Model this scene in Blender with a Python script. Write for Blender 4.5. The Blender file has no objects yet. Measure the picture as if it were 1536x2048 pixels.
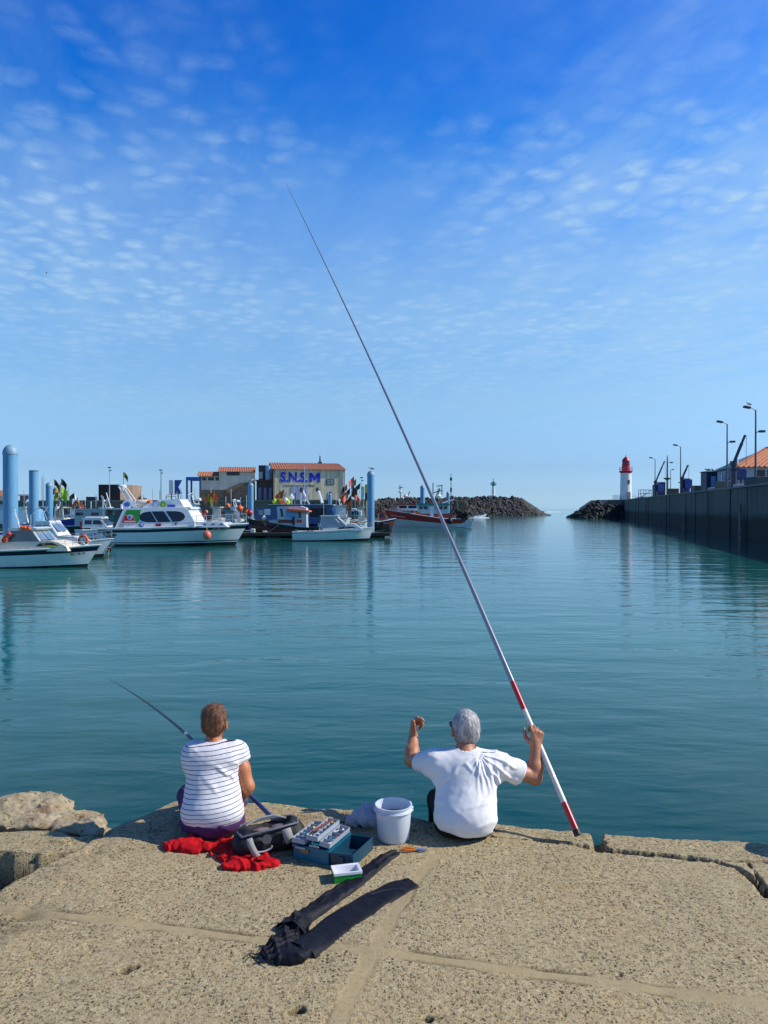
import bpy, bmesh, math, random
import numpy as np
from mathutils import Vector, Matrix
random.seed(7); np.random.seed(7)
S = bpy.context.scene
COL = S.collection
R = math.radians
PI = math.pi
# ------------------------------------------------------------------ camera
CAMH = 2.1          # eye above the near quay (quay top is z = 0)
F = 1550.0; CX = 768.0; HY = 1017.0
WATER = -0.9
cd = bpy.data.cameras.new('camera'); cam = bpy.data.objects.new('camera', cd); COL.objects.link(cam)
cam.location = (0, 0, CAMH)
cam.rotation_euler = (R(90) - math.atan(7 / F), 0, 0)
cd.sensor_fit = 'VERTICAL'; cd.sensor_height = 24.0; cd.lens = F / 2048 * 24.0
cd.clip_start = 0.05; cd.clip_end = 60000
S.camera = cam
# ------------------------------------------------------------------ light
SUN_EL, SUN_AZ = 38.5, 3.0        # azimuth measured from +X towards +Y
def nn(t, kind, **kw):
    n = t.nodes.new(kind)
    for k, v in kw.items():
        setattr(n, k, v)
    return n
def ramp(t, stops, src=None, interp='LINEAR'):
    n = t.nodes.new('ShaderNodeValToRGB'); n.color_ramp.interpolation = interp
    el = n.color_ramp.elements
    while len(el) > 1: el.remove(el[-1])
    el[0].position = stops[0][0]; c = stops[0][1]
    el[0].color = (c, c, c, 1) if not hasattr(c, '__len__') else (*c, 1)
    for p, c in stops[1:]:
        e = el.new(p); e.color = (c, c, c, 1) if not hasattr(c, '__len__') else (*c, 1)
    if src is not None: t.links.new(src, n.inputs[0])
    return n.outputs[0]
def mth(t, op, a, b=None, c=None, clamp=False):
    n = t.nodes.new('ShaderNodeMath'); n.operation = op; n.use_clamp = clamp
    for i, v in enumerate((a, b, c)):
        if v is None: continue
        if isinstance(v, (int, float)): n.inputs[i].default_value = v
        else: t.links.new(v, n.inputs[i])
    return n.outputs[0]
def vmth(t, op, a, b=None, scale=None):
    n = t.nodes.new('ShaderNodeVectorMath'); n.operation = op
    for i, v in enumerate((a, b)):
        if v is None: continue
        if isinstance(v, (tuple, list)): n.inputs[i].default_value = v
        else: t.links.new(v, n.inputs[i])
    if scale is not None: n.inputs['Scale'].default_value = scale
    return n.outputs[0]
def noise(t, vec, scale, detail=4, rough=.55, dist=0.0, w=None):
    n = t.nodes.new('ShaderNodeTexNoise')
    n.inputs['Scale'].default_value = scale; n.inputs['Detail'].default_value = detail
    n.inputs['Roughness'].default_value = rough; n.inputs['Distortion'].default_value = dist
    if vec is not None: t.links.new(vec, n.inputs['Vector'])
    return n.outputs['Fac']
def voro(t, vec, scale, feature='F1', out='Distance', rnd=1.0):
    n = t.nodes.new('ShaderNodeTexVoronoi'); n.feature = feature
    n.inputs['Scale'].default_value = scale; n.inputs['Randomness'].default_value = rnd
    if vec is not None: t.links.new(vec, n.inputs['Vector'])
    return n.outputs[out]
def mapping(t, vec, scale=(1, 1, 1), loc=(0, 0, 0), rot=(0, 0, 0)):
    n = t.nodes.new('ShaderNodeMapping'); t.links.new(vec, n.inputs['Vector'])
    n.inputs['Scale'].default_value = scale; n.inputs['Location'].default_value = loc; n.inputs['Rotation'].default_value = rot
    return n.outputs[0]
def mixc(t, fac, a, b, blend='MIX'):
    n = t.nodes.new('ShaderNodeMix'); n.data_type = 'RGBA'; n.blend_type = blend
    for s, v in ((n.inputs[0], fac), (n.inputs[6], a), (n.inputs[7], b)):
        if isinstance(v, (int, float)): s.default_value = v
        elif isinstance(v, (tuple, list)): s.default_value = (*v[:3], 1)
        else: t.links.new(v, s)
    return n.outputs[2]

W = bpy.data.worlds.new("World"); S.world = W; W.use_nodes = True
wt = W.node_tree; wt.nodes.clear()
wo = nn(wt, 'ShaderNodeOutputWorld'); wb = nn(wt, 'ShaderNodeBackground')
sky = nn(wt, 'ShaderNodeTexSky', sky_type='NISHITA', sun_disc=False)
sky.sun_elevation = R(SUN_EL); sky.sun_rotation = R(90 - SUN_AZ)
sky.air_density = 1.0; sky.dust_density = 0.6; sky.ozone_density = 2.0; sky.altitude = 0
wtc = nn(wt, 'ShaderNodeTexCoord'); dirv = wtc.outputs['Generated']
sep = nn(wt, 'ShaderNodeSeparateXYZ'); wt.links.new(dirv, sep.inputs[0])
el = sep.outputs[2]
# deeper blue overhead, paler near the horizon
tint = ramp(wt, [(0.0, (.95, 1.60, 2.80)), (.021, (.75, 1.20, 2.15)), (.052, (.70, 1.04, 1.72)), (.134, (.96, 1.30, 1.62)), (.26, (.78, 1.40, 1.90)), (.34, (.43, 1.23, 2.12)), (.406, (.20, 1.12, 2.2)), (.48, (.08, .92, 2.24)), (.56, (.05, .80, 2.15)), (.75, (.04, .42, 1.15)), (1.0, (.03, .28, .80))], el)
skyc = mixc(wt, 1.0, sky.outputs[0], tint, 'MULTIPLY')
# high thin altocumulus on a flat layer far above: the direction is projected on to that layer
zc = mth(wt, 'ADD', mth(wt, 'MAXIMUM', el, 0.0), 0.05)
inv = mth(wt, 'DIVIDE', 1.0, zc)
cmb = nn(wt, 'ShaderNodeCombineXYZ')
wt.links.new(mth(wt, 'MULTIPLY', sep.outputs[0], inv), cmb.inputs[0]); wt.links.new(mth(wt, 'MULTIPLY', sep.outputs[1], inv), cmb.inputs[1])
cp = cmb.outputs[0]
cpm = mapping(wt, cp, (1.0, 1.0, 1), (3.1, 1.7, 0), (0, 0, R(-20)))
warp = nn(wt, 'ShaderNodeTexNoise'); wt.links.new(cpm, warp.inputs['Vector']); warp.inputs['Scale'].default_value = 7; warp.inputs['Detail'].default_value = 4
wv = vmth(wt, 'ADD', cpm, vmth(wt, 'SCALE', vmth(wt, 'SUBTRACT', warp.outputs['Color'], (.5, .5, .5)), None, .10))
cell = voro(wt, wv, 12.0, 'F1')
puff = noise(wt, wv, 19, 7, .66)
puffs = mth(wt, 'MULTIPLY', ramp(wt, [(.20, 1), (.58, 0)], cell), ramp(wt, [(.32, .25), (.62, 1)], puff))
wisps = noise(wt, mapping(wt, cpm, (1.3, .5, 1), (0, 0, 0), (0, 0, R(35))), 3.2, 8, .66, .25)
big = noise(wt, mapping(wt, cp, (1, 1, 1), (7.3, 2.2, 0)), .75, 4, .55)
patch = ramp(wt, [(.33, 0.0), (.52, 1)], big)
veil = mth(wt, 'MULTIPLY', ramp(wt, [(.32, 0), (.72, .36)], wisps), ramp(wt, [(.35, .35), (.60, 1)], big))
cl = mth(wt, 'ADD', mth(wt, 'MULTIPLY', puffs, mth(wt, 'MULTIPLY', patch, .40)), mth(wt, 'ADD', veil, ramp(wt, [(.08, 0), (.22, .22), (.34, .16), (.44, 0)], el)))
elm = ramp(wt, [(0.0, .0), (.06, .06), (.15, .45), (.26, .95), (.38, 1.0), (.46, .42), (.54, .20), (.8, .08)], el)
cl = mth(wt, 'MULTIPLY', cl, elm)
side_haze = mth(wt, 'MULTIPLY', mth(wt, 'MULTIPLY', ramp(wt, [(.02, 0), (.45, .30)], sep.outputs[0]), ramp(wt, [(.30, .35), (.65, 1)], wisps)), ramp(wt, [(.05, 0), (.2, 1), (.7, .6), (1, 0)], el))
cl = mth(wt, 'ADD', cl, side_haze, None, True)
CLOUD_COL = (4.9, 7.2, 9.5)
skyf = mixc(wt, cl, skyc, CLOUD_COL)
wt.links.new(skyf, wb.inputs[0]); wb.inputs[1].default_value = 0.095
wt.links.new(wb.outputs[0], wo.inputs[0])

sd = bpy.data.lights.new('sun', 'SUN'); sun = bpy.data.objects.new('sun', sd); COL.objects.link(sun)
sd.energy = 5.0; sd.angle = R(.6); sd.color = (1.0, .93, .80)
sdir = Vector((math.cos(R(SUN_EL)) * math.cos(R(SUN_AZ)), math.cos(R(SUN_EL)) * math.sin(R(SUN_AZ)), math.sin(R(SUN_EL))))
sun.rotation_euler = sdir.to_track_quat('Z', 'Y').to_euler()
sun.location = (20, -4, 20)
S.view_settings.view_transform = 'Standard'; S.view_settings.look = 'None'
S.view_settings.exposure = 0.0; S.view_settings.gamma = 1.0
S.cycles.max_bounces = 6; S.cycles.caustics_reflective = False; S.cycles.caustics_refractive = False

# ------------------------------------------------------------------ helpers
def at(px, py, Y):
    return Vector(((px - CX) / F * Y, Y, CAMH - (py - HY) / F * Y))
def on(px, py, z=0.0):
    Y = (CAMH - z) * F / (py - HY)
    return Vector(((px - CX) / F * Y, Y, z))
def onw(px, py): return on(px, py, WATER)

MATS = {}
def pm(name, col, rough=.6, metal=0.0, var=.12, scale=3.0, bump=.0, bscale=30.0, spec=.5, dirt=0.0, dirtcol=(.12, .09, .06), coat=0.0, streak=False):
    """painted / plain surface: Principled with slight procedural variation, wear and bump"""
    if name in MATS: return MATS[name]
    m = bpy.data.materials.new(name); m.use_nodes = True; t = m.node_tree
    b = t.nodes['Principled BSDF']
    tc = nn(t, 'ShaderNodeTexCoord'); v = tc.outputs['Object']
    n1 = noise(t, v, scale, 5, .6)
    lo = tuple(max(0, c * (1 - var)) for c in col); hi = tuple(min(1, c * (1 + var)) for c in col)
    c = mixc(t, ramp(t, [(.3, 0), (.7, 1)], n1), lo, hi)
    if dirt > 0:
        vv = mapping(t, v, (3, 3, .45)) if streak else v
        d = ramp(t, [(.52, 0), (.72, dirt)], noise(t, vv, scale * 1.7, 6, .7, .3))
        c = mixc(t, d, c, dirtcol)
    t.links.new(c, b.inputs['Base Color'])
    b.inputs['Roughness'].default_value = rough; b.inputs['Metallic'].default_value = metal
    b.inputs['Specular IOR Level'].default_value = spec
    if coat: b.inputs['Coat Weight'].default_value = coat
    if bump > 0:
        bn = nn(t, 'ShaderNodeBump'); bn.inputs['Strength'].default_value = bump; bn.inputs['Distance'].default_value = .01
        t.links.new(noise(t, v, bscale, 5, .6), bn.inputs['Height']); t.links.new(bn.outputs[0], b.inputs['Normal'])
    MATS[name] = m
    return m

def mesh_obj(name, verts, faces, m, parent=None, smooth=False, loc=None, auto=None):
    me = bpy.data.meshes.new(name); me.from_pydata([tuple(v) for v in verts], [], faces); me.update()
    if m is not None:
        for x in (m if isinstance(m, (list, tuple)) else [m]): me.materials.append(x)
    if smooth:
        me.shade_smooth()
        if auto is not None: me.set_sharp_from_angle(angle=R(auto))
    o = bpy.data.objects.new(name, me); COL.objects.link(o)
    if parent is not None: o.parent = parent
    if loc is not None: o.location = loc
    return o
def fast_mesh(name, V, Q, m, parent=None, smooth=True, loc=None):
    """numpy verts (n,3) + quads (m,4)"""
    me = bpy.data.meshes.new(name); V = np.asarray(V, np.float32); Q = np.asarray(Q, np.int32)
    me.vertices.add(len(V)); me.vertices.foreach_set('co', V.ravel())
    k = Q.shape[1]
    me.loops.add(Q.size); me.loops.foreach_set('vertex_index', Q.ravel())
    me.polygons.add(len(Q)); me.polygons.foreach_set('loop_start', np.arange(0, Q.size, k, dtype=np.int32))
    try: me.polygons.foreach_set('loop_total', np.full(len(Q), k, np.int32))
    except Exception: pass
    me.update(calc_edges=True); me.validate()
    if smooth: me.shade_smooth()
    me.materials.append(m)
    o = bpy.data.objects.new(name, me); COL.objects.link(o)
    if parent is not None: o.parent = parent
    if loc is not None: o.location = loc
    return o

def tag(o, label=None, cat=None, group=None, kind=None):
    if label: o['label'] = label
    if cat: o['category'] = cat
    if group: o['group'] = group
    if kind: o['kind'] = kind
    return o
def thing(name, label, cat, loc=(0, 0, 0), rz=0.0, group=None):
    o = bpy.data.objects.new(name, None); COL.objects.link(o); o.empty_display_size = .2
    o.location = loc; o.rotation_euler = (0, 0, rz)
    return tag(o, label, cat, group)
def copy_tree(o, parent=None):
    c = o.copy(); COL.objects.link(c)
    if parent is not None: c.parent = parent
    for ch in list(o.children): copy_tree(ch, c)
    return c

class MB:
    """collects shapes, then links them as one mesh object"""
    def __init__(s, org=(0, 0, 0)):
        s.v = []; s.f = []; s.o = Vector(org)
    def add(s, vs, fs):
        n = len(s.v); s.v += [Vector(v) - s.o for v in vs]; s.f += [tuple(i + n for i in f) for f in fs]; return s
    def box(s, x0, x1, y0, y1, z0, z1, M=None):
        vs = [Vector(p) for p in ((x0, y0, z0), (x1, y0, z0), (x1, y1, z0), (x0, y1, z0), (x0, y0, z1), (x1, y0, z1), (x1, y1, z1), (x0, y1, z1))]
        if M is not None: vs = [M @ v for v in vs]
        return s.add(vs, [(0, 3, 2, 1), (4, 5, 6, 7), (0, 1, 5, 4), (1, 2, 6, 5), (2, 3, 7, 6), (3, 0, 4, 7)])
    def rbox(s, x0, x1, y0, y1, z0, z1, r=.02, M=None):
        """box with chamfered edges all round"""
        bm = bmesh.new(); bmesh.ops.create_cube(bm, size=1)
        for v in bm.verts: v.co = Vector(((x0 + x1) / 2 + v.co.x * (x1 - x0), (y0 + y1) / 2 + v.co.y * (y1 - y0), (z0 + z1) / 2 + v.co.z * (z1 - z0)))
        r = min(r, .45 * min(x1 - x0, y1 - y0, z1 - z0))
        bmesh.ops.bevel(bm, geom=bm.edges[:], offset=r, segments=2, affect='EDGES', profile=.5)
        bm.verts.index_update()
        vs = [(M @ v.co) if M is not None else v.co.copy() for v in bm.verts]; fs = [tuple(v.index for v in f.verts) for f in bm.faces]; bm.free()
        return s.add(vs, fs)
    def tube(s, pts, r, n=8, caps=True):
        pts = [Vector(p) for p in pts]; rs = r if hasattr(r, '__len__') else [r] * len(pts)
        vs = []; up = None
        for i, p in enumerate(pts):
            d = (pts[min(i + 1, len(pts) - 1)] - pts[max(i - 1, 0)]).normalized()
            if up is None:
                up = Vector((0, 0, 1)) if abs(d.z) < .9 else Vector((1, 0, 0))
            a = d.cross(up).normalized(); b = a.cross(d).normalized(); up = b
            for k in range(n):
                t = 2 * PI * k / n; vs.append(p + (a * math.cos(t) + b * math.sin(t)) * rs[i])
        fs = [(i * n + k, i * n + (k + 1) % n, (i + 1) * n + (k + 1) % n, (i + 1) * n + k) for i in range(len(pts) - 1) for k in range(n)]
        if caps: fs += [tuple(range(n - 1, -1, -1)), tuple((len(pts) - 1) * n + k for k in range(n))]
        return s.add(vs, [f[::-1] for f in fs])
    def lathe(s, prof, c=(0, 0, 0), n=24, cap0=True, cap1=True, M=None):
        c = Vector(c); vs = []
        for r, z in prof:
            for k in range(n):
                t = 2 * PI * k / n; p = Vector((r * math.cos(t), r * math.sin(t), z))
                if M is not None: p = M @ p
                vs.append(c + p)
        fs = [(i * n + k, i * n + (k + 1) % n, (i + 1) * n + (k + 1) % n, (i + 1) * n + k) for i in range(len(prof) - 1) for k in range(n)]
        if cap0: fs.append(tuple(range(n - 1, -1, -1)))
        if cap1: fs.append(tuple((len(prof) - 1) * n + k for k in range(n)))
        return s.add(vs, fs)
    def ell(s, c, r, n=12, m=8, M=None):
        c = Vector(c); r = (r, r, r) if not hasattr(r, '__len__') else r
        vs = [Vector((0, 0, -r[2]))]
        for j in range(1, m):
            a = -PI / 2 + PI * j / m
            for k in range(n):
                t = 2 * PI * k / n; vs.append(Vector((r[0] * math.cos(a) * math.cos(t), r[1] * math.cos(a) * math.sin(t), r[2] * math.sin(a))))
        vs.append(Vector((0, 0, r[2])))
        if M is not None: vs = [M @ v for v in vs]
        vs = [c + v for v in vs]
        fs = [(0, 1 + (k + 1) % n, 1 + k) for k in range(n)]
        for j in range(m - 2):
            for k in range(n): fs.append((1 + j * n + k, 1 + j * n + (k + 1) % n, 1 + (j + 1) * n + (k + 1) % n, 1 + (j + 1) * n + k))
        L = len(vs) - 1
        fs += [(L, 1 + (m - 2) * n + k, 1 + (m - 2) * n + (k + 1) % n) for k in range(n)]
        return s.add(vs, fs)
    def prism(s, poly, d0, d1, axis='y', f=None):
        """polygon (list of 2-tuples) extruded along an axis from d0 to d1; f(p) may move every vertex"""
        n = len(poly)
        def P(a, b, d):
            p = Vector((a, d, b)) if axis == 'y' else (Vector((d, a, b)) if axis == 'x' else Vector((a, b, d)))
            return Vector(f(p)) if f else p
        vs = [P(a, b, d0) for a, b in poly] + [P(a, b, d1) for a, b in poly]
        fs = [tuple(range(n)), tuple(range(2 * n - 1, n - 1, -1))] + [(i, i + n, (i + 1) % n + n, (i + 1) % n) for i in range(n)]
        return s.add(vs, fs)
    def quadstrip(s, A, B, thick=None):
        n = len(A); vs = list(A) + list(B)
        return s.add(vs, [(i, i + 1, n + i + 1, n + i) for i in range(n - 1)])
    def build(s, name, m, parent=None, smooth=False, auto=35, loc=None):
        o = mesh_obj(name, s.v, s.f, m, parent, smooth, loc, auto if smooth else None)
        bm = bmesh.new(); bm.from_mesh(o.data); bmesh.ops.recalc_face_normals(bm, faces=bm.faces[:]); bm.to_mesh(o.data); bm.free()
        return o

def text_mesh(txt, size, ext=.002, bold=0.0):
    c = bpy.data.curves.new('lettering', 'FONT'); c.body = txt; c.size = size; c.extrude = ext; c.offset = bold * size
    c.align_x = 'CENTER'; c.align_y = 'CENTER'; c.resolution_u = 3
    o = bpy.data.objects.new('lettering', c); COL.objects.link(o)
    dg = bpy.context.evaluated_depsgraph_get(); dg.update()
    me = bpy.data.meshes.new_from_object(o.evaluated_get(dg)); me.name = 'lettering'
    bpy.data.objects.remove(o); bpy.data.curves.remove(c)
    return me
def lettering(txt, size, M, m, parent, ext=.004, bold=.0, width=None):
    """M: matrix that places the text plane (x right, y up, z outwards) in the parent's frame"""
    me = text_mesh(txt, size, ext, bold)
    if width:
        xs = [v.co.x for v in me.vertices]; k = width / (max(xs) - min(xs))
        for v in me.vertices: v.co.x *= k
    me.materials.clear(); me.materials.append(m)
    me.transform(M)
    o = bpy.data.objects.new('lettering', me); COL.objects.link(o); o.parent = parent
    return o
def frame(o, x, y):
    """matrix with origin o, local x and y axes"""
    x = Vector(x).normalized(); y = Vector(y); z = x.cross(y).normalized(); y = z.cross(x)
    M = Matrix((x, y, z)).transposed().to_4x4(); M.translation = Vector(o); return M

# ---- numpy value noise
def vnoise(P, seed=0):
    P = np.asarray(P, np.float64); i = np.floor(P).astype(np.int64); f = P - i; f = f * f * (3 - 2 * f)
    def h(ix, iy, iz):
        n = (ix * 374761393 + iy * 668265263 + iz * 2147483647 + seed * 974711) & 0xffffffff
        n = ((n ^ (n >> 13)) * 1274126177) & 0xffffffff
        n = n ^ (n >> 16)
        return (n & 0xffff) / 65535.0
    r = 0
    for dx in (0, 1):
        for dy in (0, 1):
            for dz in (0, 1):
                w = (f[..., 0] if dx else 1 - f[..., 0]) * (f[..., 1] if dy else 1 - f[..., 1]) * (f[..., 2] if dz else 1 - f[..., 2])
                r = r + w * h(i[..., 0] + dx, i[..., 1] + dy, i[..., 2] + dz)
    return r * 2 - 1
def fbm(P, oct=4, seed=0, gain=.5):
    a = 1.0; r = 0; P = np.asarray(P, np.float64)
    for o in range(oct):
        r = r + a * vnoise(P * (2 ** o), seed + o * 17); a *= gain
    return r
def seg_dist(X, Y, poly):
    """distance of points to a polyline in the plane"""
    d = np.full(X.shape, 1e9)
    for (ax, ay), (bx, by) in zip(poly[:-1], poly[1:]):
        dx, dy = bx - ax, by - ay; t = np.clip(((X - ax) * dx + (Y - ay) * dy) / (dx * dx + dy * dy + 1e-12), 0, 1)
        d = np.minimum(d, np.hypot(X - ax - t * dx, Y - ay - t * dy))
    return d
def sstep(a, b, x):
    t = np.clip((x - a) / (b - a), 0, 1); return t * t * (3 - 2 * t)

# ------------------------------------------------------------------ near quay (ground)
EDGE = [on(355, 1597), on(540, 1599), on(640, 1609), on(760, 1618), on(860, 1633), on(1010, 1646), on(1190, 1662), on(1300, 1669), on(1536, 1683)]
def e2(p): return (p.x, p.y)
outline = [(-2.0, -14), (-2.16, 3.5), (-2.13, 4.25), e2(on(25, 1760)), e2(on(95, 1722)), e2(on(165, 1688)), e2(on(200, 1662)), e2(on(262, 1636)), e2(on(300, 1621)), e2(on(335, 1601))] + [e2(p) for p in EDGE]
last = EDGE[-1]
outline += [(14.0, last.y - .215 * (14 - last.x)), (14, -14)]
def poly_sd(X, Y, poly):
    n = len(poly); d = seg_dist(X, Y, poly + [poly[0]]); ins = np.zeros(X.shape, bool)
    for i in range(n):
        ax, ay = poly[i]; bx, by = poly[(i + 1) % n]
        c = ((ay > Y) != (by > Y)); xx = (bx - ax) * (Y - ay) / (by - ay + 1e-12) + ax
        ins ^= c & (X < xx)
    return np.where(ins, d, -d)
def axis_coords(lo, a, b, hi, fine, grow=1.25):
    c = list(np.arange(a, b, fine)); s = fine; x = c[-1]
    while x < hi: s *= grow; x += s; c.append(min(x, hi))
    s = fine; x = a; pre = []
    while x > lo: s *= grow; x -= s; pre.append(max(x, lo))
    return np.array(pre[::-1] + c)
def heightfield(name, xs, ys, zf, m, attrs=None, keep=None):
    X, Y = np.meshgrid(xs, ys, indexing='xy'); Z, A = zf(X, Y)
    V = np.stack([X, Y, Z], -1).reshape(-1, 3); ny, nx = X.shape
    idx = np.arange(nx * ny).reshape(ny, nx)
    Q = np.stack([idx[:-1, :-1], idx[:-1, 1:], idx[1:, 1:], idx[1:, :-1]], -1).reshape(-1, 4)
    if keep is not None:
        k = keep(X, Y).reshape(-1); Q = Q[k[Q].all(1)]
    o = fast_mesh(name, V, Q, m)
    if len(o.data.vertices) == len(V):
        for k, a in A.items():
            at_ = o.data.attributes.new(k, 'FLOAT', 'POINT'); at_.data.foreach_set('value', a.reshape(-1).astype(np.float32))
    return o
J1 = [(-6, 4.965), e2(on(0, 1815)), e2(on(300, 1851)), e2(on(540, 1884)), e2(on(745, 1905)), e2(on(1100, 1952)), e2(on(1536, 2010)), (6, 2.30)]
J2 = [e2(on(872, 1712)), e2(on(815, 1778)), e2(on(750, 1900)), e2(on(680, 2030)), (-.55, 1.6), (-1.4, -2)]
CR = [e2(p) for p in (on(560, 1631), on(640, 1640), on(760, 1655), on(985, 1674), on(1090, 1681), on(1150, 1690), on(1205, 1699), on(1290, 1707), on(1350, 1713), on(1420, 1721), on(1475, 1735), on(1510, 1760), on(1536, 1790))] + [(2.45, 4.05)]
CR2 = [e2(p) for p in (on(1498, 1728), on(1515, 1750), on(1540, 1785), on(1560, 1820))]
CR3 = [e2(on(1420, 1720)), e2(on(1500, 1724)), e2(on(1600, 1722))]
NOTCH = [e2(on(1203, 1655)), e2(on(1196, 1672)), e2(on(1200, 1700))]
HOLES = [(on(250, 1942), .032), (on(268, 1936), .018), (on(600, 2021), .035), (on(582, 2027), .02), (on(856, 2041), .030), (on(1241, 1952), .012), (on(836, 1935), .012), (on(690, 1907), .009)]
def quay_z(X, Y):
    P = np.stack([X, Y, np.zeros_like(X)], -1)
    near = (X > -3.4) & (X < 4.2) & (Y > 2.3) & (Y < 6.2)
    wob = fbm(P * 3.2, 4, 3) * .020 + fbm(P * 14, 3, 9) * .010
    sdv = poly_sd(X, Y, outline) + wob
    z = fbm(P * 1.1, 3, 1) * .006 + fbm(P * 9, 3, 5) * .0022
    g = fbm(P * 55, 2, 21)
    pit = np.clip(-g - .62, 0, 1) * .012
    j1 = seg_dist(X, Y, J1) + fbm(P * 9, 3, 31) * .006
    j2 = seg_dist(X, Y, J2) + fbm(P * 7, 3, 37) * .007
    wj1 = .036; wj2 = .040
    mort = np.maximum(1 - sstep(wj1 * .85, wj1 * 1.1, j1), (1 - sstep(wj2 * .85, wj2 * 1.1, j2)) * sstep(0, .5, 1 - sstep(4.6, 4.85, Y)))
    rough = 1 - mort * .92
    z = z - pit * rough - mort * .003
    side = np.exp(-((j1 - wj1) / .005) ** 2) * sstep(-.1, .6, fbm(P * 5, 2, 41)); z = z - .010 * side
    side2 = np.exp(-((j2 - wj2) / .005) ** 2) * sstep(-.1, .6, fbm(P * 5, 2, 43)) * (Y < 4.3); z = z - .007 * side2
    # crack along the edge
    cw = fbm(P * 6, 4, 51) * .016 + fbm(P * 26, 3, 53) * .009
    c1 = seg_dist(X, Y, CR) + cw
    wid = .004 + .009 * sstep(.9, 1.5, X)
    ck = 1 - sstep(wid * .6, wid * 1.7 + .004, c1)
    ck = ck * (.45 + .55 * sstep(.5, 1.3, X)) * sstep(-.9, -.4, X + fbm(P * 3, 2, 57) * .3)
    c2 = np.minimum(seg_dist(X, Y, CR2) + cw * .5, seg_dist(X, Y, CR3) + cw * .5)
    ck2 = 1 - sstep(.004, .014, c2)
    n1 = seg_dist(X, Y, NOTCH) + cw * 1.3
    nk = 1 - sstep(.008, .030, n1)
    z = z - .060 * ck - .04 * ck2 - .075 * nk
    # worn lower lip between crack and edge
    lip = 1 - sstep(.0, .30, sdv)
    z = z - lip * (.012 + .018 * np.clip(fbm(P * 4, 4, 61), 0, 1)) * (sdv > 0)
    chip = np.clip(fbm(P * np.array([3.5, 8, 1]), 4, 71) - .25, 0, 1) * (1 - sstep(.12, .6, sdv)) * (X < .2); z = z - .03 * chip
    hole = np.zeros_like(z)
    for c, r in HOLES:
        dd = np.hypot(X - c.x, (Y - c.y) * 1.1) + fbm(P * 25, 3, 81) * r * .45
        hole = np.maximum(hole, 1 - sstep(r * .3, r * 1.05, dd))
    z = z - hole * .045
    drop = sstep(.0, -.10, sdv) if False else np.clip((.012 - sdv) / .05, 0, 1)
    z = z - drop ** 1.3 * 1.6
    rnd = np.clip(1 - sdv / .035, 0, 1) ** 2 * .012; z = z - rnd * (sdv > 0)
    dirt = np.clip(ck * .9 + ck2 + nk * .6 + hole * 2.5 + chip * .7 + side * 1.4 + side2 * .9, 0, 1)  # dirt in cracks and joints; holes darkened in colour to read as shaded
    return z, {'mortar': mort, 'dirt': dirt}
xs = axis_coords(-4, -2.3, 2.75, 14, .0085, 1.3); ys = axis_coords(-14, 3.0, 5.75, 6.3, .0085, 1.3)

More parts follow.
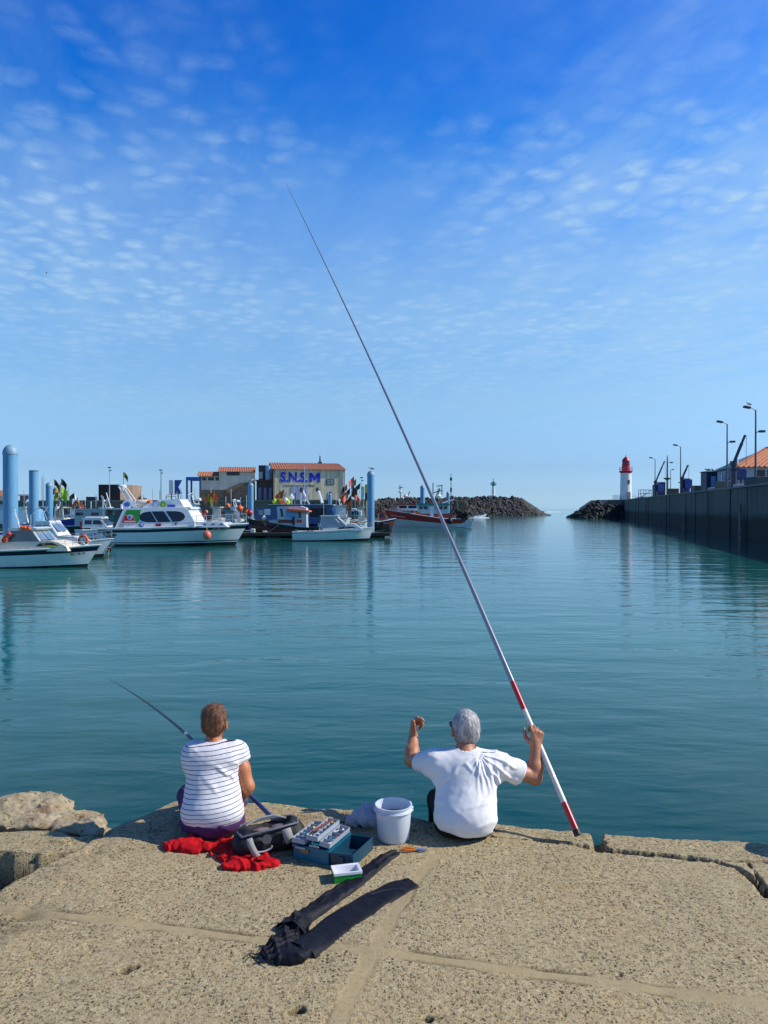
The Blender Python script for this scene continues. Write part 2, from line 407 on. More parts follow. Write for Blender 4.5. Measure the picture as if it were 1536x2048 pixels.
def concrete_mat():
    m = bpy.data.materials.new('quay_concrete'); m.use_nodes = True; t = m.node_tree; b = t.nodes['Principled BSDF']
    tc = nn(t, 'ShaderNodeTexCoord'); v = tc.outputs['Object']
    mo = nn(t, 'ShaderNodeAttribute', attribute_name='mortar').outputs['Fac']
    di = nn(t, 'ShaderNodeAttribute', attribute_name='dirt').outputs['Fac']
    wrp = vmth(t, 'ADD', v, vmth(t, 'SCALE', vmth(t, 'SUBTRACT', nn_noise_col(t, v, 40), (.5, .5, .5)), None, .012))
    base = mixc(t, noise(t, v, 1.3, 4, .6), (.36, .288, .190), (.46, .375, .262))
    warm = ramp(t, [(.45, 0), (.75, .55)], noise(t, mapping(t, v, (1, 1, 1), (4, 2, 0)), 1.1, 3, .5))
    base = mixc(t, warm, base, (.43, .30, .16))
    # aggregate: pebbles of many tints
    vc = voro(t, wrp, 62, 'F1', 'Color'); sepc = nn(t, 'ShaderNodeSeparateColor'); t.links.new(vc, sepc.inputs[0])
    peb = ramp(t, [(0, (.22, .17, .115)), (.16, (.39, .30, .20)), (.4, (.44, .36, .25)), (.6, (.52, .44, .33)), (.8, (.46, .33, .22)), (.9, (.33, .30, .26)), (1, (.64, .58, .47))], sepc.outputs[0])
    base2 = mixc(t, .50, base, peb)
    vc2 = voro(t, wrp, 42, 'F1', 'Color'); sp2 = nn(t, 'ShaderNodeSeparateColor'); t.links.new(vc2, sp2.inputs[0])
    bigp = ramp(t, [(.0, 1), (.05, 1), (.09, 0), (1, 0)], sp2.outputs[1])
    base2 = mixc(t, mth(t, 'MULTIPLY', bigp, .5), base2, ramp(t, [(0, (.24, .2, .16)), (.5, (.55, .47, .36)), (1, (.45, .28, .17))], sp2.outputs[2]))
    # dark pits between the pebbles
    pn = noise(t, mapping(t, wrp, (1, 1.15, 1)), 48, 5, .66, .5)
    pat = ramp(t, [(.3, .35), (.65, 1)], noise(t, v, 2.6, 4, .6))
    pit = mth(t, 'MULTIPLY', ramp(t, [(.375, 1), (.435, 0)], pn), pat)
    pn2 = noise(t, mapping(t, wrp, (.45, 1.3, 1), (0, 0, 0), (0, 0, R(12))), 42, 3, .6, .6)
    pit = mth(t, 'MULTIPLY', pit, .75); pit = mth(t, 'MAXIMUM', pit, mth(t, 'MULTIPLY', ramp(t, [(.30, .8), (.345, 0)], pn2), pat))
    for vs_, th_, pr_ in ((52, .42, .30), (95, .42, .25), (26, .24, .18)):
        vn = t.nodes.new('ShaderNodeTexVoronoi'); vn.inputs['Scale'].default_value = vs_; t.links.new(wrp, vn.inputs['Vector']); sq = nn(t, 'ShaderNodeSeparateColor'); t.links.new(vn.outputs['Color'], sq.inputs[0])
        dot = mth(t, 'MULTIPLY', ramp(t, [(th_ * .6, 1), (th_, 0)], vn.outputs['Distance']), mth(t, 'LESS_THAN', sq.outputs[0], pr_)); pit = mth(t, 'MAXIMUM', pit, mth(t, 'MULTIPLY', dot, pat))
    base2 = mixc(t, mth(t, 'MULTIPLY', pit, .96), base2, (.030, .023, .017))
    mortc = mixc(t, noise(t, v, 9, 5, .6), (.36, .28, .185), (.45, .36, .25))
    mortc = mixc(t, ramp(t, [(.36, .35), (.44, 0)], noise(t, v, 45, 3, .6)), mortc, (.17, .13, .09))
    c = mixc(t, mo, base2, mortc)
    # large stains
    st = ramp(t, [(.50, 0), (.72, .32)], noise(t, v, 1.9, 6, .65, .5))
    c = mixc(t, st, c, (.23, .19, .145))
    c = mixc(t, mth(t, 'MULTIPLY', di, .85), c, (.085, .062, .040))
    c = mixc(t, 1.0, c, (1.04, 1.03, .84), 'MULTIPLY')
    # weed and damp below the lip; also paints the shade on the ledge front
    sz = nn(t, 'ShaderNodeSeparateXYZ'); t.links.new(v, sz.inputs[0])
    c = mixc(t, ramp(t, [(0, 1), (.5, .8), (.9, 0)], mth(t, 'ADD', mth(t, 'MULTIPLY', sz.outputs[2], .8), .85)), c, (.03, .04, .022))
    t.links.new(c, b.inputs['Base Color']); b.inputs['Roughness'].default_value = .9; b.inputs['Specular IOR Level'].default_value = .25
    h = mth(t, 'SUBTRACT', mth(t, 'MULTIPLY', noise(t, v, 150, 4, .65), .35), mth(t, 'MULTIPLY', pit, .9))
    h = mth(t, 'ADD', h, mth(t, 'MULTIPLY', voro(t, wrp, 95), -.5))
    h = mth(t, 'MULTIPLY', h, mth(t, 'SUBTRACT', 1.0, mth(t, 'MULTIPLY', mo, .8)))
    bn = nn(t, 'ShaderNodeBump'); bn.inputs['Strength'].default_value = .9; bn.inputs['Distance'].default_value = .005
    t.links.new(h, bn.inputs['Height']); t.links.new(bn.outputs[0], b.inputs['Normal'])
    return m
def nn_noise_col(t, v, s):
    n = t.nodes.new('ShaderNodeTexNoise'); n.inputs['Scale'].default_value = s; n.inputs['Detail'].default_value = 2; t.links.new(v, n.inputs['Vector']); return n.outputs['Color']
CONC = concrete_mat()
quay = heightfield('quay', xs, ys, quay_z, CONC, keep=lambda X, Y: poly_sd(X, Y, outline) > -.16)
tag(quay, kind='structure')

# lower stone ledge left of the slab and the step down to it
def ledge_z(X, Y):
    P = np.stack([X, Y, np.zeros_like(X)], -1)
    edge = 4.98 + .12 * (-2.0 - X) * 0 + fbm(P * 2.0, 4, 5) * .05
    z = -.045 + fbm(P * 1.3, 4, 7) * .010 + fbm(P * 11, 4, 8) * .005
    g = 1 - sstep(.006, .018, np.abs(Y - (4.96 - .02 * (X + 2)) + fbm(P * 6, 3, 3) * .01)); z -= .012 * g
    # hollow in front (dark basin) 
    f = sstep(4.80, 4.77, Y + fbm(P * 4, 3, 12) * .04 + (X + 2) * .06); z = z - f * .75
    lump = sstep(4.60, 4.50, Y + (X + 2.4) * .25 + fbm(P * 5, 4, 13) * .07) * sstep(-2.20, -2.30, X + fbm(P * 6, 3, 19) * .05) ; z = z + lump * (.66 + fbm(P * 7, 4, 14) * .05)
    drop = sstep(5.10, 5.20, Y + fbm(P * 3, 3, 15) * .08); z = z - drop * 1.3
    return z, {}
def stone_mat(name, c1, c2, c3, bumps=.9, sc=1.0):
    m = bpy.data.materials.new(name); m.use_nodes = True; t = m.node_tree; b = t.nodes['Principled BSDF']
    tc = nn(t, 'ShaderNodeTexCoord'); v = tc.outputs['Object']
    c = mixc(t, ramp(t, [(.35, 0), (.65, 1)], noise(t, v, 4 * sc, 6, .65)), c1, c2)
    c = mixc(t, ramp(t, [(.5, 0), (.68, 1)], noise(t, mapping(t, v, (1, 1, 1), (5, 1, 2)), 6 * sc, 5, .7)), c, c3)
    pits = ramp(t, [(.30, 1), (.40, 0)], noise(t, v, 26 * sc, 5, .65, .3))
    c = mixc(t, mth(t, 'MULTIPLY', pits, .85), c, (.05, .04, .03))
    yl = ramp(t, [(.60, 0), (.70, .8)], noise(t, mapping(t, v, (1, 1, 1), (9, 3, 2)), 7 * sc, 4, .6)); c = mixc(t, yl, c, (.45, .33, .08))
    t.links.new(c, b.inputs['Base Color']); b.inputs['Roughness'].default_value = .92; b.inputs['Specular IOR Level'].default_value = .25
    bn = nn(t, 'ShaderNodeBump'); bn.inputs['Strength'].default_value = bumps; bn.inputs['Distance'].default_value = .02 / sc
    t.links.new(mth(t, 'SUBTRACT', noise(t, v, 22 * sc, 8, .7, .2), mth(t, 'MULTIPLY', pits, .6)), bn.inputs['Height']); t.links.new(bn.outputs[0], b.inputs['Normal'])
    return m
LEDGE = pm('ledge_concrete', (.34, .28, .18), .9, var=.35, scale=7, bump=1.0, bscale=45, dirt=.75, spec=.2, dirtcol=(.10, .08, .05))
ledge = heightfield('lower_ledge', axis_coords(-9, -3.1, -1.8, -1.75, .012, 1.3), axis_coords(-8, 3.9, 5.5, 5.9, .012, 1.3), ledge_z, CONC)  # low darkening of this concrete stands in for shade on the front face
tag(ledge, kind='structure')

# ------------------------------------------------------------------ water
def water_mat():
    m = bpy.data.materials.new('harbour_water'); m.use_nodes = True; t = m.node_tree; b = t.nodes['Principled BSDF']
    g = nn(t, 'ShaderNodeNewGeometry'); v = g.outputs['Position']
    sp = nn(t, 'ShaderNodeSeparateXYZ'); t.links.new(v, sp.inputs[0])
    c = mixc(t, noise(t, v, .12, 4, .6), (.90, .92, .94), (1.1, 1.08, 1.05))
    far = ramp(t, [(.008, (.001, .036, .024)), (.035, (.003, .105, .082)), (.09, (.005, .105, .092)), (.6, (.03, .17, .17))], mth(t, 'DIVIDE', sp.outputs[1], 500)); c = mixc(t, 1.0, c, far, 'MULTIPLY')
    t.links.new(c, b.inputs['Base Color']); b.inputs['Roughness'].default_value = .045; b.inputs['IOR'].default_value = 1.333
    b.inputs['Specular IOR Level'].default_value = .5
    cp_ = mapping(t, v, (.42, 1.0, 1), (0, 0, 0), (0, 0, R(6)))
    patches = ramp(t, [(.36, .30), (.60, 1)], noise(t, mapping(t, v, (.25, 1, 1)), .10, 4, .55))
    swell = noise(t, cp_, .85, 3, .5, .3)
    mid = noise(t, mapping(t, v, (.55, 1.25, 1), (3, 1, 0), (0, 0, R(-8))), 2.6, 4, .55, .3)
    fine = noise(t, mapping(t, v, (.7, 1.3, 1)), 11, 3, .55)
    h = mth(t, 'ADD', mth(t, 'MULTIPLY', swell, .050), mth(t, 'MULTIPLY', mth(t, 'MULTIPLY', mid, .013), patches))
    h = mth(t, 'ADD', h, mth(t, 'MULTIPLY', mth(t, 'MULTIPLY', fine, .0013), patches))
    bn = nn(t, 'ShaderNodeBump'); bn.inputs['Strength'].default_value = 1.0; bn.inputs['Distance'].default_value = 1.0
    t.links.new(h, bn.inputs['Height']); t.links.new(bn.outputs[0], b.inputs['Normal'])
    return m
wx = np.array([-30000, -3000, -400, -60, -10, 10, 60, 400, 3000, 30000.]); wy = np.array([-300, -20, 2, 20, 60, 150, 400, 1200, 5000, 40000.])
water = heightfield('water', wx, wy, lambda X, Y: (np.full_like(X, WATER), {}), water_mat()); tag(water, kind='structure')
seabed = MB().box(-400, 400, -40, 600, -6.2, -6.0).build('seabed', pm('seabed', (.1, .1, .07), .9)); tag(seabed, kind='structure')
# ================================================================== far shore, walls, buildings
WHITE = pm('white_paint', (.74, .75, .76), .35, var=.06, coat=.2, dirt=.4, dirtcol=(.42, .40, .35), streak=True)
WHITE2 = pm('white_gelcoat', (.80, .80, .79), .22, var=.06, coat=.4, dirt=.28, dirtcol=(.5, .48, .42), streak=True)
CREAM = pm('cream_gelcoat', (.72, .66, .52), .4, var=.08, dirt=.2, dirtcol=(.4, .34, .22))
NAVY = pm('navy_paint', (.006, .009, .030), .25, var=.2, coat=.4)
BLACK = pm('black_rubber', (.012, .012, .014), .55, var=.2)
GLASS = pm('tinted_glass', (.008, .014, .024), .06, var=.3, scale=1.5, spec=.5)
PGLASS = pm('pale_glass', (.16, .22, .27), .06, var=.3, scale=1.5, coat=1.0, spec=.9)
STEEL = pm('stainless_steel', (.62, .63, .65), .25, metal=.9)
ALU = pm('aluminium', (.55, .56, .58), .35, metal=.7)
ORANGE = pm('orange_plastic', (.85, .13, .015), .5, var=.1)
ORANGE2 = pm('orange_flag_cloth', (.80, .16, .03), .8, var=.15)
RED = pm('red_paint', (.42, .012, .018), .35, var=.15, coat=.2, dirt=.25)
MAROON = pm('maroon_paint', (.085, .014, .012), .5, var=.3, dirt=.4)
GREEN = pm('green_paint', (.03, .20, .16), .45, var=.2)
YELLOW = pm('yellow_plastic', (.70, .52, .03), .5, var=.1)
LIME = pm('lime_flag_cloth', (.42, .62, .05), .8, var=.1)
BLUE = pm('blue_paint', (.012, .05, .32), .35, var=.15, coat=.3, dirt=.15, dirtcol=(.2, .2, .25))
LBLUE = pm('light_blue_paint', (.16, .36, .60), .45, var=.15, dirt=.3, streak=True)
GREY = pm('grey_paint', (.25, .27, .28), .5, var=.2, dirt=.4)
DGREY = pm('dark_grey_paint', (.05, .055, .06), .5, var=.3)
BROWN = pm('brown_wood', (.14, .085, .045), .8, var=.3, scale=8, bump=.3)
DWOOD = pm('dark_wet_wood', (.035, .028, .020), .7, var=.4, scale=4, bump=.5, bscale=12)
ROPE = pm('rope', (.40, .34, .24), .9, var=.2)
TILE_C = ((.40, .13, .055), (.52, .20, .09), (.30, .10, .05))

def wall_conc(name, c1, c2, zalg, algcol=(.012, .018, .010), streak=.6, blend=.8):
    m = bpy.data.materials.new(name); m.use_nodes = True; t = m.node_tree; b = t.nodes['Principled BSDF']
    g = nn(t, 'ShaderNodeNewGeometry'); v = g.outputs['Position']
    c = mixc(t, ramp(t, [(.3, 0), (.7, 1)], noise(t, v, .35, 6, .6)), c1, c2)
    stv = mapping(t, v, (1.3, 1.3, .10)); s = ramp(t, [(.48, 0), (.70, streak)], noise(t, stv, .9, 5, .65))
    c = mixc(t, s, c, tuple(x * .35 for x in c1))
    sp = nn(t, 'ShaderNodeSeparateXYZ'); t.links.new(v, sp.inputs[0])
    zz = mth(t, 'ADD', sp.outputs[2], mth(t, 'MULTIPLY', noise(t, v, .5, 5, .6), 1.2))
    al = ramp(t, [(0, 1), (1, 0)], mth(t, 'DIVIDE', mth(t, 'SUBTRACT', zz, zalg - .1), blend, None, True))
    c = mixc(t, al, c, mixc(t, noise(t, v, 1.3, 4, .7), algcol, tuple(x * 2.2 for x in algcol)))
    t.links.new(c, b.inputs['Base Color']); b.inputs['Roughness'].default_value = .85
    bn = nn(t, 'ShaderNodeBump'); bn.inputs['Strength'].default_value = .6; bn.inputs['Distance'].default_value = .08
    t.links.new(noise(t, v, 2.5, 6, .7), bn.inputs['Height']); t.links.new(bn.outputs[0], b.inputs['Normal'])
    return m
WALLR = wall_conc('harbour_wall_concrete', (.075, .085, .072), (.12, .125, .11), 1.7, (.007, .011, .007))
WALLL = wall_conc('old_stone_wall', (.15, .12, .085), (.21, .17, .125), .8)
ROCK = pm('dark_rock', (.050, .047, .044), .9, var=.6, scale=.35, bump=.8, bscale=3, dirt=.5, dirtcol=(.14, .125, .105))
ROCKW = pm('wet_rock', (.016, .016, .014), .75, var=.5, scale=.5, bump=.8, bscale=3)

# ---- right-hand harbour wall: s runs along it, d inland
UX, UY = .2288, .9735; WX0 = 17.5
UANG = math.atan2(UY, UX)
def wl(s, d, z): return Vector((WX0 + UX * s + UY * d, UY * s - UX * d, z))
def ztop(s): return 4.0 + .0026 * s
root = thing('harbour_wall', 'tall dark weed-stained concrete harbour wall running along the right side of the water', 'wall', wl(60, 0, WATER))
O = root.location
mb = MB(O); s = 8.0; k = 0
while s < 240:
    L = 7.7 + .5 * math.sin(k * 2.1); off = .06 * math.sin(k * 1.7)
    e = min(s + L, 244)
    vs = [wl(s + .12, off, -3), wl(e - .12, off, -3), wl(e - .12, 3.5, -3), wl(s + .12, 3.5, -3), wl(s + .12, off + .05, ztop(s)), wl(e - .12, off + .05, ztop(e)), wl(e - .12, 3.5, ztop(e)), wl(s + .12, 3.5, ztop(s))]
    mb.add(vs, [(0, 3, 2, 1), (4, 5, 6, 7), (0, 1, 5, 4), (1, 2, 6, 5), (2, 3, 7, 6), (3, 0, 4, 7)])
    s += L; k += 1
mb.add([wl(8, .5, -3), wl(243, .5, -3), wl(243, 3.3, -3), wl(8, 3.3, -3), wl(8, .5, ztop(8) - .05), wl(243, .5, ztop(243) - .05), wl(243, 3.3, ztop(243) - .05), wl(8, 3.3, ztop(8) - .05)], [(0, 3, 2, 1), (4, 5, 6, 7), (0, 1, 5, 4), (1, 2, 6, 5), (2, 3, 7, 6), (3, 0, 4, 7)])
mb.build('wall_panel_row', WALLR, root)
mb = MB(O)
mb.add([wl(8, -.10, ztop(8) - .02), wl(243, -.10, ztop(243) - .02), wl(243, .9, ztop(243) - .02), wl(8, .9, ztop(8) - .02), wl(8, -.10, ztop(8) + .16), wl(243, -.10, ztop(243) + .16), wl(243, .9, ztop(243) + .16), wl(8, .9, ztop(8) + .16)], [(0, 3, 2, 1), (4, 5, 6, 7), (0, 1, 5, 4), (1, 2, 6, 5), (2, 3, 7, 6), (3, 0, 4, 7)])
mb.build('coping', wall_conc('coping_concrete', (.20, .19, .165), (.26, .25, .22), -5), root)
for px, z0, z1, r in ((1372, WATER, 2.3, .16), (1487, WATER, 2.6, .22)):
    s_ = 27125 / (px - 1132) / UY
    MB(O).tube([wl(s_ - .25, -.35, z0 - 1), wl(s_, -.3, .6), wl(s_ + .35, -.22, z1)], [r, r * .9, r * .3], 8).build('fender_post', pm('bleached_timber', (.16, .145, .12), .85, var=.4, scale=2, dirt=.5), root)
for s_ in (97, 133, 172):
    mb = MB(O)
    for o_ in (0, .45): mb.tube([wl(s_ + o_, -.18, -1), wl(s_ + o_, -.18, ztop(s_))], .035, 5)
    for k in range(17): mb.tube([wl(s_, -.18, -.9 + k * .3), wl(s_ + .45, -.18, -.9 + k * .3)], .02, 4)
    mb.build('ladder', pm('rusty_iron', (.10, .05, .03), .8, var=.4), root)
qt = MB().add([wl(6, .95, ztop(6) - .03), wl(246, .95, ztop(246) - .03), wl(246, 60, ztop(246) - .03), wl(6, 60, ztop(6) - .03)], [(0, 1, 2, 3)]).build('harbour_quay', pm('quay_asphalt', (.16, .16, .15), .9, var=.2)); tag(qt, kind='structure')

# ---- pier head with lighthouse
def boulder(mb, c, r, rnd, sq=.75):
    n = 0; bm = bmesh.new(); bmesh.ops.create_icosphere(bm, subdivisions=1, radius=1)
    ax = Matrix.Rotation(rnd.uniform(0, 6), 3, Vector((rnd.uniform(-1, 1), rnd.uniform(-1, 1), rnd.uniform(-1, 1))).normalized())
    sc = Vector((rnd.uniform(.7, 1.3), rnd.uniform(.7, 1.2), rnd.uniform(.6, 1.0)))
    vs = []
    for v in bm.verts:
        p = v.co.copy(); m_ = max(abs(p.x), abs(p.y), abs(p.z)); p = p * (1 - sq * .55) + p / m_ * sq * .55
        p *= 1 + rnd.uniform(-.16, .12); p = Vector((p.x * sc.x, p.y * sc.y, p.z * sc.z)) * r; vs.append(Vector(c) + ax @ p)
    bm.verts.index_update(); fs = [tuple(v.index for v in f.verts) for f in bm.faces]; bm.free(); mb.add(vs, fs)
rnd = random.Random(3)
# left breakwater
A = Vector((70.5, 333, WATER)); 
BWP = [(-70, 300), (-5, 305), (30, 322), (59, 332)]
def bw_core(mb):
    sec = []
    pts = BWP + [(70.5, 334)]
    for i, (x, y) in enumerate(pts):
        h = (4.9, 5.2, 6.3, 6.3, -.7)[i]; w = (9, 9, 11, 10, .6)[i]
        sec.append([Vector((x, y - w, -3 if i < 4 else -1.6)), Vector((x, y - 2.5 if i < 4 else y - .3, h)), Vector((x, y + 2.5 if i < 4 else y + .3, h)), Vector((x, y + w, -3 if i < 4 else -1.6))])
    vs = [p for q in sec for p in q]
    mb.add(vs, [(i * 4 + k, i * 4 + k + 1, i * 4 + 5 + k, i * 4 + 4 + k) for i in range(4) for k in range(3)])
mb = MB(); bw_core(mb)
for k in range(3600):
    t = rnd.random() ** .85; x = -30 + (101.5) * t
    # crest height profile along x
    top = 5.2 + 1.1 * min(1, max(0, (x + 5) / 35)) if x < 58 else 6.3 - (x - 58) / 12.5 * 7.4
    yc = 305 + (x + 5) * .42 if x > -5 else 305 + (x + 5) * .07
    u = rnd.random(); z = -1.4 + (top + 1.4) * u; run = (9.5 if x < 58 else 9.5 * max(.12, (70.7 - x) / 12.7)) * (1 - u) + 1.6 * rnd.random()
    boulder(mb, (x, yc - run, z), rnd.uniform(.45, .95), rnd)
for k in range(70):
    x = rnd.uniform(-5, 58); yc = 305 + (x + 5) * .42; boulder(mb, (x, yc - rnd.uniform(0, 2), 5.3 + min(1, max(0, (x + 5) / 35)) * 1.0 + rnd.uniform(.0, .5)), rnd.uniform(.5, .9), rnd)
bw = mb.build('breakwater_rocks', ROCK); tag(bw, 'long heap of dark boulders forming the breakwater behind the red fishing boat', 'rocks', kind='stuff')
# right rock apron in front of the pier head
mb = MB()
for k in range(700):
    t = rnd.random(); x = 57.6 + 16 * t; h = min(4.6, .2 + (x - 57.6) * .52) if x < 66 else 3.7 + rnd.uniform(-.3, .3)
    u = rnd.random(); z = -1.5 + (h + 1.3) * u; y = 236 - (5.5 * (1 - u) * min(1, (x - 57) / 5)) + rnd.uniform(0, 2)
    boulder(mb, (x, y - .0, z), rnd.uniform(.45, 1.0), rnd)
mb.prism([(57.5, -3), (59.5, -.3), (66, 2.6), (75, 2.8), (75, -3)], 234.5, 252)
ap = mb.build('pier_rocks', ROCKW); tag(ap, 'black wet boulders heaped at the foot of the pier end below the lighthouse', 'rocks', kind='stuff')
zl = 4.78
ph = MB().prism([(64.5, 2.2), (68.3, zl), (86, zl), (86, -3), (66, -3)], 235.2, 256).build('pier', wall_conc('pier_head_concrete', (.12, .12, .11), (.17, .17, .15), 2.6)); tag(ph, 'sloping dark concrete pier end that carries the lighthouse', 'pier')
lx, ly = 75.2, 241.0
lh = thing('lighthouse', 'white cylindrical lighthouse with red gallery and lantern on the pier end', 'lighthouse', (lx, ly, zl))
TW = pm('lighthouse_white', (.78, .76, .72), .5, var=.05, scale=.7, dirt=.35, dirtcol=(.55, .40, .34), streak=True); TR = pm('lighthouse_red', (.58, .015, .04), .4, var=.1, scale=.7)
MB().lathe([(1.95, 0), (1.85, .9), (1.75, 1.2), (1.62, 8.55), (1.62, 8.6)], n=32).build('tower', TW, lh, True)
MB().lathe([(1.62, 8.3), (1.95, 8.62), (2.05, 8.85), (2.05, 8.98), (1.3, 8.99)], n=32).build('gallery_floor', TR, lh, True)
MB().lathe([(1.28, 8.95), (1.22, 10.8), (1.30, 10.85), (1.30, 10.95)], n=24).build('drum', TR, lh, True)
MB().lathe([(1.05, 10.9), (1.05, 12.2)], n=16).build('lantern_glass', pm('lantern_red_glass', (.10, .01, .03), .1, var=.2), lh)
mb = MB()
for k in range(12): t = k * PI / 6; mb.tube([(1.1 * math.cos(t), 1.1 * math.sin(t), 10.9), (1.1 * math.cos(t), 1.1 * math.sin(t), 12.2)], .04, 4)
mb.build('lantern_frame', TR, lh)
d_ = MB().lathe([(1.25, 12.15), (1.2, 12.3), (.75, 12.95), (.3, 13.35), (.12, 13.5), (.12, 13.8), (.02, 14.1)], n=20).build('dome', TR, lh, True)
def ring_rail(mb, r, z0, h, n=14, rr=.035):
    for k in range(n):
        t = 2 * PI * k / n; mb.tube([(r * math.cos(t), r * math.sin(t), z0), (r * math.cos(t), r * math.sin(t), z0 + h)], rr, 4)
    for q in (.5, 1.0): mb.tube([(r * math.cos(2 * PI * k / 24), r * math.sin(2 * PI * k / 24), z0 + h * q) for k in range(25)], rr, 4, False)
mb = MB(); ring_rail(mb, 2.0, 8.98, 1.05); mb.build('gallery_railing', pm('pale_red_metal', (.45, .12, .14), .5), lh)
w_ = MB().box(-.32, .32, -1.80, -1.55, 4.9, 6.1).build('window', GLASS, lh); w_.rotation_euler = (0, 0, R(12))
w_ = MB().box(-.55, .55, -1.95, -1.6, .1, 2.4).build('door', pm('grey_door', (.22, .24, .3), .5), lh); w_.rotation_euler = (0, 0, R(10))
fc = thing('pier_fence', 'thin metal fence around the foot of the lighthouse', 'fence', (lx, ly, zl)); mb = MB()
fp = [(-3.2, -4.5), (-3.2, 2), None, (-3.2, -4.5), (3.4, -4.5), (5.2, -4.2)]
seq = [(-3.2, 3), (-3.2, -4.5), (5.2, -4.5)]
for (a, b), (c, d) in zip(seq[:-1], seq[1:]):
    n = int(math.hypot(c - a, d - b) / .9)
    for k in range(n + 1): x = a + (c - a) * k / n; y = b + (d - b) * k / n; mb.tube([(x, y, 0), (x, y, 1.5)], .045, 4)
    for q in (.5, 1.0, 1.5): mb.tube([(a, b, q), (c, d, q)], .03, 4)
mb.build('rail_bars', pm('galvanised', (.35, .35, .38), .5, metal=.5), fc)
# green harbour light on the left breakwater
gx, gy = 46.3, 331.0
gl = thing('beacon', 'small white and green beacon tower standing on the rocky breakwater', 'beacon', (gx, gy - 3, 6.2))
MB().box(-2.4, .9, -1.2, 1.6, -1.0, 1.4).build('base_block', WHITE, gl)
MB().lathe([(.75, 1.4), (.55, 5.6)], n=16).build('tower', WHITE, gl, True)
MB().lathe([(.6, 5.6), (1.25, 5.9), (1.25, 6.1), (.5, 6.1), (.42, 7.2), (.15, 7.5), (.1, 8.6)], n=16).build('lamp_head', GREEN, gl, True)
mb = MB(); ring_rail(mb, 1.2, 6.1, .8, 10, .05); mb.build('railing', GREEN, gl)
# surf breaking beyond the entrance
mb = MB(); rs = random.Random(11)
for k in range(60):
    x = rs.uniform(30, 150); y = 700 + rs.uniform(-60, 260); L = rs.uniform(4, 16); w = rs.uniform(.5, 1.6); h = rs.uniform(.25, .7)
    n = 8; top = []; bot = []
    for i in range(n + 1):
        u = i / n; q = math.sin(PI * u) ** .6; top.append(Vector((x + L * u, y + w, WATER + h * q * rs.uniform(.6, 1)))); bot.append(Vector((x + L * u, y - w * q, WATER + .01)))
    mb.quadstrip(bot, top)
sf = mb.build('surf', pm('sea_foam', (.75, .8, .82), .8)); tag(sf, 'white surf breaking on the open sea between the two pier ends', 'surf', kind='stuff')

# ---- lamps, cranes and gear on the right-hand quay
POLE = pm('dark_galvanised_pole', (.10, .12, .14), .5, metal=.4, var=.2)
def quay_lamp(px, d, h, low, label, flip=False):
    Y = F * (WX0 + d) / (px - 1132.0); x = (px - CX) / F * Y; sC = Y / UY
    t = thing('quay_lamp', label, 'lamp', (x, Y, ztop(sC) - .03), 0, 'lamps along the right-hand quay')
    MB().tube([(0, 0, 0), (0, 0, h * .5), (0, 0, h)], [.13, .10, .075], 8).build('pole', POLE, t, True)
    sg = 1 if flip else -1
    MB().tube([(0, 0, h - .08), (sg * .25, 0, h + .12), (sg * .5, -.05, h + .18)], .05, 6).build('arm', POLE, t, True)
    MB().rbox(-.55, .15, -.25, .25, -.1, .12, .06, Matrix.Translation((sg * .75, -.1, h + .22)) @ Matrix.Rotation(R(12) * -sg, 4, 'Y')).build('lamp_head', DGREY, t)
    if low:
        a = MB().tube([(0, 0, h * low), (.25, 0, h * low + .2), (.5, 0, h * low + .25)], .04, 6).build('lower_arm', POLE, t)
        MB().rbox(.35, .95, -.22, .22, h * low + .1, h * low + .34, .06).build('lower_lamp_head', DGREY, t)
    return t, x, Y
l1, l1x, l1y = quay_lamp(1511, 2, 8.05, .70, 'tallest quay lamp, with a second head halfway up, before the orange roof')
quay_lamp(1454, 2, 8.1, .71, 'quay lamp with a small lower arm just left of the big crane')
quay_lamp(1361, 2, 8.3, 0, 'single-headed quay lamp rising behind the short middle crane')
quay_lamp(1310, 2, 8.5, 0, 'farthest single-headed quay lamp beside the blue containers and lighthouse')
quay_lamp(1341, 11, 8.0, 0, 'thin quay lamp turned to the right beside the dark mast', True)
def crane(px, d, tip, col_h, w, label, cab=True):
    Y = F * (WX0 + d) / (px - 1132.0); x = (px - CX) / F * Y; z0 = ztop(Y / UY) - .03
    t = thing('quay_crane', label, 'crane', (x, Y, z0), 0, 'blue cranes on the quay')
    CR_ = pm('crane_blue', (.006, .016, .055), .4, var=.3, coat=.2)
    T = at(tip[0], tip[1], Y - .5) - t.location
    MB().lathe([(w * 1.6, 0), (w * 1.6, .3), (w * 1.1, .5), (w, col_h), (w * 1.2, col_h + .05), (w * 1.2, col_h + .5)], n=14).build('column', CR_, t, True)
    b0 = Vector((0, 0, col_h + .25)); dr = (T - b0).normalized(); L = (T - b0).length
    q = dr.to_track_quat('Z', 'Y').to_matrix().to_4x4(); M = Matrix.Translation(b0) @ q
    bo = MB().rbox(-w * .45, w * .45, -w * .5, w * .5, -.2, L * .72, .05, M).rbox(-w * .35, w * .35, -w * .38, w * .38, L * .70, L, .04, M).build('boom', CR_, t)
    MB().rbox(-w * .9, w * .1, -w * .4, w * .4, L * .78, L * .98, .05, M).build('jib_head', CR_, t)
    MB().tube([M @ Vector((w * .8, 0, L * .05)), M @ Vector((w * .5, 0, L * .45))], w * .22, 8).build('hydraulic_ram', STEEL, t)
    MB().tube([T + Vector((.08, -.1, 0)), Vector((T.x + .08, T.y - .1, max(.8, T.z * .45)))], .025, 4).build('hoist_cable', BLACK, t)
    MB().rbox(-w * 1.5, w * 1.5, -w * 2, w * 2, col_h - .5, col_h - .35, .03).build('platform', CR_, t)
    if cab: MB().rbox(.3, 1.5, -.6, .6, col_h * .45, col_h * .45 + 1.5, .05).build('control_cabinet', BLUE, t)
    return t
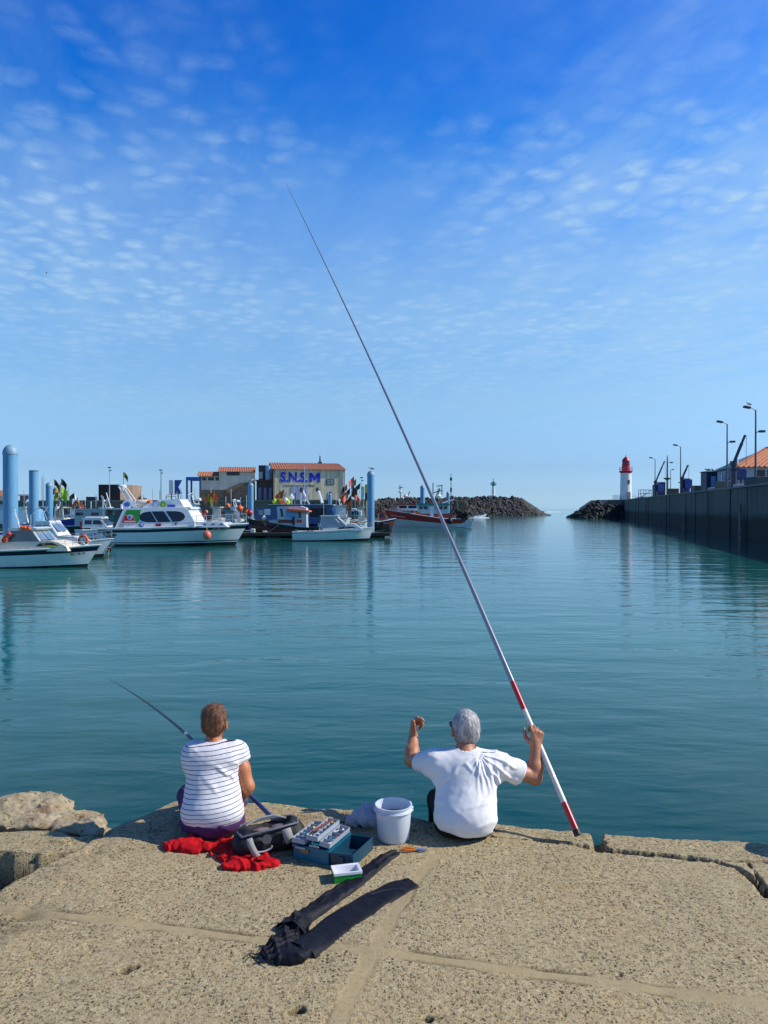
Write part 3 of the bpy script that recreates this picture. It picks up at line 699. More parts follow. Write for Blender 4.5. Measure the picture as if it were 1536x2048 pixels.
crane(1467, 2, (1490, 870), 2.9, .34, 'largest dark blue quay crane, its boom leaning right before the orange roof', False)
crane(1364, 2, (1376, 930), 2.6, .30, 'short dark blue crane with a blunt boom in the middle of the quay')
crane(1311, 2, (1329, 922), 3.2, .32, 'far dark blue crane beside the blue containers near the lighthouse')
def qat(px, d):
    Y = F * (WX0 + d) / (px - 1132.0); return Vector(((px - CX) / F * Y, Y, ztop(Y / UY) - .03))
def qbox(name, label, cat, px0, px1, py_top, d, depth, m, parts=None, lift=0.0, group=None):
    a = qat((px0 + px1) / 2, d); Y = a.y; w = (px1 - px0) / F * Y; h = CAMH - (py_top - HY) / F * Y - a.z
    t = thing(name, label, cat, a, 0, group)
    MB().rbox(-w / 2, w / 2, 0, depth, lift, h, .04).build('body' if parts else 'block', m, t)
    return t, w, h
BLUED = pm('container_blue', (.006, .022, .07), .45, var=.3, dirt=.3)
t, w, h = qbox('equipment_cabin', 'tall blue cabin with gulls on its roof left of the white building', 'cabin', 1413, 1435, 944, 2.5, 2.0, BLUED, True)
MB().rbox(-w / 2 - .1, w / 2 + .1, -.1, 2.1, h, h + .12, .03).build('roof', DGREY, t); MB().box(-w * .1, w * .32, -.03, .0, .1, h * .8).build('door', LBLUE, t)
cabp = (t.location.copy(), w, h)
t, w, h = qbox('equipment_cabin', 'narrow blue cabin standing against the short middle crane', 'cabin', 1368, 1380, 958, 3.0, 1.4, BLUED, True)
MB().rbox(-w / 2 - .08, w / 2 + .08, -.1, 1.5, h, h + .1, .03).build('roof', DGREY, t); MB().box(-w * .3, w * .3, -.03, 0, .1, h * .75).build('door', BLUE, t)
t, w, h = qbox('container', 'higher blue container beside the far crane', 'container', 1319, 1331, 964, 4.5, 2.4, BLUED, True)
MB().box(-w * .12, w * .12, -.03, 0, h * .5, h * .72).build('sign_plate', WHITE, t)
t, w, h = qbox('container', 'lower blue container tucked between the far crane and the higher one', 'container', 1312, 1321, 970, 3.0, 2.4, BLUED, True)
MB().box(-w / 2, w / 2, -.04, 0, h - .15, h).build('top_rail', DGREY, t)
a = qat(1292, 2.2); t = thing('cage_trailer', 'blue open metal frame trailer nearest the lighthouse', 'trailer', a)
mb = MB(); w = 2.6
for x in (-w / 2, 0, w / 2):
    for y in (0, 1.6): mb.tube([(x, y, .3), (x, y, 2.2)], .07, 5)
for z in (.4, 1.3, 2.2):
    for y in (0, 1.6): mb.tube([(-w / 2, y, z), (w / 2, y, z)], .06, 5)
    for x in (-w / 2, w / 2): mb.tube([(x, 0, z), (x, 1.6, z)], .06, 5)
mb.tube([(-w / 2, 0, .4), (w / 2, 0, 2.2)], .05, 5); mb.build('frame', BLUE, t); MB().rbox(-1.9, 1.3, 0, 1.6, .1, .4, .04).build('platform', NAVY, t)
for sx in (-.9, .7): MB().tube([(sx, -.1, .28), (sx, .15, .28)], .28, 12).build('wheel', BLACK, t)
qbox('concrete_block', 'square concrete block right of the short middle crane', 'block', 1389, 1407, 971, 2.2, 1.6, pm('pale_block', (.17, .17, .145), .85, var=.25, dirt=.4))
qbox('concrete_block', 'long low concrete block left of the largest crane', 'block', 1439, 1461, 962, 2.2, 1.4, pm('brown_block', (.16, .14, .11), .85, var=.3, dirt=.4))
qbox('concrete_block', 'large dark concrete block at the right edge beside the tallest lamp', 'block', 1513, 1570, 953, 1.8, 2.2, pm('dark_block', (.075, .085, .09), .85, var=.25, dirt=.4))
qbox('low_wall_block', 'low brown wall block between the blue containers and the middle crane', 'block', 1338, 1358, 977, 3.2, 1.0, pm('brown_block2', (.11, .075, .06), .85, var=.25))
qbox('bulk_bag', 'pale bulk bag on the quay edge beside the base of the largest crane', 'bag', 1474, 1488, 968, 2.0, 1.0, pm('bulk_bag_cloth', (.42, .42, .48), .9, var=.15, bump=.5, bscale=4))
qbox('bulk_bag', 'low pale bag lying before the tall blue cabin', 'bag', 1420, 1433, 975, 1.3, .7, MATS['bulk_bag_cloth'])
a = qat(1480, 4.2); t = thing('fuel_tank', 'dark blue tank raised on legs beside the largest crane', 'tank', a)
MB().rbox(-1.2, .9, 0, 1.5, 1.5, 2.9, .12).build('tank_body', pm('tank_blue', (.012, .035, .17), .4, var=.2), t)
for x in (-1.0, .7):
    for y in (.2, 1.3): MB().box(x - .08, x + .08, y - .08, y + .08, 0, 1.52).build('leg', DGREY, t)
a = qat(1334.5, 3.0); t = thing('signal_mast', 'dark mast with a cross platform beside the blue containers', 'mast', a)
MB().tube([(0, 0, 0), (0, 0, 3.5), (0, 0, 7.8), (0, 0, 8.6)], [.22, .2, .13, .03], 8).build('pole', POLE, t, True)
MB().lathe([(.05, 3.4), (.75, 3.75), (.75, 3.9), (.1, 3.95)], n=12).build('platform', DGREY, t)
MB().tube([(0, 0, 7.0), (.9, 0, 7.0)], .05, 5).rbox(.6, 1.1, -.2, .2, 6.9, 7.15, .05).build('crossarm', POLE, t)
# ---- white building with orange tile roof
def tile_mat(name, vec_scale, cols=TILE_C):
    m = bpy.data.materials.new(name); m.use_nodes = True; t = m.node_tree; b = t.nodes['Principled BSDF']
    tc = nn(t, 'ShaderNodeTexCoord'); v = tc.outputs['Object']
    c = mixc(t, ramp(t, [(.3, 0), (.7, 1)], noise(t, v, .9, 6, .7)), cols[0], cols[1])
    c = mixc(t, ramp(t, [(.45, 0), (.7, .8)], noise(t, v, 3.5, 4, .7)), c, cols[2])
    t.links.new(c, b.inputs['Base Color']); b.inputs['Roughness'].default_value = .85
    return m
def tiled_slope(mb, A, B, C, D, pitch=.5, amp=.07, sub=4):
    """quad A-B along the eave, D-C along the ridge; corrugated across the A-B direction"""
    A, B, C, D = map(Vector, (A, B, C, D)); L = max((B - A).length, (C - D).length); n = max(2, int(L / pitch) * sub)
    up = (B - A).cross(D - A).normalized()
    if up.z < 0: up = -up
    e = []; r = []
    for i in range(n + 1):
        u = i / n; o_ = up * amp * (1 - abs(math.cos(PI * i / sub)) * 1.6)
        e.append(A.lerp(B, u) + o_); r.append(D.lerp(C, u) + o_)
    rows = 5; grid = []
    for j in range(rows + 1):
        grid.append([e[i].lerp(r[i], j / rows) for i in range(n + 1)])
    vs = [p for row in grid for p in row]; N = n + 1
    mb.add(vs, [(j * N + i, j * N + i + 1, (j + 1) * N + i + 1, (j + 1) * N + i) for j in range(rows) for i in range(n)])
TILE = tile_mat('orange_roof_tiles', 1); TILE2 = tile_mat('red_roof_tiles', 1, ((.36, .12, .07), (.45, .18, .10), (.24, .09, .06)))
bp = Vector((45.6, 100, ztop(100) - .03)); t = thing('fish_market_hall', 'white hall under an orange tiled hip roof at the right edge of the quay', 'building', bp)
WHW = pm('white_render', (.50, .52, .53), .8, var=.1, scale=.5, dirt=.3)
zz = bp.z
def L_(x, y, z): return Vector((x, y, z)) - bp
a, b_, c_, d_ = (45.6, 100), (78, 92.4), (82, 109.5), (49.6, 117)
def wallq(pts): return MB().add(pts + [p + Vector((.3, .3, 0)) for p in pts], [(0, 1, 2, 3), (7, 6, 5, 4), (0, 4, 5, 1), (1, 5, 6, 2), (2, 6, 7, 3), (3, 7, 4, 0)])
wallq([L_(*a, zz), L_(*b_, zz), L_(*b_, 7.5), L_(*a, 7.5)]).build('front_wall', WHW, t)
wallq([L_(*d_, zz), L_(*a, zz), L_(*a, 8.5), L_(*d_, 7.6)]).build('side_wall', pm('blue_grey_render', (.40, .44, .50), .8, var=.12, scale=.5, dirt=.3), t)  # same white wall; its bluish shade is mixed into this colour
MB().add([L_(*d_, zz), L_(*c_, zz), L_(*c_, 7.5), L_(*d_, 7.5)], [(0, 1, 2, 3)]).add([L_(*c_, zz), L_(*b_, zz), L_(*b_, 7.5), L_(*c_, 7.5)], [(0, 1, 2, 3)]).build('rear_wall', WHW, t)
mb = MB(); A_ = L_(45.2, 99.5, 7.45); B_ = L_(78.5, 91.8, 7.45); R0 = L_(52.9, 107.5, 10.4); R1 = L_(80, 101.2, 10.4)
tiled_slope(mb, A_, B_, R1, R0, .62, .10, 4); mb.build('roof', TILE, t, False)
MB().add([A_, R0, L_(49.2, 117.4, 7.6)], [(0, 1, 2)]).add([R0, R1, L_(82, 110, 7.5), L_(49.2, 117.4, 7.6)], [(0, 1, 2, 3)]).build('rear_roof', pm('grey_roof', (.2, .22, .25), .7), t)
MB().tube([A_ + Vector((0, 0, .08)), R0 + Vector((0, 0, .12)), R1 + Vector((0, 0, .12))], .14, 6).build('ridge_tiles', TILE2, t)
fx = Vector((b_[0] - a[0], b_[1] - a[1], 0)); Lf = fx.length; fx.normalize(); nrm = Vector((fx.y, -fx.x, 0))
for k in range(7):
    s0 = 2.0 + k * 1.55; p0 = Vector((0, 0, 6.1 - zz)) + fx * s0 + nrm * .05
    fr = MB().add([p0, p0 + fx * 1.25, p0 + fx * 1.25 + Vector((0, 0, .95)), p0 + Vector((0, 0, .95)), p0 + nrm * -.1, p0 + fx * 1.25 - nrm * .1, p0 + fx * 1.25 + Vector((0, 0, .95)) - nrm * .1, p0 + Vector((0, 0, .95)) - nrm * .1], [(0, 1, 2, 3), (0, 4, 5, 1), (1, 5, 6, 2), (2, 6, 7, 3), (3, 7, 4, 0)]).build('window', GLASS, t)
p0 = nrm * .35 + Vector((0, 0, 5.6 - zz)); MB().add([p0 + fx * 1, p0 + fx * 14, p0 + fx * 14 + Vector((0, 0, .2)), p0 + fx * 1 + Vector((0, 0, .2)), p0 + fx * 1 - nrm * .4, p0 + fx * 14 - nrm * .4, p0 + fx * 14 + Vector((0, 0, .2)) - nrm * .4, p0 + fx + Vector((0, 0, .2)) - nrm * .4], [(0, 1, 2, 3), (3, 2, 6, 7), (0, 4, 5, 1)]).build('canopy', WHITE, t)
sx = Vector((a[0] - d_[0], a[1] - d_[1], 0)).normalized(); sn = Vector((sx.y, -sx.x, 0))
for q, hh in ((7.0, 1.4), (12.6, 1.0)):
    p0 = L_(*d_, 5.6) + sx * q + sn * .06; MB().add([p0, p0 + sx * .7, p0 + sx * .7 + Vector((0, 0, hh)), p0 + Vector((0, 0, hh))], [(0, 1, 2, 3)]).build('window', BLUE, t)

# ---- left far quay wall and buildings
YB = 128.0; ZL = 3.4
t = thing('stone_quay_wall', 'old brown stone quay wall behind the moored boats on the left', 'wall', (-30, YB, WATER)); O = t.location
MB(O).add([Vector(p) for p in ((-90, 139, -3), (-3.2, YB - 6, -3), (-3.2, YB + 60, -3), (-90, 200, -3), (-90, 139, ZL), (-3.2, YB - 6, ZL), (-3.2, YB + 60, ZL), (-90, 200, ZL))], [(0, 1, 5, 4), (1, 2, 6, 5), (2, 3, 7, 6), (3, 0, 4, 7), (4, 5, 6, 7)]).build('masonry', WALLL, t)
MB(O).add([Vector(p) for p in ((-90, 138.8, ZL - .2), (-3.1, YB - 6.2, ZL - .2), (-3.1, YB - 5.4, ZL - .2), (-90, 139.7, ZL - .2), (-90, 138.8, ZL + .1), (-3.1, YB - 6.2, ZL + .1), (-3.1, YB - 5.4, ZL + .1), (-90, 139.7, ZL + .1))], [(0, 1, 5, 4), (1, 2, 6, 5), (2, 3, 7, 6), (3, 0, 4, 7), (4, 5, 6, 7)]).build('coping', pm('pale_coping', (.24, .20, .15), .85, var=.25, scale=.5), t)
t = thing('bollard_block', 'pale mossy stone block at the end of the quay wall left of the middle pile', 'block', (-3.4, 119, WATER))
MB().rbox(-.5, .75, -.5, .9, -2, 4.4, .05).build('block', pm('mossy_stone', (.26, .25, .17), .9, var=.3, scale=1.5, dirt=.5, dirtcol=(.1, .1, .04)), t)

def plaster(name, c, stain, k=.6):
    m = bpy.data.materials.new(name); m.use_nodes = True; t = m.node_tree; b = t.nodes['Principled BSDF']
    tc = nn(t, 'ShaderNodeTexCoord'); v = tc.outputs['Object']
    cc = mixc(t, ramp(t, [(.3, 0), (.7, 1)], noise(t, v, .3, 5, .6)), c, tuple(x * .82 for x in c))
    s = ramp(t, [(.44, 0), (.66, k)], noise(t, mapping(t, v, (1, 1, .07)), 1.6, 5, .65, .2)); cc = mixc(t, s, cc, stain)
    t.links.new(cc, b.inputs['Base Color']); b.inputs['Roughness'].default_value = .9
    return m
def Z(py, Y): return CAMH - (py - HY) / F * Y
def Xp(px, Y): return (px - CX) / F * Y
# lifeboat station: facade turned a little to the light
Y1 = 137.0
fa = R(13); x0 = Xp(547, Y1); W_ = 12.9
for _ in range(20): W_ *= (690 - 547) / ((x0 + W_ * math.cos(fa)) / (Y1 + W_ * math.sin(fa)) * F + CX - 547)
t = thing('lifeboat_station', 'stained pale plaster hall with big blue letters and a red tiled roof', 'building', (x0, Y1, ZL), fa)
H_ = Z(938, Y1) - ZL; DP = 9.5
PL = plaster('stained_plaster', (.74, .69, .50), (.28, .30, .15), .65)
MB().box(0, W_, 0, .3, 0, H_).build('front_wall', PL, t)
mb = MB().prism([(0, 0), (DP, 0), (DP, H_), (DP / 2, H_ + 1.25), (0, H_)], -.02, .28, 'x').prism([(.3, 0), (DP, 0), (DP, H_), (DP / 2, H_ + 1.25), (.3, H_ + .05)], W_ - .3, W_ - .01, 'x').box(.28, W_ - .3, DP - .3, DP - .01, 0, H_); mb.build('side_wall', plaster('shaded_plaster', (.30, .27, .20), (.1, .1, .06), .6), t)
mb = MB(); tiled_slope(mb, (-.35, -.35, H_ - .02), (W_ + .35, -.35, H_ - .02), (W_ - .35, DP / 2, H_ + 1.4), (-.35, DP / 2, H_ + 1.4), .45, .06, 4); tiled_slope(mb, (-.35, DP + .35, H_), (W_ + .35, DP + .35, H_), (W_ - .35, DP / 2, H_ + 1.4), (-.35, DP / 2, H_ + 1.4), .45, .06, 4)
rf = mb.build('roof', TILE2, t)
MB().box(W_ * .70 - .3, W_ * .70 + .3, DP / 2 - .3, DP / 2 + .3, H_ + 1.1, H_ + 1.7).lathe([(.12, H_ + 1.7), (.18, H_ + 2.2), (.10, H_ + 2.4), (.14, H_ + 2.6), (.03, H_ + 2.9)], (W_ * .70, DP / 2, 0), 8).build('chimney', DGREY, rf)
BL = pm('blue_letter_paint', (.008, .03, .55), .6, var=.06)
sc = W_ / (690 - 547)
def fp(px, py): return Vector(((px - 547) * sc, -.03, Z(py, Y1) - ZL))
lettering('S.N.S.', 2.35, frame(fp(587.5, 955), (1, 0, 0), (0, 0, 1)), BL, t, .02, .034, (614.5 - 560.5) * sc)
MB().prism([(0, 0), (.42, 0), (.42, .95), (.72, .35), (.98, .35), (1.28, .95), (1.28, 0), (1.70, 0), (1.70, 1.70), (1.26, 1.70), (.85, .92), (.44, 1.70), (0, 1.70)], -.02, 0, 'y', lambda p: Vector((p.x * (22 * sc / 1.7), p.y, p.z)) + fp(617.5, 964)).build('letter_m', BL, t)
lettering('Sauveteurs en Mer', .62, frame(fp(598, 970.5), (1, 0, 0), (0, 0, 1)), pm('dark_letter_paint', (.10, .10, .10), .7), t, .01, .01, 5.6)
wn = MB().box(fp(652, 0).x, fp(668, 0).x, -.06, 0, fp(0, 969).z, fp(0, 957).z).build('window', DGREY, t)
MB().box(fp(654, 0).x, fp(666, 0).x, -.08, -.06, fp(0, 967.8).z, fp(0, 958.5).z).build('pane', PGLASS, wn)
mb = MB(); mb.box(fp(659.6, 0).x, fp(660.4, 0).x, -.11, -.08, fp(0, 968).z, fp(0, 958).z).box(fp(654, 0).x, fp(666, 0).x, -.11, -.081, fp(0, 963.5).z, fp(0, 963).z); mb.build('glazing_bar', DGREY, wn)
MB().box(fp(582, 0).x, fp(613, 0).x, -.07, 0, 0, fp(0, 973).z).build('sliding_door', pm('pale_blue_door', (.28, .36, .55), .6, var=.1, dirt=.3, streak=True), t)
MB().prism([(fp(655, 0).x, 0), (fp(664, 0).x, 0), (fp(664, 0).x, 1.3), (fp(662, 0).x, 1.75), (fp(657, 0).x, 1.75), (fp(655, 0).x, 1.3)], -.07, 0).build('door', BLUE, t)
for xq in (.05, W_ - .1): MB().tube([(xq, -.12, 0), (xq, -.12, H_)], .07, 6).build('downpipe', GREY, t)
# older house with two roof levels
Y2 = 138.0; k2 = Y2 / F
bx = Xp(400, Y2); t = thing('harbour_office', 'cream house with two levels of red tiled roof above a stone base', 'building', (bx, Y2 - 1, ZL), R(9))
def u(px): return (px - 400) * k2
def zz_(py): return Z(py, Y2) - ZL
CP = plaster('cream_plaster', (.80, .75, .60), (.46, .42, .32), .4); ST = pm('rough_stone', (.24, .17, .11), .95, var=.35, scale=1.2, bump=1.0, bscale=4, dirt=.5)
MB().box(u(402), u(510), -.15, 7, 0, zz_(980)).build('stone_base', ST, t)
MB().box(u(402), u(440), 0, 7, zz_(980), zz_(952)).build('low_wing_wall', CP, t)
MB().box(u(440), u(510), -.25, 7.2, zz_(980), zz_(943)).build('high_wing_wall', CP, t)
MB().prism([(u(452), zz_(980)), (u(468), zz_(972)), (u(482), zz_(966)), (u(509), zz_(964)), (u(509), zz_(998)), (u(470), zz_(999))], -.5, -.2).build('bare_stone_patch', ST, t)
mb = MB(); tiled_slope(mb, (u(397), -.45, zz_(952) - .05), (u(440), -.45, zz_(952) - .05), (u(440), 3.5, zz_(943) + .1), (u(397), 3.5, zz_(943) + .1), .4, .05); mb.box(u(397), u(440), 3.5, 7.2, zz_(952), zz_(943) + .08); mb.build('low_roof', TILE, t)
mb = MB(); tiled_slope(mb, (u(437), -.75, zz_(943) - .05), (u(512), -.75, zz_(943) - .05), (u(509), 3.5, zz_(933) + .1), (u(438), 3.5, zz_(933) + .1), .4, .05); mb.prism([(3.5, zz_(933) + .08), (7.6, zz_(943)), (3.5, zz_(943))], u(438), u(511), 'x'); mb.build('high_roof', TILE2, t)
for a_, b_ in ((407, 415), (418, 430), (433, 440)): MB().box(u(a_), u(b_), -.05, 0, zz_(961), zz_(955)).build('window', GLASS, t)
w1 = MB().box(u(455), u(480), -.32, -.25, zz_(951), zz_(944)).build('window', DGREY, t)
MB().box(u(456), u(467), -.34, -.321, zz_(950.4), zz_(944.6)).box(u(468), u(479), -.34, -.321, zz_(950.4), zz_(944.6)).build('pane', GLASS, w1)
# link shed between the two halls
t = thing('link_shed', 'dark lean-to shed squeezed between the cream house and the lettered hall', 'shed', (Xp(512, 137), 137.5, ZL))
MB().box(0, 3.0, 0, 6, 0, 3.6).build('wall', pm('shed_wall', (.05, .045, .04), .9, var=.4, scale=.8), t); MB().box(-.15, 3.1, -.35, 6, 3.6, 3.8).build('roof', pm('rust_roof', (.12, .05, .03), .8), t)
MB().box(.4, 1.1, -.05, 0, 4.0, 5.2).build('upper_window', PGLASS, t); MB().box(.3, 1.6, .5, 3, 3.8, 6.4).build('upper_wall', pm('shed_wall2', (.09, .07, .055), .9, var=.4), t)
MB().tube([(2.0, .2, 3.7), (2.0, .2, 6.3)], .45, 12).build('water_tank', LBLUE, t, True)
for a_ in (.35, 1.3, 2.2): MB().box(a_, a_ + .5, -.06, 0, .3, 2.4).build('door', pm('shed_door', (.12, .16, .26), .7, var=.3), t)
# dark block building on the left
t = thing('bunker', 'windowless dark brown block on the quay behind the white excursion boat', 'building', (Xp(197, 140), 140, ZL), R(0))
MB().box(0, 3.9, 0, 6, 0, Z(969, 140) - ZL).build('front_wall', pm('dark_render', (.032, .030, .028), .9, var=.3, scale=.6), t)
MB().prism([(3.92, 0), (5.3, 2.5), (5.3, 8), (3.92, 8)], 0, Z(969, 140) - ZL - .02, 'z').build('side_wall', pm('brown_render', (.26, .19, .13), .9, var=.2, scale=.6, dirt=.4), t)
t = thing('bunker', 'small low dark block just left of the big windowless one', 'building', (Xp(172, 142), 142, ZL)); MB().box(0, 1.3, 0, 2, 0, .75).build('wall', DGREY, t); MB().box(-.05, 1.35, -.05, 2, .75, .85).build('roof', BLACK, t)
# billboard, blue travel lift
t = thing('billboard', 'blue and white chevron board standing on the quay beside the blue gantry', 'sign', (Xp(338, 136), 136, ZL)); kk = 136 / F
MB().box(0, 8 * kk, 0, .2, Z(988, 136) - ZL, Z(960, 136) - ZL).build('white_panel', WHITE, t)
zc0 = Z(988, 136) - ZL; zc1 = Z(960, 136) - ZL
MB().prism([(11 * kk, zc0), (26 * kk, zc0), (18.5 * kk, (zc0 + zc1) / 2), (26 * kk, zc1), (11 * kk, zc1)], 0, .2).build('chevron_panel', BLUE, t)
for xq in (.3, 1.5): MB().box(xq, xq + .2, .05, .15, -.1, zc0).build('post', GREY, t)
t = thing('boat_hoist', 'blue gantry boat hoist beside the cream house', 'hoist', (Xp(372, 137), 137, ZL)); kk = 137 / F; zt = Z(955, 137) - ZL
for x in (0, 2.35):
    for y in (0, 3.2): MB().box(x, x + .28, y, y + .28, 0, zt - .5).build('leg', BLUE, t)
MB().box(0, 2.7, -.02, .32, zt - .5, zt + .1).box(0, 2.7, 3.18, 3.52, zt - .5, zt + .1).box(-.02, .3, 0, 3.4, zt - .45, zt + .05).box(2.34, 2.66, 0, 3.4, zt - .45, zt + .05).build('beam', pm('hoist_blue', (.02, .12, .45), .4, var=.15), t)
t = thing('kiosk', 'small white-roofed kiosk seen between two blue piles', 'kiosk', (Xp(36, 138), 138, ZL)); MB().box(.2, 2.0, .3, 2.3, 0, 1.0).build('wall', pm('kiosk_wall', (.2, .12, .12), .8, var=.3), t); MB().rbox(0, 2.2, 0, 2.6, .95, 1.25, .05).build('roof', WHITE, t)
t = thing('cottage', 'cottage with an orange roof at the left edge of the quay', 'building', (Xp(-26, 139), 139, ZL)); MB().box(0, 2.9, 0, 4, 0, 1.0).build('wall', CP, t); MB().prism([(-.2, .95), (4.2, .95), (2, 2.0)], -.2, 3.1, 'x').build('roof', TILE, t)
for k, (px, top, lab) in enumerate(((219, 936, 'thin lamp post with a double head before the dark block'), (322, 941, 'thin grey lamp post left of the chevron board'), (723, 956, 'thin lamp post just left of the middle pile'), (86, 951, 'pale lattice mast standing between the second and third blue piles'))):
    Yk = 131.0; t = thing('lamp_post' if k < 3 else 'lattice_mast', lab, 'lamp post' if k < 3 else 'mast', (Xp(px, Yk), Yk, ZL if px < 700 else 0), 0); h = Z(top, Yk) - t.location.z
    MB().tube([(0, 0, -1), (0, 0, h)], [.09, .05], 6).build('pole', ALU if k != 1 else POLE, t)
    if k < 3: MB().rbox(-.3, .3, -.12, .12, h, h + .15, .04).build('lamp_head', DGREY, t); MB().rbox(-.05, .35, -.12, .12, h - .5, h - .35, .04).build('lower_lamp_head', DGREY, t)
    else:
        mb = MB()
        for q in range(6): mb.tube([(-.25, 0, q * .75), (.25, 0, q * .75 + .7)], .02, 4)
        mb.tube([(-.25, 0, 0), (-.2, 0, h * .9)], .03, 4).tube([(.25, 0, 0), (.2, 0, h * .9)], .03, 4); mb.build('bracing', ALU, t)
# cardinal mark
t = thing('channel_mark', 'yellow and black marker post on the quay end beside the middle pile', 'marker', (Xp(733, 118), 118, 3.45))
MB().box(-.25, .25, -.15, .15, 1.05, 2.3).build('yellow_panel', YELLOW, t); MB().box(-.24, .24, -.14, .14, -.1, 1.05).build('black_panel', BLACK, t); MB().box(-.85, -.35, -.05, .1, 0, 2.0).build('board', CREAM, t)

# ---- mooring piles
def pile_mat():
    m = bpy.data.materials.new('pile_blue'); m.use_nodes = True; t = m.node_tree; b = t.nodes['Principled BSDF']
    tc = nn(t, 'ShaderNodeTexCoord'); v = tc.outputs['Object']; sp = nn(t, 'ShaderNodeSeparateXYZ'); t.links.new(v, sp.inputs[0])
    c = mixc(t, ramp(t, [(.3, 0), (.7, 1)], noise(t, mapping(t, v, (2, 2, .3)), 1.2, 6, .7)), (.06, .22, .42), (.18, .40, .58))
    z = mth(t, 'ADD', sp.outputs[2], noise(t, v, 1.5, 5, .6)); al = ramp(t, [(0, 1), (1, 0)], mth(t, 'DIVIDE', mth(t, 'SUBTRACT', z, 2.2), 1.2, None, True))
    fade = ramp(t, [(0, .55), (1, 0)], mth(t, 'DIVIDE', mth(t, 'SUBTRACT', z, 3.0), 2.2, None, True)); c = mixc(t, fade, c, (.34, .34, .28))
    c = mixc(t, al, c, (.035, .04, .025))
    ru = ramp(t, [(.62, 0), (.70, .9)], noise(t, mapping(t, v, (3, 3, .5), (4, 4, 0)), 1.0, 5, .7)); c = mixc(t, ru, c, (.42, .22, .07))
    t.links.new(c, b.inputs['Base Color']); b.inputs['Roughness'].default_value = .45
    return m
PM = pile_mat()
def pile(px, Y, w, top, label, dome=True):
    t = thing('mooring_pile', label, 'pile', (Xp(px, Y), Y, -3.0), 0, 'blue steel mooring piles'); r = w / F * Y / 2; h = CAMH - (top - HY) / F * Y + 3
    dm = r * 1.0 if dome else 0
    MB().lathe([(r, 0), (r, h - dm * 1.3)] if dome else [(r, 0), (r, h - .06), (r * .9, h - .06)], n=28).build('shaft', PM, t, True, 60)
    if dome: MB().lathe([(r * 1.06, h - dm * 1.45), (r * 1.06, h - dm * 1.2), (r * 1.0, h - dm * .9), (r * .85, h - dm * .55), (r * .55, h - dm * .2), (r * .2, h - .02), (.02, h)], n=28).build('domed_cap', pm('pile_cap_blue', (.20, .34, .45), .5, var=.15, dirt=.4, dirtcol=(.06, .13, .22), streak=True), t, True, 60)
    else: MB().lathe([(r * 1.02, h - .08), (r * 1.02, h), (.01, h)], n=28).build('flat_cap', DGREY, t)
    return t, h
pile(21, 41, 28, 889, 'tallest, thickest blue pile with a rust stain under its domed cap at far left')
pile(67.5, 66, 17.5, 941, 'blue pile with a flat dark top, second from the left', False)
pile(98.5, 84, 13.5, 964, 'blue domed pile third from the left, beside the bunch of flags')
pile(501.5, 97, 11, 965, 'blue domed pile standing before the cream harbour house')
mp, mph = pile(741.5, 79, 14.5, 941, 'blue domed pile with a gull on top, at the end of the pontoon')
pile(845, 125, 9, 970, 'blue domed pile behind the wheelhouse of the red fishing boat')
pile(896, 165, 6.5, 983, 'small distant blue pile right of the fishing pole')
pile(660, 122, 6, 986, 'small light blue pile against the wall of the lettered hall')

# ---- gulls
GW = pm('gull_white', (.75, .74, .72), .8); GG = pm('gull_grey', (.16, .17, .19), .8); GB = pm('gull_black', (.02, .02, .02), .7); GY = pm('gull_beak', (.6, .4, .05), .6)
def gull(loc, rz, label, sc=1.0, dark=False, fly=False):
    t = thing('seagull', label, 'gull', loc, rz, 'gulls around the harbour'); t.scale = (sc,) * 3
    bd = MB()
    prof = [(-.24, .005), (-.18, .035), (-.05, .075), (.06, .08), (.13, .055), (.17, .045)]
    if not fly:
        pts = [Vector((x, 0, .17 + x * .35)) for x, r in prof]
        bd.tube(pts + [Vector((.20, 0, .27)), Vector((.235, 0, .30))], [r for x, r in prof] + [.042, .01], 10).ell((.195, 0, .285), (.05, .042, .045))
    else: bd.tube([Vector((x, 0, 0)) for x, r in prof] + [Vector((.25, 0, .01))], [r for x, r in prof] + [.03], 10)
    bd.build('body', GB if dark else GW, t, True, 60)
    if fly:
        for s in (-1, 1): MB().add([Vector((.08, s * .05, .03)), Vector((.12, s * .30, .14)), Vector((.02, s * .68, .05)), Vector((-.04, s * .32, .12)), Vector((-.08, s * .05, .03)), Vector((.07, s * .30, .115))], [(0, 1, 3, 4), (1, 2, 3), (0, 5, 1)]).build('wing', GG, t)
    else:
        for s in (-1, 1): MB().ell((-.06, s * .05, .175), (.19, .035, .055), 10, 6, Matrix.Rotation(R(-18), 3, 'Y')).build('wing', GB if dark else GG, t, True, 60)
        for s in (-.02, .02): MB().tube([(.0, s, .14), (.01, s, .0)], .006, 4).build('leg', GY, t)
        MB().tube([(.235, 0, .285), (.29, 0, .278)], [.012, .004], 5).build('beak', GY, t)
gull(Vector(mp.location) + Vector((.05, 0, mph - .01)), R(200), 'gull perched on the domed pile at the end of the pontoon', 1.35)
gull(Vector((Xp(502, 97), 97, CAMH - (964 - HY) / F * 97 - .02)), R(10), 'gull perched on the pile before the cream house', 1.3)
gull(Vector((l1x - .75, l1y - .1, ztop(l1y / UY) + 8.05 + .36)), R(200), 'gull standing on the head of the tallest quay lamp', 1.3)
for k, (dx, lab) in enumerate(((-.45, 'leftmost of the gulls on the tall blue cabin roof'), (-.1, 'middle gull on the tall blue cabin roof'), (.3, 'rightmost of the gulls on the tall blue cabin roof'))):
    gull(cabp[0] + Vector((dx, .6, cabp[2] + .11)), R(170 + 30 * k), lab, 1.25, True)
gull(at(94, 547, 60), R(30), 'tiny gull flying alone in the sky at the left', .45, False, True)
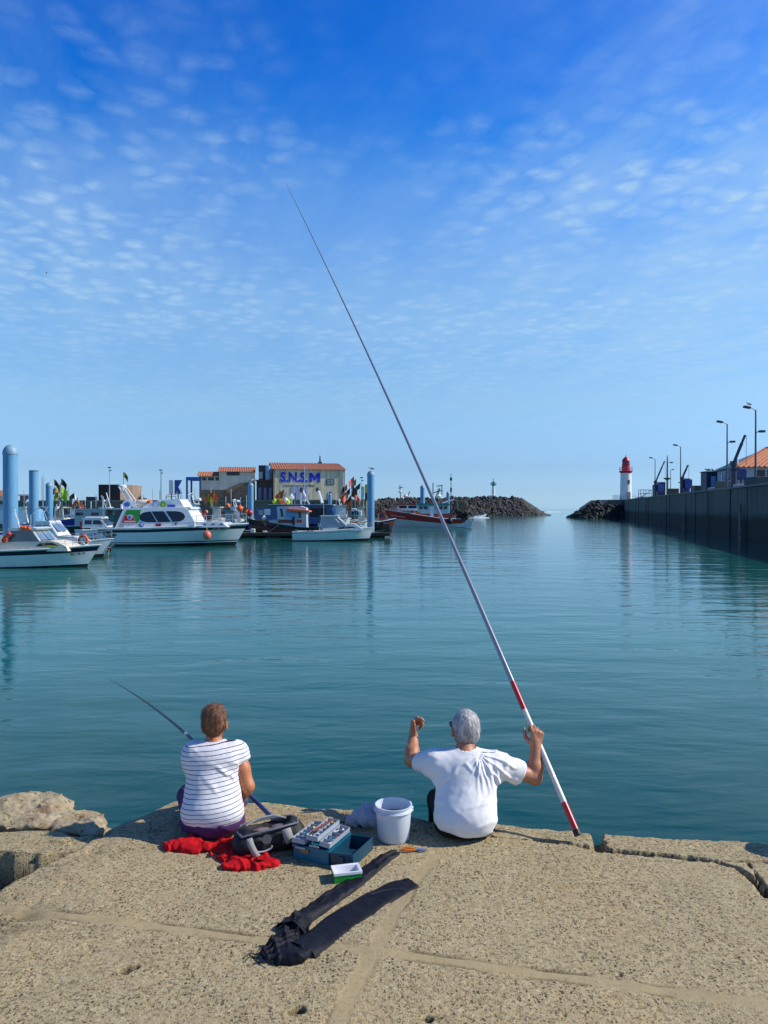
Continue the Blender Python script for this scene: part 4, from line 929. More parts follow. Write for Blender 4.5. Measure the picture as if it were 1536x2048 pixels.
# ================================================================== boats
def lerp_list(pts, t):
    for (a, va), (b, vb) in zip(pts[:-1], pts[1:]):
        if t <= b: return va + (vb - va) * (t - a) / (b - a + 1e-9)
    return pts[-1][1]
class Boat:
    """a boat laid out from its side view: px,py are side-view units of k metres, wl the waterline row"""
    def __init__(s, name, label, stern, bow, wl, Y=None, rz=0.0, cat='boat', group='boats moored in the harbour'):
        s.wl = wl; s.Y = Y if Y else 3.0 * F / (wl - HY); s.k = s.Y / F; s.c = (stern + bow) / 2; s.fl = 1 if bow > stern else -1
        if Y: s.wl = HY + 3.0 * F / Y
        s.L = abs(bow - stern) * s.k; s.root = thing(name, label, cat, (Xp(s.c, s.Y), s.Y + 1.2, WATER), rz, group)
        s.w = [(0, 1.0), (3, 1.0)]
    def X(s, px): return (px - s.c) * s.k
    def Zz(s, py): return (s.wl - py) * s.k
    def P(s, px, py, y=0): return Vector((s.X(px), y, s.Zz(py)))
    def hull(s, B, sheer, rake, bands, tr=.85, fl=.62, deck=.05, deckmat=None, n=26):
        """sheer: [(t, z)], t 0 stern .. 1 bow; bands [(s0, s1, name, mat)]"""
        L = s.L; s.B = B; s.sheer = sheer
        def Pt(t, q, sd, off=0.0):
            zt = lerp_list(sheer, t); z = -.45 + (zt + .45) * q
            x = -L / 2 + (L - rake) * t + rake * (q ** 1.1) * t ** 3
            hb = B / 2 * (tr + (1 - tr) * math.sin(min(t / .42, 1) * PI / 2)) * (1 - max(0, (t - .42) / .58) ** 2.3)
            bt = fl + (.12 - fl) * max(0, (t - .25) / .75) ** 1.2
            y = hb * (bt + (1 - bt) * q ** .75) + off
            return Vector((x * s.fl, sd * y, z))
        s.Pt = Pt; m = 5
        for q0, q1, nm, mt in bands:
            mb = MB()
            for sd in (-1, 1):
                g = [[Pt(i / n, q0 + (q1 - q0) * j / m, sd) for i in range(n + 1)] for j in range(m + 1)]
                vs = [p for r in g for p in r]; N = n + 1
                mb.add(vs, [(j * N + i, j * N + i + 1, (j + 1) * N + i + 1, (j + 1) * N + i) for j in range(m) for i in range(n)])
            tv = [Pt(0, q0 + (q1 - q0) * j / m, -1) for j in range(m + 1)] + [Pt(0, q0 + (q1 - q0) * j / m, 1) for j in range(m + 1)]
            mb.add(tv, [(j, j + 1, m + 2 + j, m + 1 + j) for j in range(m)])
            mb.build(nm, mt, s.root, True, 40)
        mb = MB(); q = 1 - deck; dl = [Pt(i / n, q, -1) for i in range(n + 1)]; dr = [Pt(i / n, q, 1) for i in range(n + 1)]
        mb.quadstrip(dl, dr); mb.build('deck', deckmat or WHITE2, s.root)
        mb = MB()
        for sd in (-1, 1): mb.tube([Pt(i / n, 1.0, sd) for i in range(n + 1)], max(.025, B * .012), 6)
        mb.tube([Pt(0, 1.0, -1), Pt(0, 1.0, 1)], max(.025, B * .012), 6); mb.build('gunwale', s.gun if hasattr(s, 'gun') else WHITE2, s.root)
    def half(s, z):
        (z0, w0), (z1, w1) = s.w; return w0 + (w1 - w0) * min(1.3, max(0, (z - z0) / (z1 - z0 + 1e-6)))
    def block(s, name, poly, mat, frac=1.0, parent=None):
        """solid across the boat with tapering width"""
        pts = [(s.X(a), s.Zz(b)) for a, b in poly]
        return MB().prism(pts, -1, 1, 'y', lambda p: (p.x, p.y * s.half(p.z) * frac, p.z)).build(name, mat, parent or s.root)
    def side(s, name, poly, mat, off=.012, th=.02, both=True, parent=None, frac=1.0):
        pts = [(s.X(a), s.Zz(b)) for a, b in poly]; o = None
        for sd in ((1, -1) if both else (-1,)):
            o = MB().prism(pts, 0, 1, 'y', lambda p: (p.x, sd * (s.half(p.z) * frac + off + th * (p.y - 1)), p.z)).build(name, mat, (parent if sd < 0 or parent is None else parent) or s.root)
        return o
    def tubes(s, name, lines, r, mat, n=6, parent=None):
        mb = MB()
        for ln in lines: mb.tube([s.P(*p) for p in ln], r, n)
        return mb.build(name, mat, parent or s.root)
    def front(s, name, p0, p1, mat, inset=.12, off=.02, parent=None, cols=1):
        """windscreen: slanted quad from (px,py) top p0 to bottom p1, across the boat"""
        a, b = s.P(*p0), s.P(*p1); d = (b - a); nr = Vector((d.z, 0, -d.x)).normalized() * (1 if (d.z * s.fl) < 0 else -1); nr = Vector((abs(nr.x) * s.fl, 0, abs(nr.z)))
        mb = MB()
        for c in range(cols):
            u0 = -1 + 2 * c / cols + .05; u1 = -1 + 2 * (c + 1) / cols - .05
            A = a + d * .08 + nr * off; Bq = b - d * .08 + nr * off; wa = s.half(A.z) * .93; wb = s.half(Bq.z) * .93
            mb.add([A + Vector((0, u0 * wa, 0)), A + Vector((0, u1 * wa, 0)), Bq + Vector((0, u1 * wb, 0)), Bq + Vector((0, u0 * wb, 0))], [(0, 1, 2, 3)])
        return mb.build(name, mat, parent or s.root)
    def rail(s, t0, t1, h, r=.015, nposts=6, mat=None, name='railing'):
        mb = MB(); N = 14
        for sd in (-1, 1):
            pts = [s.Pt(t0 + (t1 - t0) * i / N, 1.0, sd) * 1 for i in range(N + 1)]
            pts = [Vector((p.x, p.y * .92, p.z)) for p in pts]; up = Vector((0, 0, h))
            mb.tube([pts[0]] + [p + up for p in pts[1:]], r, 5)
            if h > .4: mb.tube([p + up * .5 for p in pts[1:]], r * .7, 4)
            for i in range(nposts + 1):
                p = pts[int(round(i * N / nposts))]; mb.tube([p, p + up], r, 5)
        return mb.build(name, mat or STEEL, s.root)
    def mast(s, px, py0, py1, r=.03, mat=None, y=0, lean=0, name='antenna'):
        return s.tubes(name, [[(px, py0, y), (px + lean, py1, y)]], r, mat or STEEL, 5)
    def side_text(s, txt, px, py, size, width, mat, t, q, sd=-1):
        p = s.Pt(t, q, sd); a = s.Pt(t - .03, q, sd); b = s.Pt(t + .03, q, sd); d = (b - a).normalized()
        if d.x < 0: d = -d
        up = s.Pt(t, min(1, q + .08), sd) - s.Pt(t, q - .08, sd); n_ = d.cross(up).normalized()
        if n_.y * sd < 0: pass
        o = s.P(px, py); o.y = p.y; o = o + n_ * .05
        return lettering(txt, size, frame(o, d, up), mat, s.root, .01, .01, width)
FLAGS = {}
FCOUNT = {}
ORD = ['first', 'second', 'third', 'fourth', 'fifth', 'sixth', 'seventh', 'eighth', 'ninth', 'tenth', 'eleventh', 'twelfth', 'thirteenth']
def colname(m):
    for k, n in (('orange', 'orange'), ('salmon', 'pink'), ('pink', 'pink'), ('lime', 'lime'), ('yellow', 'yellow'), ('blue', 'blue'), ('white', 'white'), ('red', 'red'), ('maroon', 'maroon'), ('olive', 'olive'), ('green', 'green'), ('grey', 'grey'), ('black', 'black')):
        if k in m.name: return n
    return 'dark'
def flag_bunch(items, where, group, fs=.45, r=.018):
    order = sorted(range(len(items)), key=lambda i: items[i][1].x / items[i][1].y)
    for i, (b0, t0, m_) in enumerate(items):
        marker_flag(b0, t0, m_, '%s marker flag, %s from the left in the bunch %s' % (colname(m_), ORD[order.index(i)], where), group, fs, r)
def marker_flag(base, tip, col, label, group, fs=.45, r=.018, two=None):
    """a fisherman's marker pole with a small cloth flag"""
    base = Vector(base); tip = Vector(tip); t = thing('marker_flag', label, 'flag', base, 0, group); d = tip - base; L = d.length
    MB().tube([(0, 0, 0), d * .5 + Vector((0, 0, -.01)), d], r, 5).build('pole', pm('bamboo', (.35, .25, .13), .7) if random.random() < .5 else DGREY, t)
    u = d.normalized(); side = Vector((random.choice((-1, 1)) * random.uniform(.6, 1), random.uniform(-.4, .4), random.uniform(-.9, -.3))).normalized()
    def cloth(o0, m, nm):
        A = []; N = 4
        for i in range(N + 1):
            q = i / N; wv = Vector((0, math.sin(q * 5 + o0 * 3) * .07, -.12 * q * q)) * fs / .45
            A.append((d * 1 - u * o0 + side * fs * q + wv, d * 1 - u * (o0 + fs * .85) + side * fs * q * .92 + wv * 1.3))
        mb = MB(); mb.quadstrip([a for a, b in A], [b for a, b in A]); mb.build(nm, m, t)
    cloth(0, col, 'flag_cloth')
    if two: cloth(fs * .95, two, 'flag_cloth')
    return t
def fender(parent, p, r, m, n='fender', long=False):
    mb = MB()
    if long: mb.lathe([(r * .3, -r * 2.2), (r, -r * 1.7), (r, r * 1.3), (r * .3, r * 1.9)], p, 10)
    else: mb.ell(p, (r, r, r * 1.1), 14, 10).tube([Vector(p) + Vector((0, 0, r)), Vector(p) + Vector((0, 0, r * 1.4))], r * .2, 6)
    return mb.build(n, m, parent, True, 60)
SALMON = pm('salmon_buoy', (.75, .17, .11), .45, var=.1, dirt=.2)

# ---- 1: near cruiser with navy band at far left
b = Boat('cabin_cruiser', 'nearest white cabin cruiser with a broad black band, cut by the left edge', -112, 184, 1137)
b.gun = WHITE2
k = b.k
b.hull(2.6, [(0, 1.0), (.4, .88), (.75, .98), (1, 1.14)], .95, [(0, .34, 'bottom_paint', BLACK), (.34, .38, 'waterline', NAVY), (.38, .80, 'topsides', WHITE2), (.80, .955, 'hull_band', NAVY), (.955, 1, 'rubbing_strake', WHITE)], .9, .8)
b.w = [(.9, 1.05), (2.1, .85)]
b.block('trunk_cabin', [(-60, 1104), (-60, 1090), (8, 1083), (95, 1082), (112, 1086), (128, 1094), (132, 1103)], CREAM, .92)
b.side('trunk_window', [(66, 1093), (74, 1087), (100, 1086), (113, 1092), (108, 1094)], MAROON, frac=.92)
b.side('trunk_stripe', [(84, 1094.5), (90, 1091), (112, 1092), (108, 1095)], LIME, .03, frac=.92)
cb = b.block('cabin', [(8, 1084), (14, 1062), (58, 1061), (76, 1083)], pm('tinted_cabin_side', (.10, .12, .12), .08, var=.3, coat=1), .95)
b.tubes('windscreen_frame', [[(57, 1060, sd * .82), (76, 1083, sd * .97)] for sd in (-1, 1)] + [[(13, 1062, sd * .82), (8, 1084, sd * .97)] for sd in (-1, 1)], .05, WHITE2)
b.front('windscreen', (59, 1061), (77, 1083), PGLASS, cols=2, off=.03)
MB().prism([(b.X(10), b.Zz(1061.5)), (b.X(11), b.Zz(1056)), (b.X(60), b.Zz(1055)), (b.X(70), b.Zz(1057.5)), (b.X(66), b.Zz(1061)), ], -.95, .95).build('roof', WHITE2, b.root)
b.tubes('antenna', [[(2, 1026, .2), (14, 1056, .2)], [(12, 1018, -.3), (22, 1056, -.3)]], .018, WHITE); b.tubes('roof_rail', [[(16, 1055, -.8), (16, 1051, -.8), (52, 1051, -.8), (54, 1055, -.8)]], .015, STEEL)
b.rail(.70, .985, .42, .012, 5)
b.side_text('MN 748139', 145, 1108.5, .2, .68, NAVY, .84, .66)
oc = MB(); 
for i in range(16):
    u0 = b.X(38 + 16 * random.random()); oc.ell((u0, -1.02 + .12 * random.random(), b.Zz(1060 - random.random() * 5)), (random.uniform(.05, .14), .06, random.uniform(.05, .12)), 7, 5)
c_ = oc.build('life_jacket', ORANGE, None, True, 60); c_.location = b.root.location; tag(c_, 'orange life jacket slung over the edge of the nearest cruiser roof', 'life jacket')
oc = MB()
for i in range(16):
    q = random.random(); oc.ell((b.X(4 + 14 * q), -1.15 + .1 * random.random(), b.Zz(1082 - 14 * q + random.uniform(-2, 2))), (random.uniform(.05, .12), .05, random.uniform(.06, .12)), 7, 5)
c_ = oc.build('life_jacket', pm('red_orange_cloth', (.70, .06, .015), .7), None, True, 60); c_.location = b.root.location; tag(c_, 'red life jacket hanging at the back of the nearest cruiser cabin', 'life jacket')
# ---- generic cabin cruiser
def cruiser(label, stern, bow, wl, Y=None, hullm=WHITE2, band=None, roof_py=None, cab=None, trunk=None, B=2.3, free=(.75, 1.05), rake=.8, glass=GLASS, cabm=WHITE2, rail=True, name='cabin_cruiser', rz=0, bottom=BLACK, arch=False, deckm=None):
    """cab = (aft px, fore px, bottom py, top py, slope px); trunk = (aft, fore, top py)"""
    b = Boat(name, label, stern, bow, wl, Y, rz); fs, fb = free; f = b.fl
    bands = [(0, .42, 'bottom_paint', bottom), (.42, .86, 'topsides', hullm), (.86, 1, 'sheer_strake', band or hullm)]
    b.hull(B, [(0, fs), (.35, fs * .95), (.7, (fs + fb) / 2 * .98), (1, fb)], rake, bands, .88, .72, deckmat=deckm)
    b.w = [(fs, B * .40), (fs + 1.4, B * .32)]
    if trunk:
        a, c, tp = trunk; by = b.wl - (fs * .8) / b.k
        b.block('trunk_cabin', [(a, by), (a, tp), (a + (c - a) * .7, tp + .5), (c, by)], cabm, .9)
        b.side('trunk_window', [(a + (c - a) * .2, tp + 2.2), (a + (c - a) * .3, tp + 1), (a + (c - a) * .55, tp + 1), (a + (c - a) * .66, tp + 2.6)], glass, frac=.9)
    if cab:
        a, c, bo, tp, sl = cab; e = c + sl * f
        b.block('cabin', [(a, bo), (a, tp), (c, tp), (e, bo)], cabm)
        wdt = c - a
        b.side('side_window', [(a + wdt * .12, bo - (bo - tp) * .40), (a + wdt * .12, bo - (bo - tp) * .86), (a + wdt * .50, bo - (bo - tp) * .86), (a + wdt * .50, bo - (bo - tp) * .40)], glass)
        b.side('side_window', [(a + wdt * .58, bo - (bo - tp) * .40), (a + wdt * .58, bo - (bo - tp) * .86), (a + wdt * .93, bo - (bo - tp) * .86), (a + wdt * .93 + sl * f * .45, bo - (bo - tp) * .40)], glass)
        b.front('windscreen', (c, tp), (e, bo - (bo - tp) * .3), glass, cols=2)
        MB().prism([(b.X(a - 2 * f), b.Zz(tp)), (b.X(a - 2 * f), b.Zz(tp) + .10), (b.X(c), b.Zz(tp) + .12), (b.X(c + 3 * f), b.Zz(tp) + .03), (b.X(c + 2 * f), b.Zz(tp) - .02)], -B * .36, B * .36).build('roof', cabm, b.root)
    if rail: b.rail(.62, .985, .5, .016, 4)
    for tf in (.22, .55):
        pf = b.Pt(tf, .80, -1); fender(b.root, (pf.x, pf.y - .10, pf.z - .05), .09, (BLUE, WHITE, SALMON, NAVY)[int(abs(stern)) % 4], 'fender', True)
    pb_ = b.Pt(.97, .98, -1); MB().tube([pb_, pb_ + Vector((-.35 * b.fl, .3, -.35)), pb_ + Vector((-.4 * b.fl, .7, -.75))], .018, 5).build('bow_line', ROPE, b.root)
    return b
b = cruiser('white motor boat with slanting white windscreen frame behind the nearest cruiser', 10, 213, 1117, cab=(62, 92, 1072, 1046, 20), trunk=(70, 172, 1073), B=2.3, free=(.85, 1.15), glass=PGLASS, rake=.9)
b.tubes('windscreen_frame', [[(91, 1045, sd * .75), (112, 1073, sd * .9)] for sd in (-1, 1)], .07, WHITE2)
b.tubes('arch', [[(56, 1072, -.8), (55, 1030, -.75), (70, 1014, -.6), (70, 1014, .6), (55, 1030, .75), (56, 1072, .8)], [(70, 1014, 0), (96, 1046, 0)]], .03, STEEL)
b.tubes('anchor', [[(206, 1082, 0), (213, 1086, 0), (209, 1094, 0)], [(205, 1092, 0), (209, 1095, 0), (214, 1092, 0)]], .03, STEEL)
# horseshoe lifebuoy: its own thing, hung on the rail
lb = thing('lifebuoy', 'orange horseshoe lifebuoy hung on the bow rail of the second motor boat', 'lifebuoy', Vector(b.root.location) + Vector((b.X(167), -1.25, b.Zz(1080))))
mb = MB(); mb.tube([(math.sin(a) * .24, 0, -math.cos(a) * .24 * 1.05 + (.0)) for a in [R(28 + i * 19) for i in range(17)]], [.05] + [.085] * 15 + [.05], 8); mb.build('ring', ORANGE, lb, True, 60)
MB().box(-.17, .17, -.03, .03, -.16, .14).build('canvas_panel', WHITE, lb)
# ---- blue bowed fishing boat
b = cruiser('small fishing boat with bright blue hull over white, beneath the lime flags', 30, 160, 1068, Y=88, hullm=WHITE2, band=BLUE, B=2.6, free=(1.3, 2.0), rake=1.1, name='fishing_boat', rail=False)
# wide blue upper band
for o in list(b.root.children):
    if o.name.startswith('topsides'): bpy.data.objects.remove(o)
mb = MB()
for q0, q1, nm, mt in ((.42, .60, 'topsides', WHITE2), (.60, .861, 'blue_topsides', BLUE)):
    mb = MB(); n = 20
    for sd in (-1, 1):
        A = [b.Pt(i / n, q0, sd) for i in range(n + 1)]; Bq = [b.Pt(i / n, q1, sd) for i in range(n + 1)]; mb.quadstrip(A, Bq)
    mb.add([b.Pt(0, q0, -1), b.Pt(0, q1, -1), b.Pt(0, q1, 1), b.Pt(0, q0, 1)], [(0, 1, 2, 3)]); mb.build(nm, mt, b.root, True)
b.side_text('LR 390 482', 140, 1032.5, .3, 1.6, WHITE, .84, .86)
b.w = [(1.3, 1.0), (3, .8)]; b.block('wheelhouse', [(52, 1046), (52, 1018), (70, 1018), (74, 1046)], LBLUE); b.side('side_window', [(56, 1032), (56, 1022), (69, 1022), (70, 1032)], GLASS)
b.rail(.55, .98, .5, .03, 5); blueboat = b
# white boat with red stern patch behind
b = cruiser('white cabin boat with sloping windscreen between blue bow and excursion boat', 148, 236, 1080, cab=(162, 199, 1056, 1038, 15), trunk=(178, 230, 1054), B=2.4, free=(.95, 1.2))
MB().prism([(b.X(156), b.Zz(1056)), (b.X(156), b.Zz(1044)), (b.X(162), b.Zz(1042)), (b.X(162), b.Zz(1056))], -.8, .8).build('red_canvas', RED, b.root); b.mast(196, 1038, 1000, .02)
MB().rbox(b.X(165), b.X(203), -.6, .6, b.Zz(1036.5), b.Zz(1033.5), .05).build('roof_box', WHITE2, b.root)
# grey-white workboat house behind
b = Boat('work_boat', 'pale grey flat-roofed work boat with two dark windows behind the excursion boat', 128, 262, 1066, Y=88)
b.hull(3.4, [(0, 1.0), (.6, 1.1), (1, 1.5)], .8, [(0, .4, 'bottom_paint', BLACK), (.4, 1, 'topsides', NAVY)], .9, .8)
b.w = [(1, 1.5), (4, 1.45)]; b.block('deckhouse', [(151, 1052), (151, 1020), (213, 1019), (213, 1052)], pm('pale_grey_paint', (.42, .45, .47), .5, var=.1, dirt=.3, streak=True))
b.side('side_window', [(154, 1031), (154, 1025), (168, 1025), (168, 1031)], GLASS); b.side('side_window', [(184, 1031), (184, 1025), (199, 1025), (199, 1031)], GLASS)
b.block('green_locker', [(215, 1046), (215, 1030), (230, 1030), (230, 1046)], GREEN, .8); b.block('dark_bulkhead', [(231, 1052), (231, 1021), (250, 1021), (250, 1052)], NAVY, .9)
MB().box(b.X(148), b.X(252), -1.6, 1.6, b.Zz(1019), b.Zz(1017.5)).build('roof', WHITE, b.root)
b.tubes('roof_rail', [[(151, 1019, -1.4), (151, 1012, -1.4), (172, 1011, -1.4), (172, 1019, -1.4)]], .03, STEEL); b.tubes('derrick', [[(195, 991, 0), (206, 1018, 0)], [(199, 992, 0), (199, 1018, 0)], [(205, 985, 0), (215, 1018, 0)]], .06, WHITE); b.mast(174, 1019, 1003, .05, WHITE); b.mast(236, 1019, 1008, .12, WHITE, name='vent')

# ---- the big white excursion boat
b = Boat('excursion_boat', 'large white passenger boat with a navy band, oval tinted windows and round stickers', 204, 491, 1091.5)
def zz5(py): return b.Zz(py)
b.gun = WHITE2
b.hull(4.6, [(0, zz5(1056.5)), (.35, zz5(1055.5)), (.7, zz5(1051.5)), (1, zz5(1047.5))], 1.25, [(0, .33, 'bottom_paint', BLACK), (.33, .365, 'waterline_gap', WHITE2), (.365, .405, 'boot_stripe', NAVY), (.405, .815, 'topsides', WHITE2), (.815, .935, 'hull_band', NAVY), (.935, 1, 'rubbing_strake', WHITE2)], .95, .86)
b.w = [(zz5(1056), 2.05), (zz5(1000), 1.55)]
b.block('cabin', [(236, 1057), (250, 1020), (256, 1016), (372, 1015.5), (380, 1021), (393, 1043), (395, 1054)], WHITE2)
b.block('foredeck_trunk', [(388, 1055), (388, 1044), (420, 1043.5), (447, 1045), (458, 1054)], WHITE2, .85)
for px in (412, 429, 446): b.side('porthole', [(px - 3.4, 1049.2), (px - 3.4, 1047.2), (px + 3.4, 1047.2), (px + 3.4, 1049.2)], GLASS, frac=.85)
b.side('side_window', [(283.5, 1034), (285, 1029.5), (290, 1025.7), (297, 1023.6), (305.5, 1022.8), (319, 1044), (300, 1044), (291, 1042.3), (285.5, 1039)], GLASS, .015)
b.side('side_window', [(307.5, 1022.7), (331, 1022.3), (346.5, 1043.3), (321.5, 1044)], GLASS, .015)
b.side('side_window', [(335.5, 1022.2), (355, 1022.2), (365, 1023.6), (371.5, 1027.5), (374.5, 1033), (372, 1038.5), (366, 1041.8), (358, 1043), (350.5, 1043.3)], GLASS, .015)
b.front('windscreen', (378.5, 1021.5), (392.5, 1043), GLASS, cols=3)
b.side('sign_panel', [(249.5, 1045), (254, 1031), (271, 1031), (276, 1045)], pm('sign_red', (.75, .03, .02), .5), .02)
b.side('sign_panel', [(254.5, 1030), (258, 1019.5), (286, 1019.5), (283, 1045), (277.5, 1045), (272, 1030)], pm('sign_green', (.03, .30, .04), .5), .02)
def disc(px, py, r, m, off=.03, nm='sticker', rx=1.0, parent=None, w=1.0):
    pts = [(px + r * rx * math.cos(a * PI / 8), py + r * math.sin(a * PI / 8)) for a in range(16)]; return b.side(nm, pts, m, off, parent=parent, frac=w)
STB = pm('sticker_blue', (.05, .13, .45), .5); STW = pm('sticker_white', (.72, .75, .8), .5); STG = pm('sticker_green', (.10, .40, .02), .5); STR = pm('sticker_dark_red', (.35, .03, .04), .5); STY = pm('sticker_grey', (.42, .38, .42), .5)
d_ = disc(265, 1034, 5, STW, .035); disc(265, 1034, 3, STB, .05, parent=d_)
disc(250, 1051.5, 5, STY); d_ = disc(289, 1049, 5.2, STB); disc(290.5, 1048.5, 3.4, STW, .045, parent=d_); disc(322.5, 1049, 3.6, STR, rx=1.7); disc(357, 1046.8, 2.6, STB)
b.side('window_trim', [(254, 1043.5), (254.5, 1041.5), (275.5, 1041.5), (276, 1043.5)], STW, .04)
b.tubes('handrail', [[(262, 1052, -2.08), (268, 1046.5, -2.05), (330, 1045.8, -2.02), (400, 1045.2, -2.0)]], .02, STEEL)
# flybridge and roof gear
b.w = [(zz5(1015), 1.45), (zz5(995), 1.3)]
b.block('flybridge', [(286, 1015.5), (296, 1006), (318, 1001), (355, 998), (360, 999), (370, 1015)], WHITE2)
d_ = disc(313, 1008.5, 6, STB); disc(313, 1008.5, 4.8, STW, .045, parent=d_); d_ = disc(327.5, 1008.5, 6, STG); disc(327.5, 1009, 3, YELLOW, .045, parent=d_)
b.side('sticker', [(336, 1015), (336, 1003), (350, 1003), (350, 1015)], STW, .03); b.side('sticker', [(336.5, 1014.5), (336.5, 1009), (352, 1009), (352, 1014.5)], STB, .045)
d_ = disc(254, 1009, 9.5, STW, -.2, 'name_disc'); disc(254, 1009, 5, STB, -.18, parent=d_, rx=1.25)
b.block('roof', [(240, 1018), (241, 1016.5), (381, 1014), (385, 1017), (380, 1019)], WHITE2, 1.12)
b.tubes('radar_mast', [[(260, 1003, sd * .5), (240, 974, sd * .35)] for sd in (-1, 1)] + [[(249, 1003, sd * .5), (231, 974, sd * .35)] for sd in (-1, 1)] + [[(235 + 2.7 * i, 981 + 5 * i, -.4), (243 + 3.2 * i, 980 + 5 * i, -.4)] for i in range(4)] + [[(262, 1012, 0), (262, 1003, 0), (249, 1003, 0)]], .045, WHITE)
MB().lathe([(.30, 0), (.34, .06), (.34, .18), (.24, .26)], b.P(235, 975), 14).build('radar_dome', WHITE2, b.root, True)
b.mast(237, 973, 942, .02, BLACK)
MB().lathe([(.25, -.45), (.28, -.4), (.28, .4), (.25, .45)], b.P(279, 1006, -.5), 12, M=Matrix.Rotation(R(90), 3, 'Y')).build('liferaft_canister', CREAM, b.root, True)
b.tubes('flybridge_rail', [[(333, 998, -1.2), (333, 990, -1.2), (351, 989, -1.2), (352, 998, -1.2)], [(333, 994, -1.2), (351, 993, -1.2)]], .025, RED)
MB().ell(b.P(299, 1007, -1.2), (.28, .2, .30), 10, 8).ell(b.P(295, 1010, -1.25), (.18, .15, .22), 8, 6).build('orange_canvas', ORANGE, b.root, True)
MB().box(b.X(205), b.X(250), -1.9, 1.9, zz5(1018), zz5(1016.4)).build('aft_awning', WHITE, b.root); b.tubes('awning_post', [[(212, 1057, -1.8), (214, 1018, -1.8)], [(212, 1057, 1.8), (214, 1018, 1.8)]], .03, STEEL)
b.block('aft_dark_interior', [(228, 1056), (238, 1019), (246, 1019), (238, 1056)], NAVY, 1.1)  # dark slab standing in for the shaded interior under the awning
b.rail(.66, .99, .80, .02, 7)
f_ = fender(b.root, b.P(420.5, 1069.5, -2.32), .33, SALMON); MB().tube([b.P(419.5, 1062, -2.3), b.P(419, 1053, -2.15)], .02, 5).build('rope', ROPE, f_)
b.side_text('Isa Bizonne', 228, 1068, .42, 1.05, NAVY, .1, .66); b.side_text('le Chapus', 229, 1072.5, .22, .62, NAVY, .1, .57)
b.side_text('C 897780', 443, 1057.3, .27, 1.35, STY, .80, .875)
exc = b
marker_flag(exc.root.location + b.P(237, 957), exc.root.location + b.P(237, 942), pm('olive_flag', (.10, .13, .03), .8), 'small dark green flag on the aerial of the excursion boat', None, .5, .015)
flag_bunch([(exc.root.location + b.P(262 + i * 3, 1016, .9), exc.root.location + b.P(px, py - 8, .9), (RED, ORANGE2, BLACK, RED)[i]) for i, (px, py) in enumerate(((260, 1000), (266, 998), (271, 1001), (275, 1002)))], 'on the excursion boat roof', 'flags on the excursion boat roof', .45)

# ---- boats behind its bow
b = cruiser('white boat with red fenders and a raised cabin behind the bow of the excursion boat', 366, 451, 1060, Y=82, cab=(372, 388, 1030, 1009, 7), B=2.8, free=(1.35, 1.9), rake=1.0, name='fishing_boat')
fender(b.root, b.P(402, 1029, -1.45), .24, RED, long=False); fender(b.root, b.P(413, 1024, -1.3), .2, SALMON); fender(b.root, b.P(410, 1031, -1.45), .12, RED, long=True)
b.mast(384, 1009, 975, .03); b.mast(378, 1009, 985, .04, WHITE, lean=-6); b.tubes('gantry', [[(380, 1009, -.8), (374, 990, -.8), (382, 984, 0), (374, 990, .8), (380, 1009, .8)]], .04, WHITE); MB().lathe([(.28, 0), (.3, .2), (.2, .28)], b.P(392, 1001), 12).build('radar_dome', WHITE2, b.root, True); b.tubes('davit', [[(392, 1009, 0), (392, 1002, 0)]], .06, WHITE)
b = cruiser('small boat with grey glazed cabin and pale blue bow, right of the excursion boat bow', 440, 479, 1070, Y=76, hullm=LBLUE, band=WHITE2, cab=(448, 464, 1046, 1022, 4), B=2.2, free=(1.0, 1.3), glass=PGLASS, cabm=GREY, rake=.6)
b.tubes('radar_post', [[(466, 1022, 0), (466, 1008, 0)]], .03, WHITE); MB().lathe([(.22, 0), (.24, .16), (.15, .22)], b.P(470, 1004), 10).build('radar_dome', WHITE2, b.root, True)
b.tubes('gantry', [[(478, 1046, -.6), (476, 1030, -.6), (470, 1022, -.4), (462, 1020, 0)]], .03, STEEL)

# ---- dark wooden boat with orange canopy (bow to the left)
b = Boat('fishing_boat', 'old black and maroon wooden fishing boat with an orange canopy, bow pointing left', 652, 490, 1078, Y=79)
b.gun = DWOOD
b.hull(2.9, [(0, b.Zz(1056)), (.35, b.Zz(1055)), (.7, b.Zz(1047)), (1, b.Zz(1038))], .9, [(0, .55, 'bottom_planks', MAROON), (.55, .75, 'mid_planks', pm('brown_planks', (.10, .05, .03), .6, var=.4, dirt=.4)), (.75, 1, 'top_planks', NAVY)], .8, .7, deckmat=BROWN)
b.w = [(b.Zz(1058), 1.15), (b.Zz(1012), 1.0)]
b.block('wheelhouse', [(556, 1056), (553, 1013), (600, 1012), (612, 1016), (613, 1058)], pm('faded_white_paint', (.50, .56, .62), .6, var=.12, dirt=.35, streak=True))
b.side('side_window', [(562, 1034), (559, 1017), (564, 1017), (567, 1034)], GLASS); b.side('side_window', [(596, 1036), (596, 1024), (602, 1024), (602, 1036)], GLASS)
b.side('blue_panel', [(568, 1036), (574, 1020), (594, 1021), (594, 1038)], LBLUE); b.side('red_brown_band', [(556, 1046), (556, 1039), (585, 1039), (585, 1046)], pm('red_brown_paint', (.20, .03, .02), .5), .02)
b.side('orange_door', [(593, 1045), (593, 1039), (604, 1039), (604, 1046)], pm('orange_red_paint', (.70, .06, .01), .5), .03)
MB().prism([(b.X(572), b.Zz(1021)), (b.X(576), b.Zz(1017.5)), (b.X(618), b.Zz(1021)), (b.X(619), b.Zz(1024)), (b.X(596), b.Zz(1024))], -1.5, 1.4).build('canopy', ORANGE, b.root)
b.tubes('canopy_frame', [[(574, 1019, -1.4), (566, 1014, -1.3)], [(617, 1023, -1.4), (616, 1058, -1.3)]], .04, STEEL)
